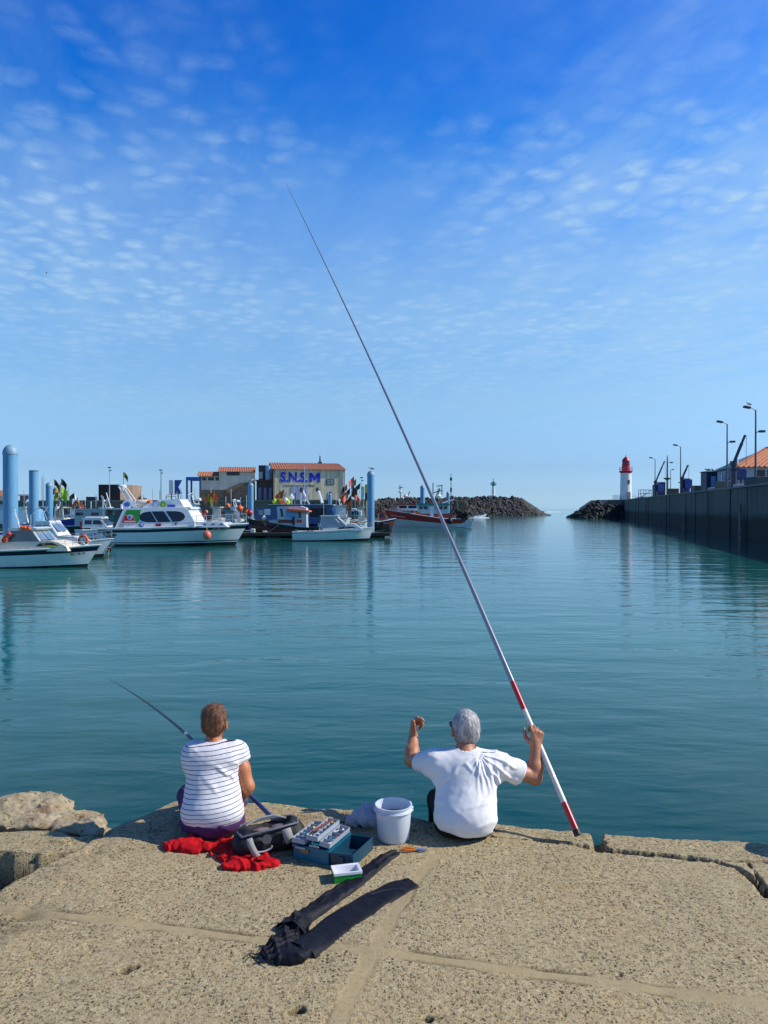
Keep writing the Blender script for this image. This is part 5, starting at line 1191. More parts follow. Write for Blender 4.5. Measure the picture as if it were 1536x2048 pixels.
for px, py, m_ in ((522, 1041, SALMON), (525, 1037, WHITE), (516, 1044, pm('green_net', (.12, .2, .03), .9)), (528, 1044, MATS['green_net']), (520, 1044, MATS['green_net'])): fender(b.root, b.P(px, py, -.2), .24, m_, 'net_float' if m_ is SALMON or m_ is WHITE else 'net_heap')
b.block('fish_box', [(538, 1051), (537, 1040), (556, 1040), (556, 1052)], MATS['pale_grey_paint'], .9); b.mast(588, 1013, 985, .06, DGREY, name='exhaust_post')
MB().ell(b.P(587, 1042, -1.28), (.14, .12, .5), 8, 8).build('oilskin', BLACK, b.root, True)
# trawler with a long flat roof behind it
b = Boat('fishing_boat', 'trawler with a long maroon-edged flat roof carrying floats, behind the orange canopy', 498, 676, 1066, Y=90)
b.hull(3.8, [(0, 1.3), (.5, 1.3), (1, 2.2)], 1.2, [(0, .45, 'bottom_paint', BLACK), (.45, 1, 'topsides', BLUE)], .85, .8)
b.w = [(1.0, 1.7), (4, 1.6)]; b.block('deckhouse', [(512, 1046), (512, 1016), (545, 1014), (552, 1010), (668, 1011), (668, 1048)], pm('dull_blue_paint', (.06, .12, .24), .5, var=.3, dirt=.4))
b.side('side_window', [(518, 1030), (518, 1020), (528, 1020), (528, 1030)], PGLASS); b.side('side_window', [(620, 1034), (620, 1016), (652, 1016), (652, 1034)], BLACK); b.side('white_panel', [(530, 1030), (530, 1018), (542, 1018), (542, 1030)], WHITE)
MB().box(b.X(538), b.X(668), -1.8, 1.8, b.Zz(1010), b.Zz(1009)).build('roof', WHITE, b.root); MB().box(b.X(539), b.X(667), -1.75, 1.75, b.Zz(1011.6), b.Zz(1010.02)).build('roof_edge', MAROON, b.root)
MB().lathe([(.2, 0), (.36, .12), (.38, .35), (.2, .5), (.08, .75)], b.P(581, 998), 14).build('radar_dome', WHITE2, b.root, True); b.tubes('radar_post', [[(581, 1009, 0), (581, 997, 0)]], .07, WHITE)
b.tubes('derrick', [[(602, 978, 0), (617, 1009, 0)], [(601, 978, 0), (600, 1009, 0)]], .13, WHITE); b.tubes('derrick', [[(634, 977, 0), (643, 1006, 0)]], .18, WHITE); MB().ell(b.P(601, 980), (.25, .2, .35), 8, 6).ell(b.P(634, 979), (.28, .2, .28), 8, 6).build('winch_head', DGREY, b.root, True)
for px, py, m_ in ((549, 1003, LIME), (553, 1006, MATS['green_net']), (558, 1002, MATS['green_net']), (563, 1004, ORANGE), (567, 1006, ORANGE2), (571, 1001, WHITE), (575, 1004, LIME)): fender(b.root, b.P(px, py, -.9), .3, m_, 'net_float', False)
b.mast(587, 1009, 960, .03); b.mast(607, 1009, 930, .035); b.mast(566, 1009, 965, .03); fl2 = b
flag_bunch([(b.root.location + b.P(553 + i * 4, 1009, -.4), b.root.location + b.P(px, py - 6, -.4), m_) for i, (px, py, m_) in enumerate(((557, 986, MATS['green_net']), (556, 992, ORANGE2), (567, 984, ORANGE2), (571, 990, WHITE), (561, 995, RED)))], 'on the maroon-edged roof', 'float poles on the trawler roof', .6)

# ---- white cruiser in the middle
b = Boat('cabin_cruiser', 'white open cruiser with a pale glazed cabin moored before the middle blue pile', 584, 747, 1082.5)
b.hull(2.5, [(0, b.Zz(1063.5)), (.4, b.Zz(1062.5)), (.75, b.Zz(1058.5)), (1, b.Zz(1055))], .62, [(0, .40, 'bottom_paint', BLACK), (.40, .86, 'topsides', WHITE2), (.86, .89, 'hull_line', GREY), (.89, 1, 'sheer_strake', WHITE2)], .9, .62, deckmat=CREAM)
b.w = [(b.Zz(1062), .95), (b.Zz(1031), .78)]
b.block('trunk_cabin', [(642, 1062), (648, 1053), (690, 1048), (708, 1048), (724, 1058), (724, 1062)], WHITE2, .92)
b.side('trunk_window', [(674, 1058.5), (680, 1053.5), (700, 1053), (712, 1055), (706, 1057)], GLASS, frac=.92)
b.block('glazed_cabin', [(641, 1057), (644, 1034), (674, 1034), (692, 1052), (692, 1054)], PGLASS, .96)
b.tubes('cabin_frame', [[(673, 1033, sd * .77), (693, 1052, sd * .9)] for sd in (-1, 1)] + [[(643, 1034, sd * .77), (638, 1060, sd * .93)] for sd in (-1, 1)] + [[(667, 1034, sd * .79), (678, 1046, sd * .86)] for sd in (-1, 1)], .035, WHITE2)
MB().prism([(b.X(639), b.Zz(1034)), (b.X(640), b.Zz(1031)), (b.X(674), b.Zz(1031)), (b.X(677), b.Zz(1033)), (b.X(670), b.Zz(1034.2))], -.88, .88).build('roof', CREAM, b.root)
b.tubes('antenna', [[(646, 1031, -.3), (645.5, 985, -.3)]], .014, WHITE); b.tubes('ladder_rail', [[(633, 1058, -.9), (629, 1040, -.9), (638, 1040, -.9), (637, 1058, -.9)], [(628, 1048, -.9), (638, 1048, -.9)]], .02, DGREY)
MB().rbox(b.X(586), b.X(592), -.3, .3, b.Zz(1076), b.Zz(1060), .06).build('outboard_motor', DGREY, b.root); b.rail(.68, .99, .42, .013, 4)
b.side_text('LS 748399', 616, 1061.7, .18, 1.0, DGREY, .22, .93)
# white trawler bow behind
b = cruiser('white trawler showing only its cabin and raised bow behind the middle cruiser', 636, 702, 1062, Y=88, cab=(668, 690, 1036, 1012, 3), B=3.0, free=(1.3, 1.9), name='fishing_boat', glass=PGLASS, rail=False)
b.side_text('09-90', 686, 1036.5, .36, 1.0, NAVY, .80, .80); b.tubes('rig', [[(694, 1036, 0), (700, 1016, 0), (708, 1036, 0)], [(690, 1014, -.6), (706, 1030, -.6)], [(702, 1040, -.5), (712, 1024, -.5)]], .05, MAROON)
MB().ell(b.P(665, 1024, -1.2), (.30, .25, .75), 10, 8).build('blue_fender', pm('fender_blue', (.03, .12, .3), .5), b.root, True)
for px, py, m_ in ((708, 1030, WHITE), (713, 1032, MATS['pale_grey_paint']), (718, 1033, WHITE), (704, 1034, GREY)):
    c_ = MB().rbox(-.3, .3, -.25, .25, 0, .55 + .2 * random.random(), .08).build('crate', m_, None); c_.location = at(px, py, 86); tag(c_, '%s gear crate, %s from the left of the four left of the middle pile' % (colname(m_), ORD[{704: 0, 708: 1, 713: 2, 718: 3}[px]]), 'crate', 'crates on the far pontoon')
# ---- marker flags: orange, red and black cluster right of the hall
cl_ = [((688, 1008), (689, 971), BLACK), ((692, 1010), (691, 985), ORANGE2), ((694, 1012), (694, 968), SALMON), ((699, 1012), (700, 976), BLACK), ((697, 1014), (696, 984), SALMON), ((703, 1012), (705, 970), BLACK), ((702, 1016), (703, 981), MAROON), ((701, 1018), (702, 990), BLACK), ((703, 1020), (703, 998), ORANGE), ((710, 1016), (708, 953), SALMON), ((709, 1018), (712, 958), None), ((713, 1016), (721, 966), None), ((712, 1018), (711, 989), SALMON)]
PINK = pm('pink_flag', (.72, .22, .16), .8)
flag_bunch([(at(p0[0], p0[1] + 10, 87 + (i % 4) * .5), at(p1[0], p1[1], 87 + (i % 4) * .5), m_ or DGREY) for i, (p0, p1, m_) in enumerate(cl_)], 'right of the lettered hall', 'marker flags right of the lettered hall', .75, .02)
cl_ = [((114, 1028), (108, 958), BLACK), ((117, 1028), (123, 957), BLACK), ((115, 1028), (113, 963), LIME), ((118, 1028), (121, 966), YELLOW), ((119, 1030), (124, 975), LIME), ((113, 1030), (111, 975), PINK), ((116, 1030), (117, 981), YELLOW), ((118, 1030), (115, 986), LIME), ((121, 1030), (124, 985), LIME), ((117, 1032), (119, 998), BLUE), ((122, 1032), (126, 999), WHITE)]
flag_bunch([(at(p0[0], p0[1] + 6, 87.5 + (i % 4) * .35), at(p1[0], p1[1], 87.5 + (i % 4) * .35), m_) for i, (p0, p1, m_) in enumerate(cl_)], 'above the blue-hulled boat', 'marker flags above the blue boat', .8, .025)
cl_ = [((150, 1018), (148, 985), DGREY), ((152, 1018), (149, 989), WHITE), ((154, 1019), (151, 1000), ORANGE), ((158, 1019), (155, 1002), ORANGE), ((160, 1019), (157, 1004), RED)]
flag_bunch([(at(p0[0], p0[1], 89), at(p1[0], p1[1], 89), m_) for p0, p1, m_ in cl_], 'on the pale grey work boat', 'marker flags on the grey work boat', .7, .025)
cl_ = [((412, 1012), (417, 988), YELLOW), ((414, 1012), (421, 986), ORANGE2), ((418, 1013), (426, 983), ORANGE2), ((424, 1013), (429, 981), ORANGE)]
flag_bunch([(at(p0[0], p0[1] + 4, 84), at(p1[0], p1[1], 84), m_) for p0, p1, m_ in cl_], 'before the cream house', 'marker flags before the cream house', .8, .025)
# net floats near the fourth pile
for px, py, r_, m_, lb_ in ((480, 1017, .30, ORANGE, 'orange float hanging highest, left of the fourth blue pile'), (494, 1026, .30, ORANGE, 'orange float beside the base of the fourth blue pile'), (499, 1026, .32, RED, 'red float touching the base of the fourth blue pile'), (456, 1012, .25, ORANGE2, 'orange float on the rail of the small boat with a grey glazed cabin')):
    t = thing('net_float', lb_, 'float', at(px, py, 80)); fender(t, (0, 0, 0), r_, m_, 'ball'); MB().tube([(0, 0, -1.2), (0, 0, -.2)], .04, 5).build('stick', DGREY, t)
# ---- boats at the left edge
b = cruiser('pale blue cabin boat cut off by the left edge of the picture', -70, 30, 1066, Y=62, band=BLUE, cab=(-40, 8, 1048, 1012, 6), B=2.6, free=(1.0, 1.2), glass=PGLASS, cabm=pm('pale_blue_gelcoat', (.45, .60, .68), .4))
b = cruiser('small white boat with a light blue cabin between the two left blue piles', 14, 100, 1068, Y=72, cab=(26, 46, 1046, 1016, 6), B=2.3, free=(.9, 1.2), glass=LBLUE); b.mast(45, 1016, 988, .02); b.mast(50, 1016, 990, .02); b.tubes('arch', [[(54, 1046, -.8), (55, 1022, -.8), (62, 1012, 0), (70, 1022, .6), (76, 1040, .8)]], .03, STEEL)
MB().box(b.X(46), b.X(53), -.6, .6, b.Zz(1048), b.Zz(1006)).build('grey_locker', GREY, b.root)
# ---- fill of further moored boats (masts and cabins seen over the nearer ones)
rb = random.Random(5)
fill = [(262, 330, 96, WHITE2, RED, 'white boat with a red strake half hidden behind the excursion boat flybridge'), (286, 352, 104, BLUE, WHITE2, 'blue-hulled boat under thin masts behind the liferaft of the excursion boat'), (345, 402, 92, WHITE2, LBLUE, 'white boat with a light blue strake below the blue gantry'), (404, 462, 98, LBLUE, WHITE2, 'light blue boat half hidden below the orange and yellow flags'), (436, 506, 92, NAVY, WHITE2, 'navy-hulled boat left of the fourth blue pile'), (84, 150, 106, WHITE2, GREEN, 'white boat with a green strake far back near the third blue pile'), (640, 730, 104, RED, WHITE2, 'red-hulled boat close under the end of the stone quay wall'), (20, 88, 112, WHITE2, NAVY, 'white boat with a navy strake far back at the left, between the blue piles'), (118, 176, 110, GREEN, WHITE2, 'green-hulled boat far back behind the lime flags'), (176, 240, 112, WHITE2, BLUE, 'white boat with a blue strake below the windowless brown block'), (228, 292, 108, LBLUE, WHITE2, 'light blue boat behind the radar mast of the excursion boat'), (318, 372, 112, WHITE2, MAROON, 'white boat with a maroon strake below the chevron board'), (700, 745, 98, WHITE2, GREY, 'white boat with a grey strake just left of the middle pile'), (585, 640, 108, WHITE2, BLUE, 'white boat with blue strake under the lettered hall sliding door')]
for s_, e_, Yb, hm, bm_, lb_ in fill:
    wlp = HY + 3 * F / Yb; k_ = Yb / F; ln = e_ - s_; hc = 1.5 / k_; top = wlp - (1.2 + 1.9) / k_
    b = cruiser(lb_, s_, e_, wlp, Y=Yb, hullm=hm, band=bm_, cab=(s_ + ln * .35, s_ + ln * .6, wlp - 1.1 / k_, top, 4), B=3.0, free=(1.1, 1.7), name='fishing_boat', glass=GLASS, cabm=rb.choice([WHITE2, WHITE, CREAM]))
    for q in range(4): px = s_ + ln * rb.uniform(.1, .8); b.mast(px, top, top - rb.uniform(16, 42), .03, rb.choice([STEEL, WHITE, DGREY]), name='mast')
    px = s_ + ln * .45; b.tubes('gantry', [[(px, top, -.7), (px - 3, top - 12, -.6), (px - 3, top - 12, .6), (px, top, .7)], [(px + 4, top, 0), (px - 2, top - 18, 0)]], .045, rb.choice([WHITE, DGREY])); MB().lathe([(.22, 0), (.25, .15), (.16, .24)], b.P(px - 3, top - 13), 10).build('radar_dome', WHITE2, b.root, True)

# ---- red fishing boat by the breakwater (bow left)
b = Boat('trawler', 'red and white trawler with a green-topped wheelhouse and stern net drum, bow pointing left', 930, 770, 1055.5)
zf = b.Zz; b.gun = WHITE
b.hull(4.4, [(0, zf(1037.5)), (.3, zf(1037)), (.6, zf(1030)), (.85, zf(1023)), (1, zf(1018.5))], 1.0, [(0, .42, 'bottom_paint', pm('rusty_white', (.62, .60, .58), .6, var=.1, dirt=.5, dirtcol=(.25, .1, .05), streak=True)), (.42, .60, 'lower_topsides', MATS['rusty_white']), (.60, 1, 'red_topsides', RED)], .85, .7, deckmat=GREY)
b.w = [(zf(1030), 1.6), (zf(1005), 1.45)]
b.block('wheelhouse_base', [(832, 1034), (832, 1026), (905, 1026), (905, 1038)], RED); 
b.block('wheelhouse', [(836, 1027), (835, 1011), (897, 1011), (896, 1027)], pm('pale_mint_paint', (.50, .60, .60), .5, dirt=.3)); b.block('green_top', [(833, 1011), (834, 1006.5), (898, 1007), (899, 1011)], GREEN, 1.08)
for a_, c_ in ((838, 845), (847, 855), (869, 876), (878, 885), (887, 894)): b.side('side_window', [(a_, 1018.5), (a_, 1012.5), (c_, 1012.5), (c_, 1018.5)], GLASS, .03)
b.side('door', [(860, 1034), (860, 1012), (867, 1012), (867, 1034)], WHITE, .06)
b.side('stern_box', [(918, 1055), (920, 1038), (936, 1033), (942, 1040), (942, 1054)], MATS['rusty_white'], .02, .5, frac=1.0); b.block('stern_ramp', [(912, 1054), (914, 1040), (940, 1038), (943, 1046), (942, 1054)], MATS['rusty_white'], 1.1)
b.tubes('rail_forward', [[(786 + i * 7, 1024 + i * .9, -1.7), (786 + i * 7, 1016 + i * .8, -1.7)] for i in range(7)] + [[(786, 1016, -1.7), (832, 1020, -1.7)]], .07, pm('pink_rail', (.5, .3, .3), .6))
b.tubes('main_mast', [[(872, 1007, 0), (881, 975, 0)], [(869, 1007, 0), (878, 977, 0)], [(868, 985, 0), (886, 980, 0)], [(867, 965, 0), (867, 1005, .2)], [(874, 972, 0), (886, 970, 0)], [(885, 970, 0), (885, 990, 0)]], .08, DGREY); MB().lathe([(.4, 0), (.5, .3), (.3, .6)], b.P(878, 996), 12).build('radar_dome', WHITE2, b.root, True)
b.tubes('boom', [[(886, 1006, 0), (914, 998, 0)]], .14, WHITE); b.tubes('stern_gantry', [[(912, 998, sd * 1.4), (918, 1038, sd * 1.6)] for sd in (-1, 1)] + [[(912, 998, -1.4), (912, 998, 1.4)], [(911, 1004, -1.2), (897, 1036, -1.4)], [(912, 1002, -1.2), (903, 1024, -1.4)]], .13, DGREY)
MB().lathe([(.85, -.9), (.85, -.75), (.25, -.74), (.25, .74), (.85, .75), (.85, .9)], b.P(923, 1013), 18, M=Matrix.Rotation(R(90), 3, 'X')).build('net_drum', pm('net_tan', (.22, .15, .08), .9, var=.4, dirt=.5), b.root)
mb = MB()
for i in range(26): mb.ell(b.P(random.uniform(914, 932), random.uniform(1023, 1037), random.uniform(-1.9, -.8)), random.uniform(.2, .42), 7, 5)
mb.build('fishing_net', pm('dark_net', (.025, .018, .015), .95, var=.5, bump=1, bscale=6), b.root, True)
b.block('orange_box', [(833, 1033), (833, 1024), (840, 1024), (840, 1034)], ORANGE, 1.06); fender(b.root, b.P(899, 1042, -2.2), .42, BLACK, 'tyre'); b.side('hull_stripe', [(782, 1031), (782, 1029.5), (810, 1034), (810, 1035.5)], MATS['pink_rail'], .35)
# second red boat behind
b = cruiser('far fishing boat with a bright red roof seen over the bow of the red trawler', 842, 784, 1045, Y=150, hullm=RED, band=WHITE2, cab=(838, 795, 1021, 1010, 0), B=4.4, free=(2.0, 2.8), name='fishing_boat', glass=GLASS, rail=False)
MB().box(b.X(790), b.X(836), -1.8, 1.8, b.Zz(1010), b.Zz(1007.5)).build('red_roof', RED, b.root); b.tubes('mast', [[(802, 1008, 0), (800, 970, 0)], [(797, 976, 0), (806, 974, 0)], [(797, 984, 0), (805, 984, 0)], [(810, 1008, 0), (820, 982, 0)], [(815, 1008, 0), (814, 992, 0)]], .09, DGREY); MB().lathe([(.3, 0), (.4, .2), (.2, .4)], b.P(801, 985), 10).build('radar_dome', WHITE2, b.root); 
MB().lathe([(.3, 0), (.5, .3), (.2, .7)], b.P(812, 995), 10).build('light_dome', WHITE2, b.root)
# dark tangle of maroon boats between the middle pile and the red boat
b = cruiser('low maroon boat in shadow between the middle pile and the red trawler', 748, 792, 1058, Y=108, hullm=MAROON, band=NAVY, cab=(758, 768, 1040, 1026, 2), B=3, free=(1.2, 1.6), name='fishing_boat', cabm=RED, rail=False)
b.tubes('rig', [[(752, 1036, 0), (762, 1006, 0), (770, 1036, 0)], [(766, 1036, 0), (760, 1008, 0)], [(748, 1030, 0), (770, 1014, 0)]], .06, MAROON)
# small motorboat near the breakwater
b = Boat('motor_boat', 'small white open motor boat running out past the breakwater rocks', 948, 975, 1036, cat='boat', group=None)
b.hull(1.9, [(0, .6), (.6, .7), (1, 1.4)], .8, [(0, .4, 'bottom_paint', WHITE2), (.4, 1, 'topsides', WHITE2)], .9, .8); b.w = [(.5, .7), (1.6, .6)]; b.block('console', [(956, 1033), (957, 1029), (963, 1029), (965, 1033)], PGLASS)
MB().ell((b.X(968), 0, 1.25), (.28, .25, .5), 8, 8).ell((b.X(968), 0, 1.95), .16, 8, 6).build('helmsman_gear', DGREY, b.root, True)
w_ = MB().add([Vector(p) for p in ((Xp(930, 243), 243, WATER + .02), (Xp(980, 243), 242.3, WATER + .02), (Xp(976, 245), 245, WATER + .2), (Xp(940, 246), 246, WATER + .1))], [(0, 1, 2, 3)]).build('boat_wake', pm('wake_foam', (.7, .75, .8), .6)); tag(w_, 'thin white wake trailing the small motor boat', 'wake', kind='stuff')
# floating mast on the far quay behind the red trawler
t = thing('signal_mast', 'tall thin dark mast between the small distant pile and the breakwater', 'mast', (Xp(902, 175), 175, WATER)); h = Z(947, 175) - WATER
MB().tube([(0, 0, -2), (0, 0, h)], [.14, .07], 6).build('pole', DGREY, t); MB().rbox(-.25, .25, -.2, .2, h - 1.6, h - .9, .05).build('lamp_head', DGREY, t); MB().rbox(-.2, .2, -.2, .2, h - 4.2, h - 3.2, .05).build('lower_lamp_head', DGREY, t)

# ---- pontoons
def pontoon(label, x0, x1, y0, y1, top, skirt=.55):
    t = thing('pontoon', label, 'pontoon', ((x0 + x1) / 2, (y0 + y1) / 2, WATER), 0, 'floating pontoons'); L = (x1 - x0) / 2; D = (y1 - y0) / 2
    mb = MB(); n = int((x1 - x0) / .16)
    for i in range(n): mb.box(-L + i * 2 * L / n + .008, -L + (i + 1) * 2 * L / n - .008, -D, D, top - .06, top)
    mb.build('deck_planks', pm('grey_deck_wood', (.13, .12, .10), .85, var=.4, scale=3, dirt=.4), t)
    MB().box(-L, L, -D - .04, -D + .08, top - .32, top - .065).box(-L, L, D - .08, D + .04, top - .32, top - .065).build('side_beam', DWOOD, t)
    nf = max(2, int(2 * L / 2.6))
    for i in range(nf): x = -L + (i + .5) * 2 * L / nf; MB().rbox(x - .8, x + .8, -D + .1, D - .1, -.4, top - .33, .08).build('float', BLACK, t)
    return t
pt = pontoon('long wooden pontoon lying under the middle cruiser and the orange canopy boat', Xp(474, 80), Xp(780, 80), 78.2, 80.6, .55)
MB().tube([(8.0, 0, .53), (8.0, 0, .95)], .16, 10).lathe([(.3, -1.25), (.45, -1.22), (.45, -1.1)], (7.05, 0, 1.8), 8).build('pile_guide', DGREY, pt)
MB().rbox(7.3, 7.9, -.6, .4, .55, 1.45, .05).build('service_box', DWOOD, pt)
for px, nm, m_ in ((507, 'mooring_post', WHITE), (531, 'cleat', WHITE)): MB().rbox(Xp(px, 79) - pt.location.x - .22, Xp(px, 79) - pt.location.x + .22, -.9, -.5, .55, .95 if px < 520 else .75, .06).build(nm, m_, pt)
pt2 = pontoon('short dark pontoon beneath the bows of the two left motor boats', Xp(60, 50), Xp(206, 50), 49.5, 51.5, .45)
mb = MB()
for i in range(7): mb.tube([(2.2 + i * .12, -1.0, .4), (1.9 + i * .16, -1.1, -.45)], .02, 4)
mb.build('hanging_lines', ROPE, pt2)
for (a_, c_, lb_) in (((at(477, 1056, 78) + Vector((0, 0, 0))), at(507, 1061, 78.6), 'slack white mooring line from the excursion boat to the pontoon'), (at(560, 1046, 78.5), at(531, 1066, 78.5), 'taut mooring line from the dark wooden boat to the pontoon')):
    m_ = (a_ + c_) / 2 + Vector((0, 0, -.12)); o = MB(a_).tube([a_, a_.lerp(m_, .5) + Vector((0, 0, -.03)), m_, m_.lerp(c_, .5) + Vector((0, 0, -.03)), c_], .025, 5).build('mooring_line', ROPE, None); o.location = a_; tag(o, lb_, 'rope')
# ================================================================== people: implicit surfaces turned into meshes
class Field:
    def __init__(s, lo, hi, h):
        s.lo = np.array(lo, float); s.h = h; s.n = np.ceil((np.array(hi) - s.lo) / h).astype(int) + 1
        s.a = np.full(s.n, 1.0, np.float32)
    def sl(s, lo, hi):
        i0 = np.clip(np.floor((np.array(lo) - s.lo) / s.h).astype(int), 0, s.n - 1); i1 = np.clip(np.ceil((np.array(hi) - s.lo) / s.h).astype(int) + 1, 1, s.n)
        sl = tuple(slice(a, b) for a, b in zip(i0, i1)); g = np.meshgrid(*[s.lo[k] + s.h * np.arange(i0[k], i1[k]) for k in range(3)], indexing='ij')
        return sl, np.stack(g, -1)
    def comb(s, sl, d, k, mode='add'):
        a = s.a[sl]; d = d.astype(np.float32)
        if mode == 'add':
            if k <= 0: s.a[sl] = np.minimum(a, d); return
            hh = np.clip(.5 + .5 * (a - d) / k, 0, 1); s.a[sl] = a + (d - a) * hh - k * hh * (1 - hh)
        else:   # cut away d
            d = -d
            if k <= 0: s.a[sl] = np.maximum(a, d); return
            hh = np.clip(.5 - .5 * (a - d) / k, 0, 1); s.a[sl] = a + (d - a) * hh + k * hh * (1 - hh)
    def cone(s, a, b, ra, rb, k=.02, mode='add', flat=None):
        """round cone; flat = (axis vector, factor) squashes the section along an axis"""
        a = np.array(a, float); b = np.array(b, float); m = max(ra, rb) + k + .02
        if flat is not None: m = m / min(1, flat[1])
        sl, P = s.sl(np.minimum(a, b) - m, np.maximum(a, b) + m)
        if P.size == 0: return s
        if flat is None:
            pa = P - a; ba = b - a; t = np.clip((pa @ ba) / (ba @ ba + 1e-9), 0, 1); d = np.linalg.norm(pa - t[..., None] * ba, axis=-1) - (ra + (rb - ra) * t)
        else:
            ax = np.array(flat[0], float); ax /= np.linalg.norm(ax); f = flat[1]
            pa = P - a; ba = b - a; t = np.clip((pa @ ba) / (ba @ ba + 1e-9), 0, 1); v = pa - t[..., None] * ba
            c = v @ ax; v = v + (c * (1 / f - 1))[..., None] * ax; r = ra + (rb - ra) * t
            l = np.linalg.norm(v, axis=-1) + 1e-6; d = (l - r) * np.where(np.abs(c) / f > l * .7, f, 1) if f < 1 else (l - r)
        s.comb(sl, d, k, mode); return s
    def ell(s, c, r, k=.02, rot=None, mode='add'):
        c = np.array(c, float); r = np.array(r, float); m = r.max() + k + .02; sl, P = s.sl(c - m, c + m)
        if P.size == 0: return s
        p = P - c
        if rot is not None: p = p @ np.array(rot)
        k0 = np.linalg.norm(p / r, axis=-1); k1 = np.linalg.norm(p / (r * r), axis=-1) + 1e-6; s.comb(sl, k0 * (k0 - 1) / k1, k, mode); return s
    def plane(s, p, n, lo=None, hi=None, k=.0, wob=None):
        """removes everything on the side n points to, within a box"""
        sl, P = s.sl(s.lo if lo is None else lo, s.lo + s.n * s.h if hi is None else hi); n = np.array(n, float); n /= np.linalg.norm(n)
        d = -((P - np.array(p, float)) @ n)
        if wob is not None: d = d + wob(P)
        s.comb(sl, d, k, 'cut'); return s
    def disp(s, fn, band=.03):
        m = np.abs(s.a) < band; idx = np.argwhere(m); P = s.lo + idx * s.h; s.a[m] += fn(P).astype(np.float32); return s
    def mesh(s):
        A = s.a; n = np.array(A.shape); inside = A < 0; c = [inside[i:n[0] - 1 + i, j:n[1] - 1 + j, k:n[2] - 1 + k] for i in (0, 1) for j in (0, 1) for k in (0, 1)]
        cnt = sum(x.astype(np.int8) for x in c); act = (cnt > 0) & (cnt < 8); cells = np.argwhere(act); idm = np.full(act.shape, -1, np.int64); idm[act] = np.arange(len(cells))
        V = np.zeros((len(cells), 3)); W_ = np.zeros(len(cells)); off = [(i, j, k) for i in (0, 1) for j in (0, 1) for k in (0, 1)]
        def val(o): return A[cells[:, 0] + o[0], cells[:, 1] + o[1], cells[:, 2] + o[2]]
        vals = {o: val(o) for o in off}
        for o in off:
            for ax in range(3):
                if o[ax] == 0:
                    q = list(o); q[ax] = 1; q = tuple(q); a, b = vals[o], vals[q]; m = (a < 0) != (b < 0); t = np.where(m, a / (a - b + 1e-12), 0)
                    p = np.array(o, float)[None] + 0 * V; p[:, ax] += t; V += p * m[:, None]; W_ += m
        V = (V / W_[:, None] + cells) * s.h + s.lo
        Q = []
        for ax in range(3):
            u, v = [(1, 2), (2, 0), (0, 1)][ax]; a = inside; sl0 = [slice(None)] * 3; sl1 = [slice(None)] * 3; sl0[ax] = slice(0, -1); sl1[ax] = slice(1, None)
            d = a[tuple(sl0)].astype(np.int8) - a[tuple(sl1)].astype(np.int8); e = np.argwhere(d != 0); sg = d[tuple(e.T)]
            ok = (e[:, u] > 0) & (e[:, v] > 0) & (e[:, u] < n[u] - 1) & (e[:, v] < n[v] - 1); e = e[ok]; sg = sg[ok]
            def cid(du, dv): q = e.copy(); q[:, u] -= du; q[:, v] -= dv; return idm[q[:, 0], q[:, 1], q[:, 2]]
            q = np.stack([cid(0, 0), cid(1, 0), cid(1, 1), cid(0, 1)], 1); q[sg < 0] = q[sg < 0][:, ::-1]; Q.append(q)
        Q = np.concatenate(Q); Q = Q[(Q >= 0).all(1)]
        return V, Q
    def smooth(s, V, Q, it=2, lam=.5):
        E = np.concatenate([Q[:, [0, 1]], Q[:, [1, 2]], Q[:, [2, 3]], Q[:, [3, 0]]]); E = np.concatenate([E, E[:, ::-1]])
        deg = np.bincount(E[:, 0], minlength=len(V))[:, None]
        for _ in range(it):
            S_ = np.stack([np.bincount(E[:, 0], weights=V[E[:, 1], k], minlength=len(V)) for k in range(3)], 1); V = V + lam * (S_ / np.maximum(deg, 1) - V)
        return V
    def build(s, name, m, parent, it=2, org=(0, 0, 0)):
        V, Q = s.mesh(); V = s.smooth(V, Q, it) - np.array(org); return fast_mesh(name, V, Q, m, parent)
def A3(px, py, Y): return np.array(at(px, py, Y))

def skin_mat(name, c1, c2):
    m = bpy.data.materials.new(name); m.use_nodes = True; t = m.node_tree; b = t.nodes['Principled BSDF']
    tc = nn(t, 'ShaderNodeTexCoord'); v = tc.outputs['Object']
    c = mixc(t, ramp(t, [(.3, 0), (.7, 1)], noise(t, v, 14, 5, .6)), c1, c2); c = mixc(t, ramp(t, [(.56, 0), (.62, .35)], noise(t, v, 70, 3, .6)), c, tuple(x * .55 for x in c1))
    t.links.new(c, b.inputs['Base Color']); b.inputs['Roughness'].default_value = .5; b.inputs['Subsurface Weight'].default_value = .12; b.inputs['Subsurface Radius'].default_value = (.02, .008, .004); b.inputs['Subsurface Scale'].default_value = .3
    bn = nn(t, 'ShaderNodeBump'); bn.inputs['Strength'].default_value = .25; bn.inputs['Distance'].default_value = .003; t.links.new(noise(t, v, 180, 4, .6), bn.inputs['Height']); t.links.new(bn.outputs[0], b.inputs['Normal'])
    return m
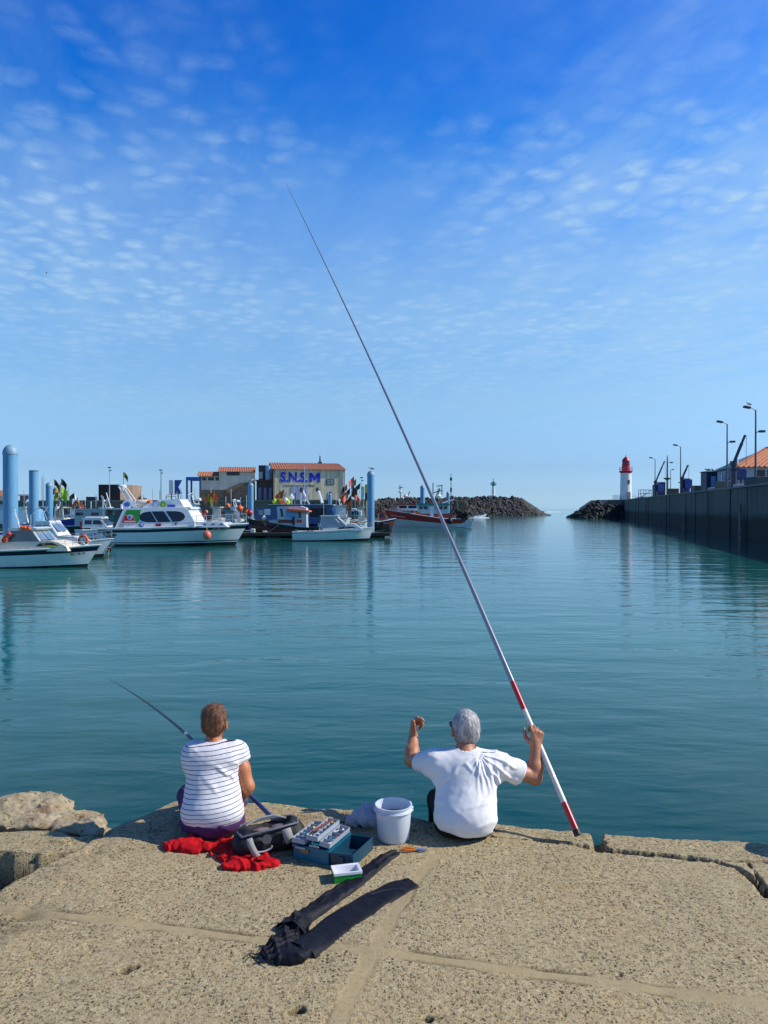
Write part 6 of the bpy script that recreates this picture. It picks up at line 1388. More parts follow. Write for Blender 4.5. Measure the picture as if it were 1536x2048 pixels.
def cloth_mat(name, col, stripes=None, rough=.85, bump=.3):
    m = bpy.data.materials.new(name); m.use_nodes = True; t = m.node_tree; b = t.nodes['Principled BSDF']
    tc = nn(t, 'ShaderNodeTexCoord'); v = tc.outputs['Object']
    c = mixc(t, noise(t, v, 7, 4, .6), col, tuple(x * .92 for x in col))
    if stripes:
        sc_, wdt, tilt, dark = stripes; sp = nn(t, 'ShaderNodeSeparateXYZ'); t.links.new(v, sp.inputs[0])
        q = mth(t, 'ADD', sp.outputs[2], mth(t, 'MULTIPLY', sp.outputs[0], tilt)); q = mth(t, 'ADD', q, mth(t, 'MULTIPLY', mth(t, 'SUBTRACT', noise(t, v, 6, 3, .5), .5), .018))
        w = mth(t, 'FRACT', mth(t, 'DIVIDE', q, sc_)); d = mth(t, 'LESS_THAN', w, wdt); c = mixc(t, d, c, dark)
    t.links.new(c, b.inputs['Base Color']); b.inputs['Roughness'].default_value = rough; b.inputs['Specular IOR Level'].default_value = .2; b.inputs['Sheen Weight'].default_value = .0
    bn = nn(t, 'ShaderNodeBump'); bn.inputs['Strength'].default_value = bump; bn.inputs['Distance'].default_value = .004
    t.links.new(mth(t, 'ADD', noise(t, v, 35, 4, .55, .5), mth(t, 'MULTIPLY', noise(t, v, 500, 1, .5), .25)), bn.inputs['Height']); t.links.new(bn.outputs[0], b.inputs['Normal'])
    return m
def hair_mat(name, cols):
    m = bpy.data.materials.new(name); m.use_nodes = True; t = m.node_tree; b = t.nodes['Principled BSDF']
    tc = nn(t, 'ShaderNodeTexCoord'); v = tc.outputs['Object']; vv = mapping(t, v, (1, 1, .16))
    c = ramp(t, cols, noise(t, vv, 42, 5, .65, .5)); t.links.new(c, b.inputs['Base Color']); b.inputs['Roughness'].default_value = .5
    bn = nn(t, 'ShaderNodeBump'); bn.inputs['Strength'].default_value = .8; bn.inputs['Distance'].default_value = .006; t.links.new(noise(t, vv, 110, 5, .7, .6), bn.inputs['Height']); t.links.new(bn.outputs[0], b.inputs['Normal'])
    return m
def strands(name, V, Q, m, parent, org, n, length, down, up=.25, thin=.0016, seed=1, keep=None):
    """short hairs laid over a surface"""
    rg = np.random.default_rng(seed); ctr = V[Q].mean(1); nr = np.cross(V[Q[:, 1]] - V[Q[:, 0]], V[Q[:, 2]] - V[Q[:, 0]]); nr /= np.linalg.norm(nr, axis=1)[:, None] + 1e-9
    mid = V.mean(0); sgn = np.sign(((ctr - mid) * nr).sum(1)); nr *= sgn[:, None]
    if keep is not None: k = keep(ctr); ctr = ctr[k]; nr = nr[k]
    i = rg.integers(0, len(ctr), n); p = ctr[i] + rg.normal(0, .002, (n, 3)); N = nr[i]; D = np.array([down(q) for q in p]); D = D + rg.normal(0, .28, D.shape)
    D -= (D * N).sum(1)[:, None] * N; D /= np.linalg.norm(D, axis=1)[:, None] + 1e-9; Lh = length * rg.uniform(.6, 1.25, n)[:, None]
    S_ = np.cross(D, N); th = thin * rg.uniform(.7, 1.4, n)[:, None]; a = p - N * .002; b = p + D * Lh * .5 + N * Lh * up; c = p + D * Lh + N * Lh * up * rg.uniform(.2, 1.2, n)[:, None]
    Vv = np.stack([a - S_ * th, a + S_ * th, b + S_ * th, b - S_ * th, c + S_ * th * .3, c - S_ * th * .3], 1).reshape(-1, 3) - np.array(org)
    o = np.arange(n)[:, None] * 6; Qs = np.concatenate([o + [0, 1, 2, 3], o + [3, 2, 4, 5]]); return fast_mesh(name, Vv, Qs, m, parent)

def unit(v): v = np.array(v, float); return v / (np.linalg.norm(v) + 1e-9)
def rot_about(v, ax, a): ax = unit(ax); v = np.array(v, float); return v * math.cos(a) + np.cross(ax, v) * math.sin(a) + ax * (ax @ v) * (1 - math.cos(a))
def hand(fd, wrist, u, n, s, curls, thumb, sc=1.0, splay=(.12, .03, -.05, -.13), wr=.026):
    """u: wrist to knuckles, n: way the palm faces, s: thumb side; curls: degrees of each joint per finger (index first)"""
    u = unit(u); n = unit(np.array(n) - (np.array(n) @ u) * u); s = unit(np.array(s) - (np.array(s) @ u) * u - (np.array(s) @ n) * n); wrist = np.array(wrist)
    ln = [(.040, .025, .020), (.044, .028, .022), (.041, .026, .021), (.032, .020, .018)]; kn = []
    for i in range(4):
        K = wrist + (u * (.088 - .004 * abs(i - 1) - .004 * (i == 3)) + s * (.030 - .020 * i)) * sc; kn.append(K)
        fd.cone(wrist + s * (.014 - .009 * i) * sc + u * .008, K, .0165 * sc, .0125 * sc, .012)
    fd.cone(wrist + u * .03 * sc - n * .0 + s * .018, wrist + u * .06 * sc + s * .022, .017 * sc, .013 * sc, .012)
    for i in range(4):
        d = unit(u + s * splay[i]); ax = np.cross(d, n); p = kn[i]; r = (.0098, .0100, .0095, .0085)[i] * sc; ang = 0
        for j in range(3):
            ang = R(curls[i][j]); d = rot_about(d, ax, ang); q = p + d * ln[i][j] * sc; fd.cone(p, q, r * (1.0 - .06 * j), r * (.92 - .06 * j), .0045 if j else .008); p = q
    b0 = wrist + u * .016 * sc + s * .022 * sc + n * .006; p = b0
    d0 = [unit(np.array(s) * a + u * b + n * c) for a, b, c in thumb]; L_t = (.042, .033, .026)
    for j in range(3): q = p + d0[j] * L_t[j] * sc; fd.cone(p, q, (.0165, .0120, .0110)[j] * sc, (.0125, .0112, .0092)[j] * sc, .010 if j == 0 else .004); p = q
    return kn
def fold(P, a, b, w, amp):
    a = np.array(a); b = np.array(b); ba = b - a; t = np.clip(((P - a) @ ba) / (ba @ ba), 0, 1); d = np.linalg.norm(P - a - t[:, None] * ba, axis=1); return -amp * np.exp(-(d / w) ** 2) * np.sin(np.clip(t, .02, .98) * PI) ** .6
def ridge(P, q, f, amp, seed):
    """irregular folds running roughly along lines of constant q"""
    nz = fbm(P * 7, 3, seed); s_ = np.sin(q * f + nz * 2.4); return -amp * (np.maximum(0, s_) ** 2.0 - .4) * np.clip(.55 + fbm(P * 5, 2, seed + 5) * 1.1, 0, 1.3)

# ------------------------------------------------------------------ the man
MO = np.array([.52, 4.98, 0.0])
man = thing('person', 'grey-haired person in a plain white t-shirt holding up the long pole, arms raised', 'person', tuple(MO))
SKIN = skin_mat('tanned_skin', (.42, .17, .085), (.50, .22, .12)); 
Lsh = A3(867, 1527, 5.12); Rsh = A3(1000, 1531, 5.12); Lel = A3(823, 1521, 5.33); Lwr = A3(827, 1475, 5.47); Rel = A3(1070, 1556, 5.17); Rwr = A3(1072, 1494, 5.235)
nk = A3(931, 1507, 5.13); hd = A3(931, 1457, 5.20)
H1 = .004
fb = Field((.13, 4.72, -.06), (1.12, 5.66, .82), .005)
# torso (hidden by the shirt but part of the one body)
fb.ell((.52, 4.97, .12), (.165, .12, .12), .05).ell((.535, 5.03, .27), (.165, .10, .14), .06).ell((.55, 5.09, .38), (.165, .10, .12), .06)
fb.cone(Lsh, Rsh, .05, .05, .05); fb.cone((.545, 5.08, .42), nk + np.array([0, .02, .0]), .05, .055, .03)
fb.cone(nk, hd + np.array([0, -.01, -.06]), .064, .060, .02)
# head: skull, face, ears (turned a little to the left)
YW = R(16)
def hr(x, y, z): return hd + np.array([x * math.cos(YW) - y * math.sin(YW), x * math.sin(YW) + y * math.cos(YW), z])
fb.ell(hr(0, .0, .012), (.084, .100, .106), .02); fb.ell(hr(0, .045, -.045), (.062, .065, .075), .03); fb.cone(hr(-.01, .085, -.095), hr(.01, .085, -.095), .028, .028, .03)
fb.cone(hr(0, .097, -.005), hr(0, .122, -.035), .010, .014, .012); fb.cone(hr(-.018, .098, -.066), hr(.018, .098, -.066), .008, .008, .008)
for sg in (-1, 1):
    fb.cone(hr(sg * .018, .096, .018), hr(sg * .045, .086, .018), .009, .008, .010); fb.ell(hr(sg * .030, .085, .002), (.016, .010, .010), .004, mode='cut')
    fb.ell(hr(sg * .030, .080, .002), (.012, .012, .012), .004)
    fb.ell(hr(sg * .092, .002, -.016), (.012, .024, .038), .006); fb.ell(hr(sg * .103, .006, -.012), (.006, .012, .020), .003, mode='cut')
# arms
def arm(fd, sh, el, wr, r=(.055, .043, .045, .027), musc=.008, mv=(0, 0, 0)):
    mid = (sh + el) / 2; fd.cone(sh, mid, r[0], r[1] + .003, .03).cone(mid, el, r[1] + .003, r[1] - .003, .02)
    f1 = el + (wr - el) * .32 + np.array(mv); fd.cone(el, f1, r[1] - .004, r[2], .02).cone(f1, wr, r[2], r[3], .02)
arm(fb, Lsh, Lel, Lwr, (.058, .049, .051, .032)); arm(fb, Rsh, Rel, Rwr, (.058, .050, .053, .034))
fb.cone(Rel, Rel + np.array([.012, -.012, -.008]), .034, .026, .015)
# hands
pb = A3(1157, 1672, 4.87); pt_ = A3(572, 367, 10.0); pdir = unit(pt_ - pb)
def pole_at(Y): t = (Y - pb[1]) / (pt_[1] - pb[1]); return pb + (pt_ - pb) * t
hu = unit(A3(1066, 1462, 5.28) - Rwr); 
hand(fb, Rwr, (.12, .12, 1), (-.1, 1, 0), (-1, -.25, .35), [(55, 62, 40), (62, 68, 42), (68, 70, 45), (72, 70, 45)], [(.75, .45, .35), (.25, .85, .45), (.15, .95, .2)], 1.16, (.10, .0, -.10, -.2))
fb.cone(Rwr, Rwr + np.array([.002, .006, .03]), .031, .028, .015)
hand(fb, Lwr, (.02, .35, 1), (.75, -.15, .1), (.65, -.6, .3), [(48, 55, 35), (70, 75, 45), (78, 80, 50), (80, 80, 50)], [(.75, .55, .2), (.65, .75, .1), (.5, .85, .0)], 1.18)
fb.cone(Lwr, Lwr + np.array([.0, .008, .03]), .030, .027, .015)
fb.disp(lambda P: fbm(P * 30, 2, 4) * .0006)
fb.build('body', SKIN, man, 2, MO)
# hair
fh = Field(hd - .16, hd + .16, .004); fh.ell(hr(0, -.008, .018), (.0945, .106, .111), .02); fh.ell(hr(0, -.055, -.035), (.074, .045, .055), .03)
fh.plane(hr(0, .035, .0), (math.sin(-YW), math.cos(YW), -.75)); fh.plane(hr(0, -.02, -.088), (0, .25, -1), k=.01)
for sg in (-1, 1): fh.ell(hr(sg * .096, .012, -.022), (.030, .040, .052), .006, mode='cut')
fh.disp(lambda P: ridge(P * np.array([1, 1, .3]), (P[:, 0] * 1.0), 260, .0016, 3) + fbm(P * 45, 3, 9) * .0022)
HAIRG = hair_mat('grey_hair', [(.30, (.13, .125, .13)), (.48, (.33, .32, .32)), (.70, (.66, .64, .62))]); Vh, Qh = fh.mesh(); Vh = fh.smooth(Vh, Qh, 1); ho = fast_mesh('hair', Vh - MO, Qh, HAIRG, man)
crown = hr(.0, -.045, .10)
strands('hair_strands', Vh, Qh, pm('grey_hair_strand', (.44, .43, .42), .5, var=.55, scale=70), ho, MO, 1500, .026, lambda q: unit((q - crown) * np.array([1, 1, 1.2])), -.02, .0008, 2, lambda c: np.linalg.norm(c - crown, axis=1) > .018)
# glasses and wristband
gl_ = MB(MO).tube([hr(-.088, .0, .012), hr(-.086, .07, .015), hr(-.078, .105, .015)], .003, 6).tube([hr(.088, .0, .012), hr(.086, .07, .015), hr(.078, .105, .015)], .003, 6).tube([hr(-.078, .108, .022), hr(0, .118, .016), hr(.078, .108, .022)], .003, 6)
for sg in (-1, 1): gl_.rbox(sg * .038 - .030, sg * .038 + .030, .110, .114, -.016, .020, .001, Matrix.Translation(Vector(hd)) @ Matrix.Rotation(YW, 4, 'Z'))
o = gl_.build('glasses', BLACK, None, True); o.location = MO; tag(o, 'dark glasses worn by the person in the plain white t-shirt', 'glasses')
wd = unit(Lwr - Lel); wc = Lwr - wd * .012; Mw = Vector(wd).to_track_quat('Z', 'Y').to_matrix()
o = MB(MO).lathe([(.032, -.006), (.0365, -.005), (.0365, .005), (.032, .006)], wc, 20, M=Mw).build('bracelet', pm('dark_steel', (.05, .05, .06), .3, metal=.6), None, True); o.location = MO; tag(o, 'dark bracelet on the raised left wrist of the person in the plain white t-shirt', 'bracelet')
# t-shirt
fs = Field((.13, 4.70, -.02), (1.02, 5.50, .62), .005)
fs.ell((.520, 4.965, .125), (.206, .157, .165), .06).ell((.530, 5.03, .25), (.200, .125, .15), .07).ell((.545, 5.09, .37), (.205, .125, .13), .06)
fs.cone((.36, 5.10, .40), (.72, 5.10, .40), .095, .090, .06, flat=((0, 1, 0), .95)); fs.cone(Lsh, Rsh, .073, .073, .05)
fs.cone(Lsh + np.array([.04, 0, .0]), nk + np.array([-.01, .0, -.01]), .055, .062, .05).cone(Rsh + np.array([-.04, 0, 0]), nk + np.array([.01, .0, -.01]), .055, .062, .05)
Ls = Lsh + (Lel - Lsh) * .62; Rs = Rsh + (Rel - Rsh) * .60
fs.cone(Lsh, Ls + (Ls - Lsh) * .25, .080, .070, .04).cone(Rsh, Rs + (Rs - Rsh) * .25, .082, .076, .04); fs.cone(Rs + np.array([-.02, 0, -.02]), Rs + np.array([.0, 0, -.03]), .062, .060, .04)
# openings
ld = unit(Lel - Lsh); rd = unit(Rel - Rsh)
def folds_man(P):
    x, y, z = P[:, 0], P[:, 1], P[:, 2]; o = fbm(P * np.array([9, 9, 6]), 3, 11) * .0035
    # drapery from right shoulder towards the armpit and down
    r = np.hypot(x - .80, z - .52); th = np.arctan2(z - .50, x - .62); mask = sstep(.52, .66, x) * sstep(.10, .25, z)
    o += ridge(P, th, 17, .010, 21) * mask * .9
    o += ridge(P, (x * .35 + z), 75, .008, 31) * (1 - sstep(.14, .26, z)) * (.35 + .65 * sstep(.45, .62, x))
    o += ridge(P, (x * -.5 + z), 48, .009, 41) * (1 - sstep(.50, .60, x)) * .7
    o += ridge(P, ((P - Rsh) @ rd), 60, .006, 51) * sstep(.74, .80, x); o += ridge(P, ((P - Lsh) @ ld), 60, .005, 61) * (1 - sstep(.30, .36, x))
    for a, b, w, am in (((960, 1520), (968, 1590), .010, .012), ((975, 1515), (990, 1590), .011, .013), ((992, 1520), (1000, 1575), .010, .010), ((950, 1512), (962, 1560), .009, .009), ((1000, 1560), (960, 1625), .013, .010), ((930, 1525), (948, 1548), .008, .007), ((1000, 1600), (930, 1620), .010, .007), ((995, 1640), (935, 1668), .012, .008), ((868, 1655), (905, 1690), .013, .008), ((890, 1640), (925, 1680), .011, .006)):
        o += fold(P, A3(a[0], a[1], 4.96), A3(b[0], b[1], 4.93), w * 2.2, am) * 0 + fold(np.stack([(x / y) * 1.0, 0 * y, (z - CAMH) / y], 1), ((a[0] - CX) / F, 0, -(a[1] - HY) / F), ((b[0] - CX) / F, 0, -(b[1] - HY) / F), w / 3.9, am * .85) * (y < 5.12)
    return o
fs.disp(folds_man, .035)
fs.cone(Ls - ld * .05, Ls + ld * .2, .060, .066, .0, 'cut').cone(Rs - rd * .05, Rs + rd * .2, .060, .068, .0, 'cut')
fs.plane(Ls, ld * 1.0 + np.array([-.1, 0, .35]), (.10, 4.7, .2), (.335, 5.6, .65)); fs.plane(Rs, rd + np.array([.1, 0, -.15]), (.80, 4.7, .1), (1.1, 5.6, .65))
fs.cone(nk + np.array([0, -.01, -.02]), nk + np.array([0, .03, .12]), .069, .075, .0, 'cut')
fs.plane((.52, 4.85, .045), (-.12, .30, -1), wob=lambda P: np.sin(P[..., 0] * 40) * .004)
WT = cloth_mat('white_cotton', (.80, .79, .80)); fs.build('tshirt', WT, man, 2, MO)
# collar rib
cr = [nk + np.array([math.cos(a) * .072, math.sin(a) * .062 + .005, .012 + .022 * math.sin(a)]) for a in [i * PI / 12 for i in range(25)]]
MB(MO).tube(cr, .0065, 8, False).build('collar', WT, man, True)
# trousers
ft = Field((.20, 4.72, -.50), (.86, 5.72, .20), .006)
ft.ell((.52, 4.972, .085), (.192, .148, .10), .05)
for sg, kx, ky, kz in ((-1, .375, 5.38, .075), (1, .66, 5.42, .04)):
    hp = np.array([.52 + sg * .095, 4.98, .085]); kn_ = np.array([kx, ky, kz]); an = np.array([kx - sg * .01, 5.52, -.36]); ft.cone(hp, kn_, .092, .070, .05).cone(kn_, an, .073, .055, .03)
ft.plane((.52, 5, .005), (0, 0, -1), (.1, 4.6, -.15), (.95, 5.21, .05), k=.02)
ft.disp(lambda P: ridge(P, P[:, 1] + P[:, 2] * .5, 60, .004, 71))
TR_M = cloth_mat('dark_olive_trousers', (.018, .015, .013)); ft.build('trousers', TR_M, man, 2, MO)
def shoe(org, p, yaw, m, par, L=.27):
    f = Field(np.array(p) - .22, np.array(p) + .22, .006); d = np.array([math.sin(yaw), math.cos(yaw), 0]); p = np.array(p)
    f.cone(p - d * .05, p + d * .06, .042, .045, .02).cone(p + d * .06, p + d * (L - .12), .045, .036, .03).cone(p + np.array([0, 0, .0]) - d * .05, p + np.array([0, 0, .07]) - d * .05, .042, .042, .02); f.plane(p - np.array([0, 0, .035]), (0, 0, -1)); f.plane(p + np.array([0, 0, .065]), (0, 0, 1)); return f.build('shoe', m, par, 1, org)
shoe(MO, (.35, 5.56, -.42), -.1, BLACK, man); shoe(MO, (.66, 5.56, -.44), .1, BLACK, man)

# ------------------------------------------------------------------ the woman
WO = np.array([-1.12, 5.0, 0.0])
wom = thing('person', 'brown-haired person in striped white t-shirt and purple trousers, seated fishing at left', 'person', tuple(WO))
SKIN2 = skin_mat('sunburnt_skin', (.46, .16, .065), (.54, .20, .09))
hw = A3(428, 1446, 5.20); nw = A3(428, 1490, 5.16); RshW = A3(474, 1505, 5.15); LshW = A3(388, 1504, 5.17); RelW = A3(494, 1573, 5.10); RwrW = A3(487, 1594, 5.28); LelW = A3(385, 1562, 5.36); LwrW = A3(425, 1578, 5.52)
fb = Field((-1.46, 4.76, -.02), (-.80, 5.72, .84), .005)
fb.ell((-1.12, 4.98, .14), (.16, .12, .12), .05).ell((-1.125, 5.04, .28), (.145, .095, .13), .06).ell((-1.13, 5.10, .42), (.150, .095, .12), .06); fb.cone(LshW, RshW, .045, .045, .05)
fb.cone((-1.13, 5.11, .46), nw, .07, .050, .04).cone(nw, hw + np.array([0, -.005, -.06]), .052, .052, .02)
fb.ell(hw + np.array([0, .0, .010]), (.076, .092, .098), .02); fb.ell(hw + np.array([0, .045, -.045]), (.056, .058, .068), .03); fb.cone(hw + np.array([0, .092, -.005]), hw + np.array([0, .112, -.03]), .009, .012, .01); fb.cone(hw + np.array([-.016, .09, -.062]), hw + np.array([.016, .09, -.062]), .007, .007, .008)
for sg in (-1, 1):
    fb.ell(hw + np.array([sg * .028, .082, .002]), (.015, .010, .010), .004, mode='cut'); fb.ell(hw + np.array([sg * .028, .077, .002]), (.011, .011, .011), .004)
    fb.ell(hw + np.array([sg * .082, .005, -.018]), (.009, .020, .032), .005); fb.ell(hw + np.array([sg * .091, .008, -.016]), (.005, .011, .018), .003, mode='cut')
arm(fb, RshW, RelW, RwrW, (.050, .049, .042, .025)); arm(fb, LshW, LelW, LwrW, (.048, .042, .040, .025))
rb_ = A3(562, 1655, 4.86); rt_ = A3(215, 1357, 8.6); rdir = unit(rt_ - rb_)
hand(fb, RwrW, (-.35, .75, .25), (-.2, -.3, -1), (-.8, -.3, .4), [(50, 60, 40)] * 4, [(.7, .5, .3), (.3, .7, .6), (.1, .8, .5)], .92); hand(fb, LwrW, (.7, .4, .1), (.2, .5, -.8), (-.3, .9, .3), [(50, 60, 40)] * 4, [(.7, .5, .3), (.3, .7, .6), (.1, .8, .5)], .92)
fb.build('body', SKIN2, wom, 2, WO)
fh = Field(hw - .16, hw + .17, .004); fh.ell(hw + np.array([0, -.006, .026]), (.088, .102, .098), .02).ell(hw + np.array([0, -.045, -.030]), (.060, .046, .060), .03).ell(hw + np.array([.0, -.02, .075]), (.07, .075, .055), .03)
fh.plane(hw + np.array([0, .055, .02]), (0, 1, -.8)); fh.plane(hw + np.array([0, -.02, -.056]), (0, .3, -1), k=.01)
for sg in (-1, 1): fh.ell(hw + np.array([sg * .090, .012, -.030]), (.028, .038, .048), .006, mode='cut')
fh.disp(lambda P: ridge(P * np.array([1, 1, .3]), P[:, 0], 170, .004, 3) + fbm(P * 30, 3, 9) * .004)
HB = hair_mat('brown_hair', [(.30, (.030, .011, .005)), (.50, (.13, .048, .018)), (.72, (.36, .18, .075))]); Vh, Qh = fh.mesh(); Vh = fh.smooth(Vh, Qh, 1); ho = fast_mesh('hair', Vh - WO, Qh, HB, wom); crown = hw + np.array([.01, -.02, .11])
strands('hair_strands', Vh, Qh, pm('brown_hair_strand', (.13, .055, .025), .55, var=.65, scale=45), ho, WO, 1800, .034, lambda q: unit((q - crown) * np.array([1, 1, 1.4])), -.0, .0010, 5, lambda c: np.linalg.norm(c - crown, axis=1) > .012)
fs = Field((-1.45, 4.74, -.02), (-.80, 5.50, .66), .005)
fs.ell((-1.102, 4.975, .150), (.205, .152, .14), .06).ell((-1.112, 5.03, .27), (.180, .118, .13), .07).ell((-1.13, 5.09, .40), (.182, .118, .14), .06)
fs.cone((-1.25, 5.11, .46), (-1.02, 5.11, .46), .085, .085, .06); fs.cone(LshW, RshW, .062, .062, .05); fs.cone(LshW + np.array([.03, 0, 0]), nw + np.array([0, 0, -.02]), .05, .055, .05).cone(RshW + np.array([-.03, 0, 0]), nw + np.array([0, 0, -.02]), .05, .055, .05)
rdw = unit(RelW - RshW); ldw = unit(LelW - LshW); Rs = RshW + np.array([.030, 0, -.045]); Ls = LshW + (LelW - LshW) * .45
fs.cone(RshW + np.array([.0, 0, .005]), RshW + np.array([.05, 0, -.10]), .066, .060, .04).cone(LshW, Ls + (Ls - LshW) * .4, .066, .062, .04)
def folds_w(P):
    x, y, z = P[:, 0], P[:, 1], P[:, 2]; o = fbm(P * np.array([9, 9, 7]), 3, 12) * .003
    o += ridge(P, (z - (x + 1.12) * .55 * -1), 62, .007, 23) * sstep(-1.20, -1.02, x) * (1 - sstep(.40, .50, z)) * sstep(.08, .16, z)
    o += ridge(P, (z - x * .2), 80, .005, 33) * (1 - sstep(.14, .22, z)); o += ridge(P, z + x * .4, 50, .003, 43) * sstep(.30, .40, z)
    return o
fs.disp(folds_w, .03)
fs.cone(Rs - rdw * .05, Rs + np.array([.03, 0, -.2]), .052, .062, .0, 'cut'); fs.plane(RshW + np.array([.03, 0, -.062]), (.38, -.05, -1), (-.950, 4.7, .34), (-.7, 5.5, .66)); fs.cone(Ls, Ls + ldw * .25, .052, .056, .0, 'cut'); fs.plane(Ls, ldw, (-1.46, 5.2, .1), (-1.15, 5.6, .66))
fs.cone(nw + np.array([0, -.01, -.012]), nw + np.array([0, .03, .12]), .058, .062, .0, 'cut'); fs.plane((-1.12, 4.9, .085), (-.10, .12, -1), wob=lambda P: np.sin(P[..., 0] * 35) * .005)
ST_ = cloth_mat('striped_cotton', (.78, .77, .80), (.0262, .15, -.10, (.035, .03, .07))); fs.build('tshirt', ST_, wom, 2, WO)
MB(WO).tube([nw + np.array([math.cos(a) * .062, math.sin(a) * .055 + .005, .006 + .018 * math.sin(a)]) for a in [i * PI / 12 for i in range(25)]], .006, 8, False).build('collar', cloth_mat('white_collar', (.69, .68, .74)), wom, True)
ft = Field((-1.50, 4.72, -.02), (-.76, 5.72, .25), .006)
ft.ell((-1.10, 4.982, .095), (.203, .152, .11), .05)
for sg, kx, ky, kz, fx_, fy_ in ((-1, -1.345, 5.30, .135, -1.05, 5.44), (1, -1.04, 5.44, .055, -1.20, 5.50)):
    hp = np.array([-1.115 + sg * .10, 5.0, .10]); kn_ = np.array([kx, ky, kz]); ft.cone(hp, kn_, .095, .068, .04).cone(kn_, (fx_, fy_, .065), .062, .048, .03)
ft.plane((0, 5, .004), (0, 0, -1), k=.015); ft.disp(lambda P: ridge(P, P[:, 0] * .6 + P[:, 2], 70, .0035, 72))
ft.build('trousers', cloth_mat('purple_trousers', (.085, .030, .12)), wom, 2, WO)
shoe(WO, (-1.08, 5.48, .045), 2.0, DGREY, wom, .22); shoe(WO, (-1.08, 5.40, .040), 1.3, DGREY, wom, .20)
# ================================================================== fishing gear on the quay
# the long pole
org = Vector(pb); pole = thing('fishing_pole', 'very long tapering pole with red and white handle, held up by the grey-haired person', 'fishing pole', org)
def pl(t):
    p = pb + (pt_ - pb) * t; p = p + np.array([.05, 0, .01]) * math.sin(PI * t); return Vector(p) - org
def py_t(py):
    lo, hi = 0, 1
    for _ in range(40):
        m = (lo + hi) / 2; q = pl(m) + org
        if HY + (CAMH - q.z) / q.y * F > py: lo = m
        else: hi = m
    return lo
PW = pm('pole_white', (.66, .63, .56), .3, var=.05, coat=.3); PR = pm('pole_red', (.50, .012, .02), .3, var=.08, coat=.3); PG = pm('pole_grey', (.30, .31, .35), .25, metal=.4, var=.05)
def rad(t): return .0185 * (1 - t) ** .75 + .0014
segs = [(1672, 1661, 'butt_cap', BLACK, 1.22), (1661, 1606, 'red_grip', PR, 1.04), (1606, 1420, 'lower_section', PW, 1.0), (1420, 1364, 'red_band', PR, 1.04), (1364, 1190, 'section', PG, 1.0), (1190, 965, 'section', PG, .97), (965, 760, 'section', PG, .94), (760, 600, 'section', PG, .9), (600, 480, 'section', pm('pole_dark', (.20, .21, .24), .35), .85), (480, 368, 'tip_section', DGREY, .7)]
for a, c, nm, m_, q in segs:
    ta, tb = py_t(a), py_t(c); ts = [ta + (tb - ta) * i / 8 for i in range(9)]; MB().tube([pl(t) for t in ts], [rad(t) * q for t in ts], 14).build(nm, m_, pole, True, 60)
# the woman's rod
org2 = Vector(rb_); rod = thing('fishing_rod', 'dark blue fishing rod held low by the person in the striped t-shirt', 'fishing rod', org2)
def rl(t): return Vector(rb_ + (rt_ - rb_) * t + np.array([0, 0, .10]) * (math.sin(PI * t) if t > 0 else 0)) - org2
NB = pm('rod_blue', (.010, .035, .16), .3, coat=.5, var=.1)
ts = [i / 10 * .30 for i in range(11)]; MB().tube([rl(t) for t in ts], [.0155 - .012 * t for t in ts], 12).build('grip', NB, rod, True, 60)
ts = [.30 + i / 14 * .70 for i in range(15)]; MB().tube([rl(t) for t in ts], [.0125 * (1 - (t - .3) / .7) ** .8 + .0012 for t in ts], 10).build('blank', pm('rod_black', (.018, .02, .03), .35), rod, True, 60)
MB().tube([rl(.40), rl(.412)], .0125, 10).build('ferrule', ALU, rod)
for t in (.52, .68, .82, .94): p = rl(t); d = (rl(t + .01) - rl(t)).normalized(); MB().tube([p + Vector((0, 0, -.005)) + Vector((math.cos(a) * .010, 0, math.sin(a) * .010 - .010)) for a in [i * PI / 5 for i in range(11)]], .0012, 5).build('line_guide', STEEL, rod)
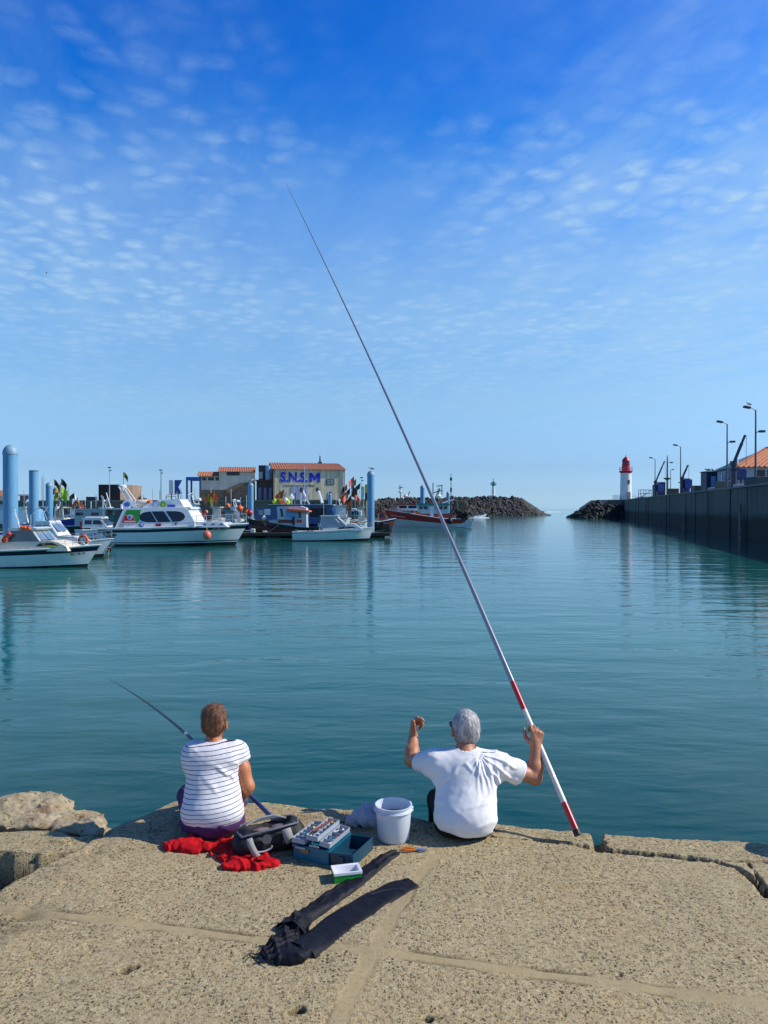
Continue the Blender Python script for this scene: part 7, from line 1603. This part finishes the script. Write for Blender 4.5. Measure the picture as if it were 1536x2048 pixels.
# rod sleeves (two flat black fabric bags) ----------------------------------
SL = cloth_mat('black_nylon', (.007, .008, .014), rough=.6, bump=.5)
def sleeve(name, label, cl, wd, hgt, seed, cords, wr=.006):
    """cl: centre line on the ground (px,py); wd: half widths in metres"""
    C = [on(*p) for p in cl]; n = 90; m = 14; V = []; Q = []
    acc = [0]
    for a, c in zip(C[:-1], C[1:]): acc.append(acc[-1] + (c - a).length)
    org = C[0]
    for i in range(n + 1):
        s_ = acc[-1] * i / n; j = max(0, min(len(C) - 2, next((q for q in range(len(acc) - 1) if s_ <= acc[q + 1]), len(C) - 2))); f = (s_ - acc[j]) / (acc[j + 1] - acc[j]); c = C[j].lerp(C[j + 1], f)
        d = (C[min(j + 1, len(C) - 1)] - C[j]).normalized(); sd = Vector((-d.y, d.x, 0)); w = wd[j] + (wd[j + 1] - wd[j]) * f; hh = hgt[j] + (hgt[j + 1] - hgt[j]) * f
        for k in range(m + 1):
            u_ = -1 + 2 * k / m; z = hh * max(0, 1 - abs(u_) ** 2.6) ** .5
            V.append([c.x + sd.x * u_ * w, c.y + sd.y * u_ * w, z, u_, s_])
    V = np.array(V); P = V[:, :3].copy(); P[:, 2] = 0
    along = V[:, 4]; wrk = np.maximum(0, np.sin(V[:, 3] * 5 + fbm(np.stack([along * 3, V[:, 3] * 0, V[:, 3] * 1], 1), 3, seed) * 3)) * wr + fbm(P * 22, 3, seed) * wr * .6
    end = np.minimum(along, acc[-1] - along); V[:, 2] += np.clip(wrk, -.002, .03) * sstep(0, .03, 1 - np.abs(V[:, 3])) + .003
    P[:, :2] = V[:, :2] + np.stack([fbm(P * 6, 2, seed + 3), fbm(P * 6, 2, seed + 4)], 1) * .008
    P[:, 2] = np.where(np.abs(V[:, 3]) > .99, .0, V[:, 2]); P -= np.array(org); idx = np.arange(len(P)).reshape(n + 1, m + 1)
    Q = np.stack([idx[:-1, :-1], idx[:-1, 1:], idx[1:, 1:], idx[1:, :-1]], -1).reshape(-1, 4); t = thing(name, label, 'rod bag', org); fast_mesh('fabric', P, Q, SL, t)
    for cd_ in cords: MB(org).tube([on(x, y, z) for x, y, z in cd_], .0022, 6).build('cord', BLACK, t, True)
    return t, org
s1, o1 = sleeve('rod_sleeve', 'narrower rumpled black rod sleeve running down from the bucket', [(793, 1708), (765, 1722), (700, 1775), (640, 1818), (605, 1842), (580, 1868)], [.024, .046, .055, .055, .055, .085], [.006, .009, .013, .016, .030, .045], 3, [[(603, 1846, .07), (607, 1830, .085), (611, 1842, .06)], [(793, 1708, .01), (798, 1705, .01)]], .010)
s2, o2 = sleeve('rod_sleeve', 'wider flat black fabric rod sleeve lying nearest the camera', [(824, 1766), (795, 1776), (740, 1808), (685, 1844), (635, 1880), (600, 1908)], [.055, .078, .088, .090, .088, .090], [.005, .008, .009, .010, .014, .035], 8, [[(742, 1790, .03), (765, 1783, .03), (790, 1779, .025), (806, 1780, .02), (812, 1790, .005)]], .004)
# bunched end
fz = Field((-.80, 3.40, -.01), (-.30, 4.12, .20), .006); c0 = on(590, 1868); rz_ = random.Random(4)
for (px, py, rx, ry, rz) in ((588, 1862, .070, .050, .040), (575, 1882, .065, .055, .035), (566, 1902, .075, .060, .038), (560, 1922, .080, .050, .028), (588, 1925, .060, .045, .034), (608, 1915, .045, .05, .028), (545, 1905, .045, .05, .022), (594, 1850, .05, .045, .036)):
    p = on(px, py); fz.ell((p.x, p.y, .012), (rx, ry, rz), .035)
fz.plane((0, 0, .002), (0, 0, -1)); fz.disp(lambda P: ridge(P, P[:, 0] * .8 - P[:, 1], 130, .014, 5) + ridge(P, P[:, 0] + P[:, 1] * .3, 90, .012, 15) + fbm(P * 18, 3, 6) * .010, .04); oz = on(598, 1905)
ob = fz.build('bunched_end', SL, s2, 1, np.array(o2))
for cd_ in ([(540, 1905, .03), (515, 1912, .015), (500, 1908, .004), (486, 1918, .003)], [(545, 1925, .03), (520, 1925, .01), (505, 1930, .004)], [(530, 1915, .02), (518, 1900, .03), (508, 1916, .004), (520, 1932, .004)], [(515, 1917, .004), (500, 1915, .003), (487, 1926, .003)]):
    MB(o2).tube([on(*q) for q in cd_], .0025, 6).build('cord', BLACK, s2, True)
# bucket --------------------------------------------------------------------
bk0 = on(786, 1690); Bc = Vector((bk0.x + .005, 4.93, 0)); bk = thing('bucket', 'white plastic bucket beside the seated person on the right', 'bucket', Bc); BKM = pm('bucket_plastic', (.62, .68, .76), .35, var=.04, dirt=.12, dirtcol=(.4, .42, .42))
BKM.node_tree.nodes['Principled BSDF'].inputs['Subsurface Weight'].default_value = .1
bk.scale = (.93, .93, .97); h = .225; MB().lathe([(.005, 0), (.104, 0), (.108, .006), (.121, h - .035), (.127, h - .034), (.127, h - .024), (.122, h - .022), (.123, h - .006), (.127, h - .004), (.127, h), (.118, h), (.116, h - .03), (.101, .012), (.005, .010)], n=48, cap0=True, cap1=True).build('shell', BKM, bk, True, 40)
MB().tube([(math.cos(a) * .130, math.sin(a) * .130, h - .035 - .012 * math.sin(-a * 1) if False else h - .032) for a in [PI + i * PI / 20 for i in range(21)]], .0035, 8).build('handle', BKM, bk, True, 60)
for sg in (-1, 1): MB().rbox(sg * .129 - .006, sg * .129 + .006, -.016, .016, h - .045, h - .018, .003).build('handle_lug', BKM, bk)
MB().lathe([(.005, .15), (.114, .15)], n=32, cap0=False, cap1=False).build('water_inside', pm('murky_water', (.10, .16, .17), .05), bk)
# thin rod leaning in the bucket
p0 = Vector((Bc.x + .085, 5.02, .02)); o = MB(p0).tube([p0, at(816, 1620, 5.06), at(826, 1562, 5.2)], [.004, .003, .0012], 7).build('thin_rod', pm('pale_rod', (.35, .55, .60), .4), None, True); o.location = p0; tag(o, 'thin pale rod standing behind the right rim of the white bucket', 'rod')
# cloth behind the bucket
fz = Field((-.32, 4.98, -.01), (-.02, 5.34, .19), .005)
for x, y, z, r in ((-.17, 5.13, .05, .055), (-.12, 5.10, .07, .05), (-.10, 5.16, .09, .05), (-.22, 5.12, .03, .035), (-.09, 5.08, .05, .045), (-.13, 5.18, .05, .05)): fz.ell((x, y, z), (r * 1.1, r, r), .03)
fz.plane((0, 0, .001), (0, 0, -1)); fz.disp(lambda P: ridge(P, P[:, 0] + P[:, 2] * .8, 95, .012, 5) + fbm(P * 20, 3, 6) * .008, .03); o = fz.build('crumpled_cloth', cloth_mat('white_rag', (.50, .46, .50)), None, 1, (-.13, 5.13, 0)); o.location = (-.13, 5.13, 0); tag(o, 'crumpled white cloth lying behind the left side of the bucket', 'cloth')
# green lid, pliers, bait box
p = on(716, 1684); o = MB().lathe([(.001, 0), (.050, 0), (.052, .004), (.052, .028), (.047, .032), (.001, .032)], n=28).build('tub_lid', pm('green_plastic', (.01, .20, .04), .4), None, True); o.location = p; tag(o, 'round green plastic tub lid between the tackle box and bucket', 'lid')
p = on(832, 1704); t = thing('pliers', 'orange-handled pliers lying right of the bucket', 'pliers', p, R(-6))
for sg in (-1, 1): MB().tube([(-.085, sg * .012, .010), (-.05, sg * .016, .012), (0, sg * .006, .012)], [.008, .0085, .006], 8).build('handle', pm('orange_grip', (.75, .20, .01), .4), t, True); MB().tube([(0, sg * .002, .012), (.03, -sg * .008, .012), (.075, -sg * .002, .010)], [.007, .006, .002], 6).build('jaw', STEEL, t, True)
p = on(693, 1757); t = thing('bait_box', 'small green and white open bait carton before the tackle box', 'carton', p, R(14)); GC = pm('green_card', (.015, .30, .03), .5)
a, c, hh = .078, .052, .042
mb = MB().box(-a, a, -c, -c + .003, 0, hh).box(-a, a, c - .003, c, 0, hh).box(-a, -a + .003, -c + .003, c - .003, 0, hh).box(a - .003, a, -c + .003, c - .003, 0, hh).box(-a, a, -c, c, -.0, .002); mb.build('carton', GC, t)
mb = MB().prism([(-a - .004, -c - .004), (a + .004, -c - .004), (a + .004, c + .004), (-a - .004, c + .004)], hh, hh + .003, 'z'); 
tr = MB(); q = .012
tr.add([Vector(v) for v in ((-a - .003, -c - .003, hh + .012), (a + .003, -c - .003, hh + .012), (a + .003, c + .003, hh + .012), (-a - .003, c + .003, hh + .012), (-a + q, -c + q, hh + .010), (a - q, -c + q, hh + .010), (a - q, c - q, hh + .010), (-a + q, c - q, hh + .010), (-a + q + .008, -c + q + .008, .012), (a - q - .008, -c + q + .008, .012), (a - q - .008, c - q - .008, .012), (-a + q + .008, c - q - .008, .012), (-a - .003, -c - .003, hh - .002), (a + .003, -c - .003, hh - .002), (a + .003, c + .003, hh - .002), (-a - .003, c + .003, hh - .002))],
    [(0, 1, 5, 4), (1, 2, 6, 5), (2, 3, 7, 6), (3, 0, 4, 7), (4, 5, 9, 8), (5, 6, 10, 9), (6, 7, 11, 10), (7, 4, 8, 11), (8, 9, 10, 11), (12, 13, 1, 0), (13, 14, 2, 1), (14, 15, 3, 2), (15, 12, 0, 3)]); tr.build('white_tray', pm('white_plastic', (.75, .76, .80), .35, var=.03), t)
MB().box(a - .002, a + .0015, -.02, .02, .010, .032).build('yellow_label', pm('lime_print', (.5, .7, .02), .5), t)
# tackle box -------------------------------------------------------------------
tc_ = on(652, 1722); tb = thing('tackle_box', 'teal tackle box standing open with its grey cantilever trays full of tackle', 'tackle box', (tc_.x - .01, tc_.y + .12, 0), R(-24)); tb.scale = (.93, .93, .85); TEAL = pm('teal_plastic', (.004, .12, .20), .35, var=.1, dirt=.15); TEALD = pm('dark_teal_plastic', (.006, .05, .09), .35, var=.1); TRAY = pm('tray_grey', (.33, .38, .44), .4, var=.05, dirt=.15, dirtcol=(.2, .2, .2))
def openbox(mb, x0, x1, y0, y1, z0, z1, th=.004, M=None):
    mb.box(x0, x1, y0, y1, z0, z0 + th, M).box(x0, x1, y0, y0 + th, z0 + th, z1, M).box(x0, x1, y1 - th, y1, z0 + th, z1, M).box(x0, x0 + th, y0 + th, y1 - th, z0 + th, z1, M).box(x1 - th, x1, y0 + th, y1 - th, z0 + th, z1, M); return mb
mb = openbox(MB(), -.145, .11, -.17, .13, 0, .10); mb.rbox(-.152, .117, -.177, .137, .088, .102, .003); 
m2 = MB(); openbox(m2, -.145, .11, -.17, .13, 0, .10)
for x0, x1, y0, y1 in ((-.152, -.145, -.177, .137), (.11, .117, -.177, .137), (-.145, .11, -.177, -.17), (-.145, .11, .13, .137)): m2.box(x0, x1, y0, y1, .086, .102)
m2.build('base', TEAL, tb)
M_ = Matrix.Translation((.117, 0, .045)) @ Matrix.Rotation(R(-4), 4, 'Y'); openbox(MB(), .005, .165, -.165, .13, -.04, .045, .004, M_).build('lid', TEALD, tb)
MB().box(.06, .10, -.176, -.170, -.03 + .05, .075, M_ @ Matrix.Translation((0, 0, -.05))).build('latch', DGREY, tb); MB().rbox(-.09, -.03, -.182, -.176, .055, .085, .003).build('latch', pm('bronze_print', (.25, .14, .05), .5), tb)
rt = random.Random(9)
def tray(x0, x1, y0, y1, z, rows, cols, tilt, nm='tray'):
    M = Matrix.Translation((0, 0, z)) @ Matrix.Rotation(tilt, 4, 'Y'); mb = openbox(MB(), x0, x1, y0, y1, 0, .034, .003, M)
    for i in range(1, cols): y = y0 + (y1 - y0) * i / cols; mb.box(x0 + .003, x1 - .003, y - .001, y + .001, .003, .030, M)
    for i in range(1, rows): x = x0 + (x1 - x0) * i / rows; mb.box(x - .001, x + .001, y0 + .003, y1 - .003, .003, .031, M)
    t_ = mb.build(nm, TRAY, tb)
    cl = [(.75, .76, .8), (.5, .05, .03), (.65, .67, .72), (.1, .3, .5), (.8, .7, .2), (.05, .05, .06)]
    for k in range(12):
        x = rt.uniform(x0 + .012, x1 - .012); y = rt.uniform(y0 + .015, y1 - .015); m_ = pm('tackle_%s' % ('white', 'red', 'silver', 'blue', 'yellow', 'black')[k % 6], cl[k % 6], .4); o = MB()
        if k % 3: o.ell(M @ Vector((x, y, .012)), (rt.uniform(.006, .013), rt.uniform(.01, .02), .008), 8, 6)
        else: o.tube([M @ Vector((x - .01, y - .015, .015)), M @ Vector((x + .012, y + .015, .020))], .004, 6)
        o.build(('lure', 'float_rig', 'sinker')[k % 3], m_, t_, True)
tray(-.150, -.055, -.185, .115, .118, 1, 6, R(0)); tray(-.050, .035, -.175, .125, .150, 2, 6, R(0)); tray(.040, .115, -.165, .12, .125, 1, 5, R(6))
for y in (-.187, -.10 + .2): 
    for x in (-.12, -.02): MB().box(x, x + .07, y - .002, y, .0, .012, Matrix.Translation((0, 0, .075)) @ Matrix.Rotation(R(-38), 4, 'Y') if False else Matrix.Translation((0, -.001, .085 + (x + .12) * .3))).build('hinge_arm', TRAY, tb)
o = MB().tube([(-.03, -.13, .192), (.0, .10, .192)], .007, 8).build('red_float', pm('red_brown_plastic', (.22, .03, .02), .4), tb, True)
# landing bag (grey and black) ---------------------------------------------------
bg0 = on(530, 1712); bgt = thing('fishing_bag', 'black and pale grey carry bag with carrying handles, tipped open beside the red cloth', 'bag', (bg0.x + .01, bg0.y + .08, 0), R(24)); bgt.scale = (.95, .95, .84); BLK = cloth_mat('black_bag_cloth', (.018, .018, .022), rough=.55, bump=.5); GRY = cloth_mat('pale_bag_trim', (.30, .30, .29)); SLV = cloth_mat('silver_grey_trim', (.13, .145, .18), rough=.5)
fz = Field((-.25, -.18, -.01), (.25, .22, .25), .006)
fz.cone((-.15, -.0, .07), (.15, .0, .085), .095, .095, .03, flat=((0, 1, 0), 1.0)).cone((-.14, .02, .12), (.14, .02, .14), .075, .075, .03); fz.ell((0, .02, .20), (.15, .075, .075), .01, mode='cut'); fz.plane((0, 0, .002), (0, 0, -1)); fz.disp(lambda P: ridge(P, P[:, 0] * .7 + P[:, 2], 45, .006, 5) + fbm(P * 12, 3, 6) * .006, .03); fz.build('shell', BLK, bgt, 1)
MB().tube([(-.19, -.055, .150), (-.10, -.083, .176), (0, -.085, .185), (.10, -.078, .192), (.18, -.05, .185), (.20, .03, .185), (.17, .085, .185), (0, .105, .183), (-.16, .09, .17), (-.20, .02, .155), (-.19, -.055, .150)], .008, 8).build('rim', SLV, bgt, True)
MB().tube([(-.16, .045, .17), (-.05, .07, .21), (.05, .07, .215), (.13, .045, .19)], .007, 8).build('inner_rim', GRY, bgt, True)
def strap(pts, w, nm, m):
    A = []; Bq = []
    for i, p in enumerate(pts):
        p = Vector(p); d = (Vector(pts[min(i + 1, len(pts) - 1)]) - Vector(pts[max(0, i - 1)])).normalized(); s_ = d.cross(Vector((0, -1, .15))).normalized() * w; A.append(p - s_); Bq.append(p + s_)
    mb = MB(); mb.quadstrip(A, Bq); o = mb.build(nm, m, bgt, True); md = o.modifiers.new('thick', 'SOLIDIFY'); md.thickness = .010; md.offset = 0
strap([(-.155, -.100, .155), (-.150, -.118, .12), (-.135, -.125, .08), (-.118, -.125, .045), (-.10, -.122, .015)], .020, 'panel', GRY); strap([(.085, -.100, .18), (.090, -.115, .15), (.10, -.120, .115), (.11, -.118, .085)], .030, 'panel', GRY)
MB().tube([(-.075 + .062 * math.cos(a), -.122, .085 - .030 * math.sin(a)) for a in [i * PI / 10 for i in range(11)]], .006, 8).build('carry_handle', pm('grey_rubber', (.35, .36, .38), .4), bgt, True)
MB().lathe([(.001, 0), (.032, 0), (.032, .004), (.001, .004)], (-.045, -.112, .135), 20, M=Matrix.Rotation(R(80), 3, 'X')).build('round_badge', pm('badge_grey', (.06, .06, .075), .4), bgt)
MB().ell((-.05, .0, .135), (.08, .05, .03), 12, 8).ell((.07, .01, .14), (.06, .05, .025), 12, 8).build('contents', pm('brown_grey_contents', (.17, .12, .11), .6, var=.5, scale=20), bgt, True)
# red cloth ---------------------------------------------------------------------
RC = cloth_mat('red_cloth', (.48, .004, .009))
def red_cloth(lo, hi, blobs, label, seed, org, extra=None):
    fz = Field(lo, hi, .006)
    for px, py, rx, ry, rz in blobs: p = on(px, py); fz.ell((p.x, p.y, .006), (rx, ry, rz), .03)
    fz.plane((0, 0, .002), (0, 0, -1)); fz.disp(lambda P: ridge(P, P[:, 0] * .5 - P[:, 1] * .6 + P[:, 2], 110, .012, seed) + ridge(P, P[:, 0] * .9 + P[:, 1] * .5, 60, .012, seed + 3) + fbm(P * 14, 4, seed) * .014, .035)
    o = fz.build('red_cloth', RC, None, 1, org); o.location = org; tag(o, label, 'cloth')
red_cloth((-1.50, 4.45, -.01), (-.80, 4.98, .13), [(345, 1697, .07, .05, .035), (365, 1698, .09, .05, .04), (395, 1702, .10, .05, .04), (425, 1700, .10, .05, .035), (440, 1708, .08, .07, .025), (455, 1694, .08, .05, .035), (470, 1690, .06, .04, .04), (385, 1692, .08, .04, .05)], 'bright red cloth the striped-shirt person sits on, its folded edge behind them', 3, (-1.2, 4.75, 0))
red_cloth((-1.12, 4.32, -.01), (-.55, 4.78, .08), [(462, 1715, .08, .10, .018), (485, 1728, .10, .07, .016), (510, 1733, .09, .06, .016), (535, 1728, .07, .06, .015), (470, 1735, .06, .05, .014), (500, 1715, .10, .08, .014)], 'dark red cloth spread flat under the black and grey carry bag', 13, (-.85, 4.55, 0))
# worn rock and mooring bollard ----------------------------------------------------
rc_mat = stone_mat('lichen_rock', (.33, .27, .17), (.46, .39, .26), (.28, .16, .08), 1.0, 1.0)
fz = Field((-3.9, 4.85, -1.1), (-1.70, 6.15, .35), .013)
for px, py, Y, rx, ry, rz in ((20, 1640, 5.25, .38, .32, .12), (60, 1632, 5.30, .25, .26, .13), (95, 1608, 5.36, .13, .18, .10), (60, 1600, 5.40, .30, .2, .06), (120, 1640, 5.22, .22, .22, .10), (160, 1640, 5.20, .17, .17, .085), (188, 1648, 5.14, .075, .12, .075), (175, 1665, 5.02, .12, .10, .05), (150, 1664, 5.08, .10, .10, .045), (-60, 1640, 5.3, .4, .3, .12)):
    p = A3(px, py, Y * 1.075); fz.ell(p - np.array([0, 0, .045]), (rx * 1.07, ry, rz * 1.07), .06)

for px, py, Y, rx, ry, rz in ((20, 1652, 5.36, .35, .16, .07), (75, 1654, 5.34, .22, .15, .065), (130, 1658, 5.30, .17, .13, .055), (175, 1662, 5.26, .10, .10, .05)): fz.ell(A3(px, py, Y), (rx, ry, rz), .05)
fz.ell((-2.9, 5.85, -.65), (.9, .30, .45), .12); fz.ell((-2.15, 5.75, -.65), (.25, .16, .42), .1)
fz.ell(A3(85, 1624, 5.48), (.14, .07, .035), .03, mode='cut'); fz.ell(A3(165, 1655, 5.34), (.05, .04, .03), .02, mode='cut'); fz.cone(A3(-80, 1674, 5.20), A3(150, 1690, 5.16), .085, .06, .02, 'cut')
fz.disp(lambda P: fbm(P * 4, 3, 3) * .022 + fbm(P * 13, 4, 8) * .014 + fbm(P * 34, 3, 9) * .006 - np.clip(-fbm(P * 24, 2, 14) - .45, 0, 1) * .035, .12)
o = fz.build('weathered_rock', rc_mat, None, 1, (-2.4, 5.2, -.2)); o.location = (-2.4, 5.2, -.2); tag(o, 'pitted pale rock at the water edge left of the concrete slab', 'rock')
p = on(1672, 1697); t = thing('mooring_bollard', 'iron mooring bollard just outside the right edge of the picture', 'bollard', p); MB().lathe([(.17, 0), (.16, .03), (.09, .05), (.08, .22), (.13, .27), (.15, .31), (.10, .36), (.01, .37)], n=24).build('post', pm('rusty_bollard', (.06, .035, .025), .8, var=.4, bump=.5), t, True)
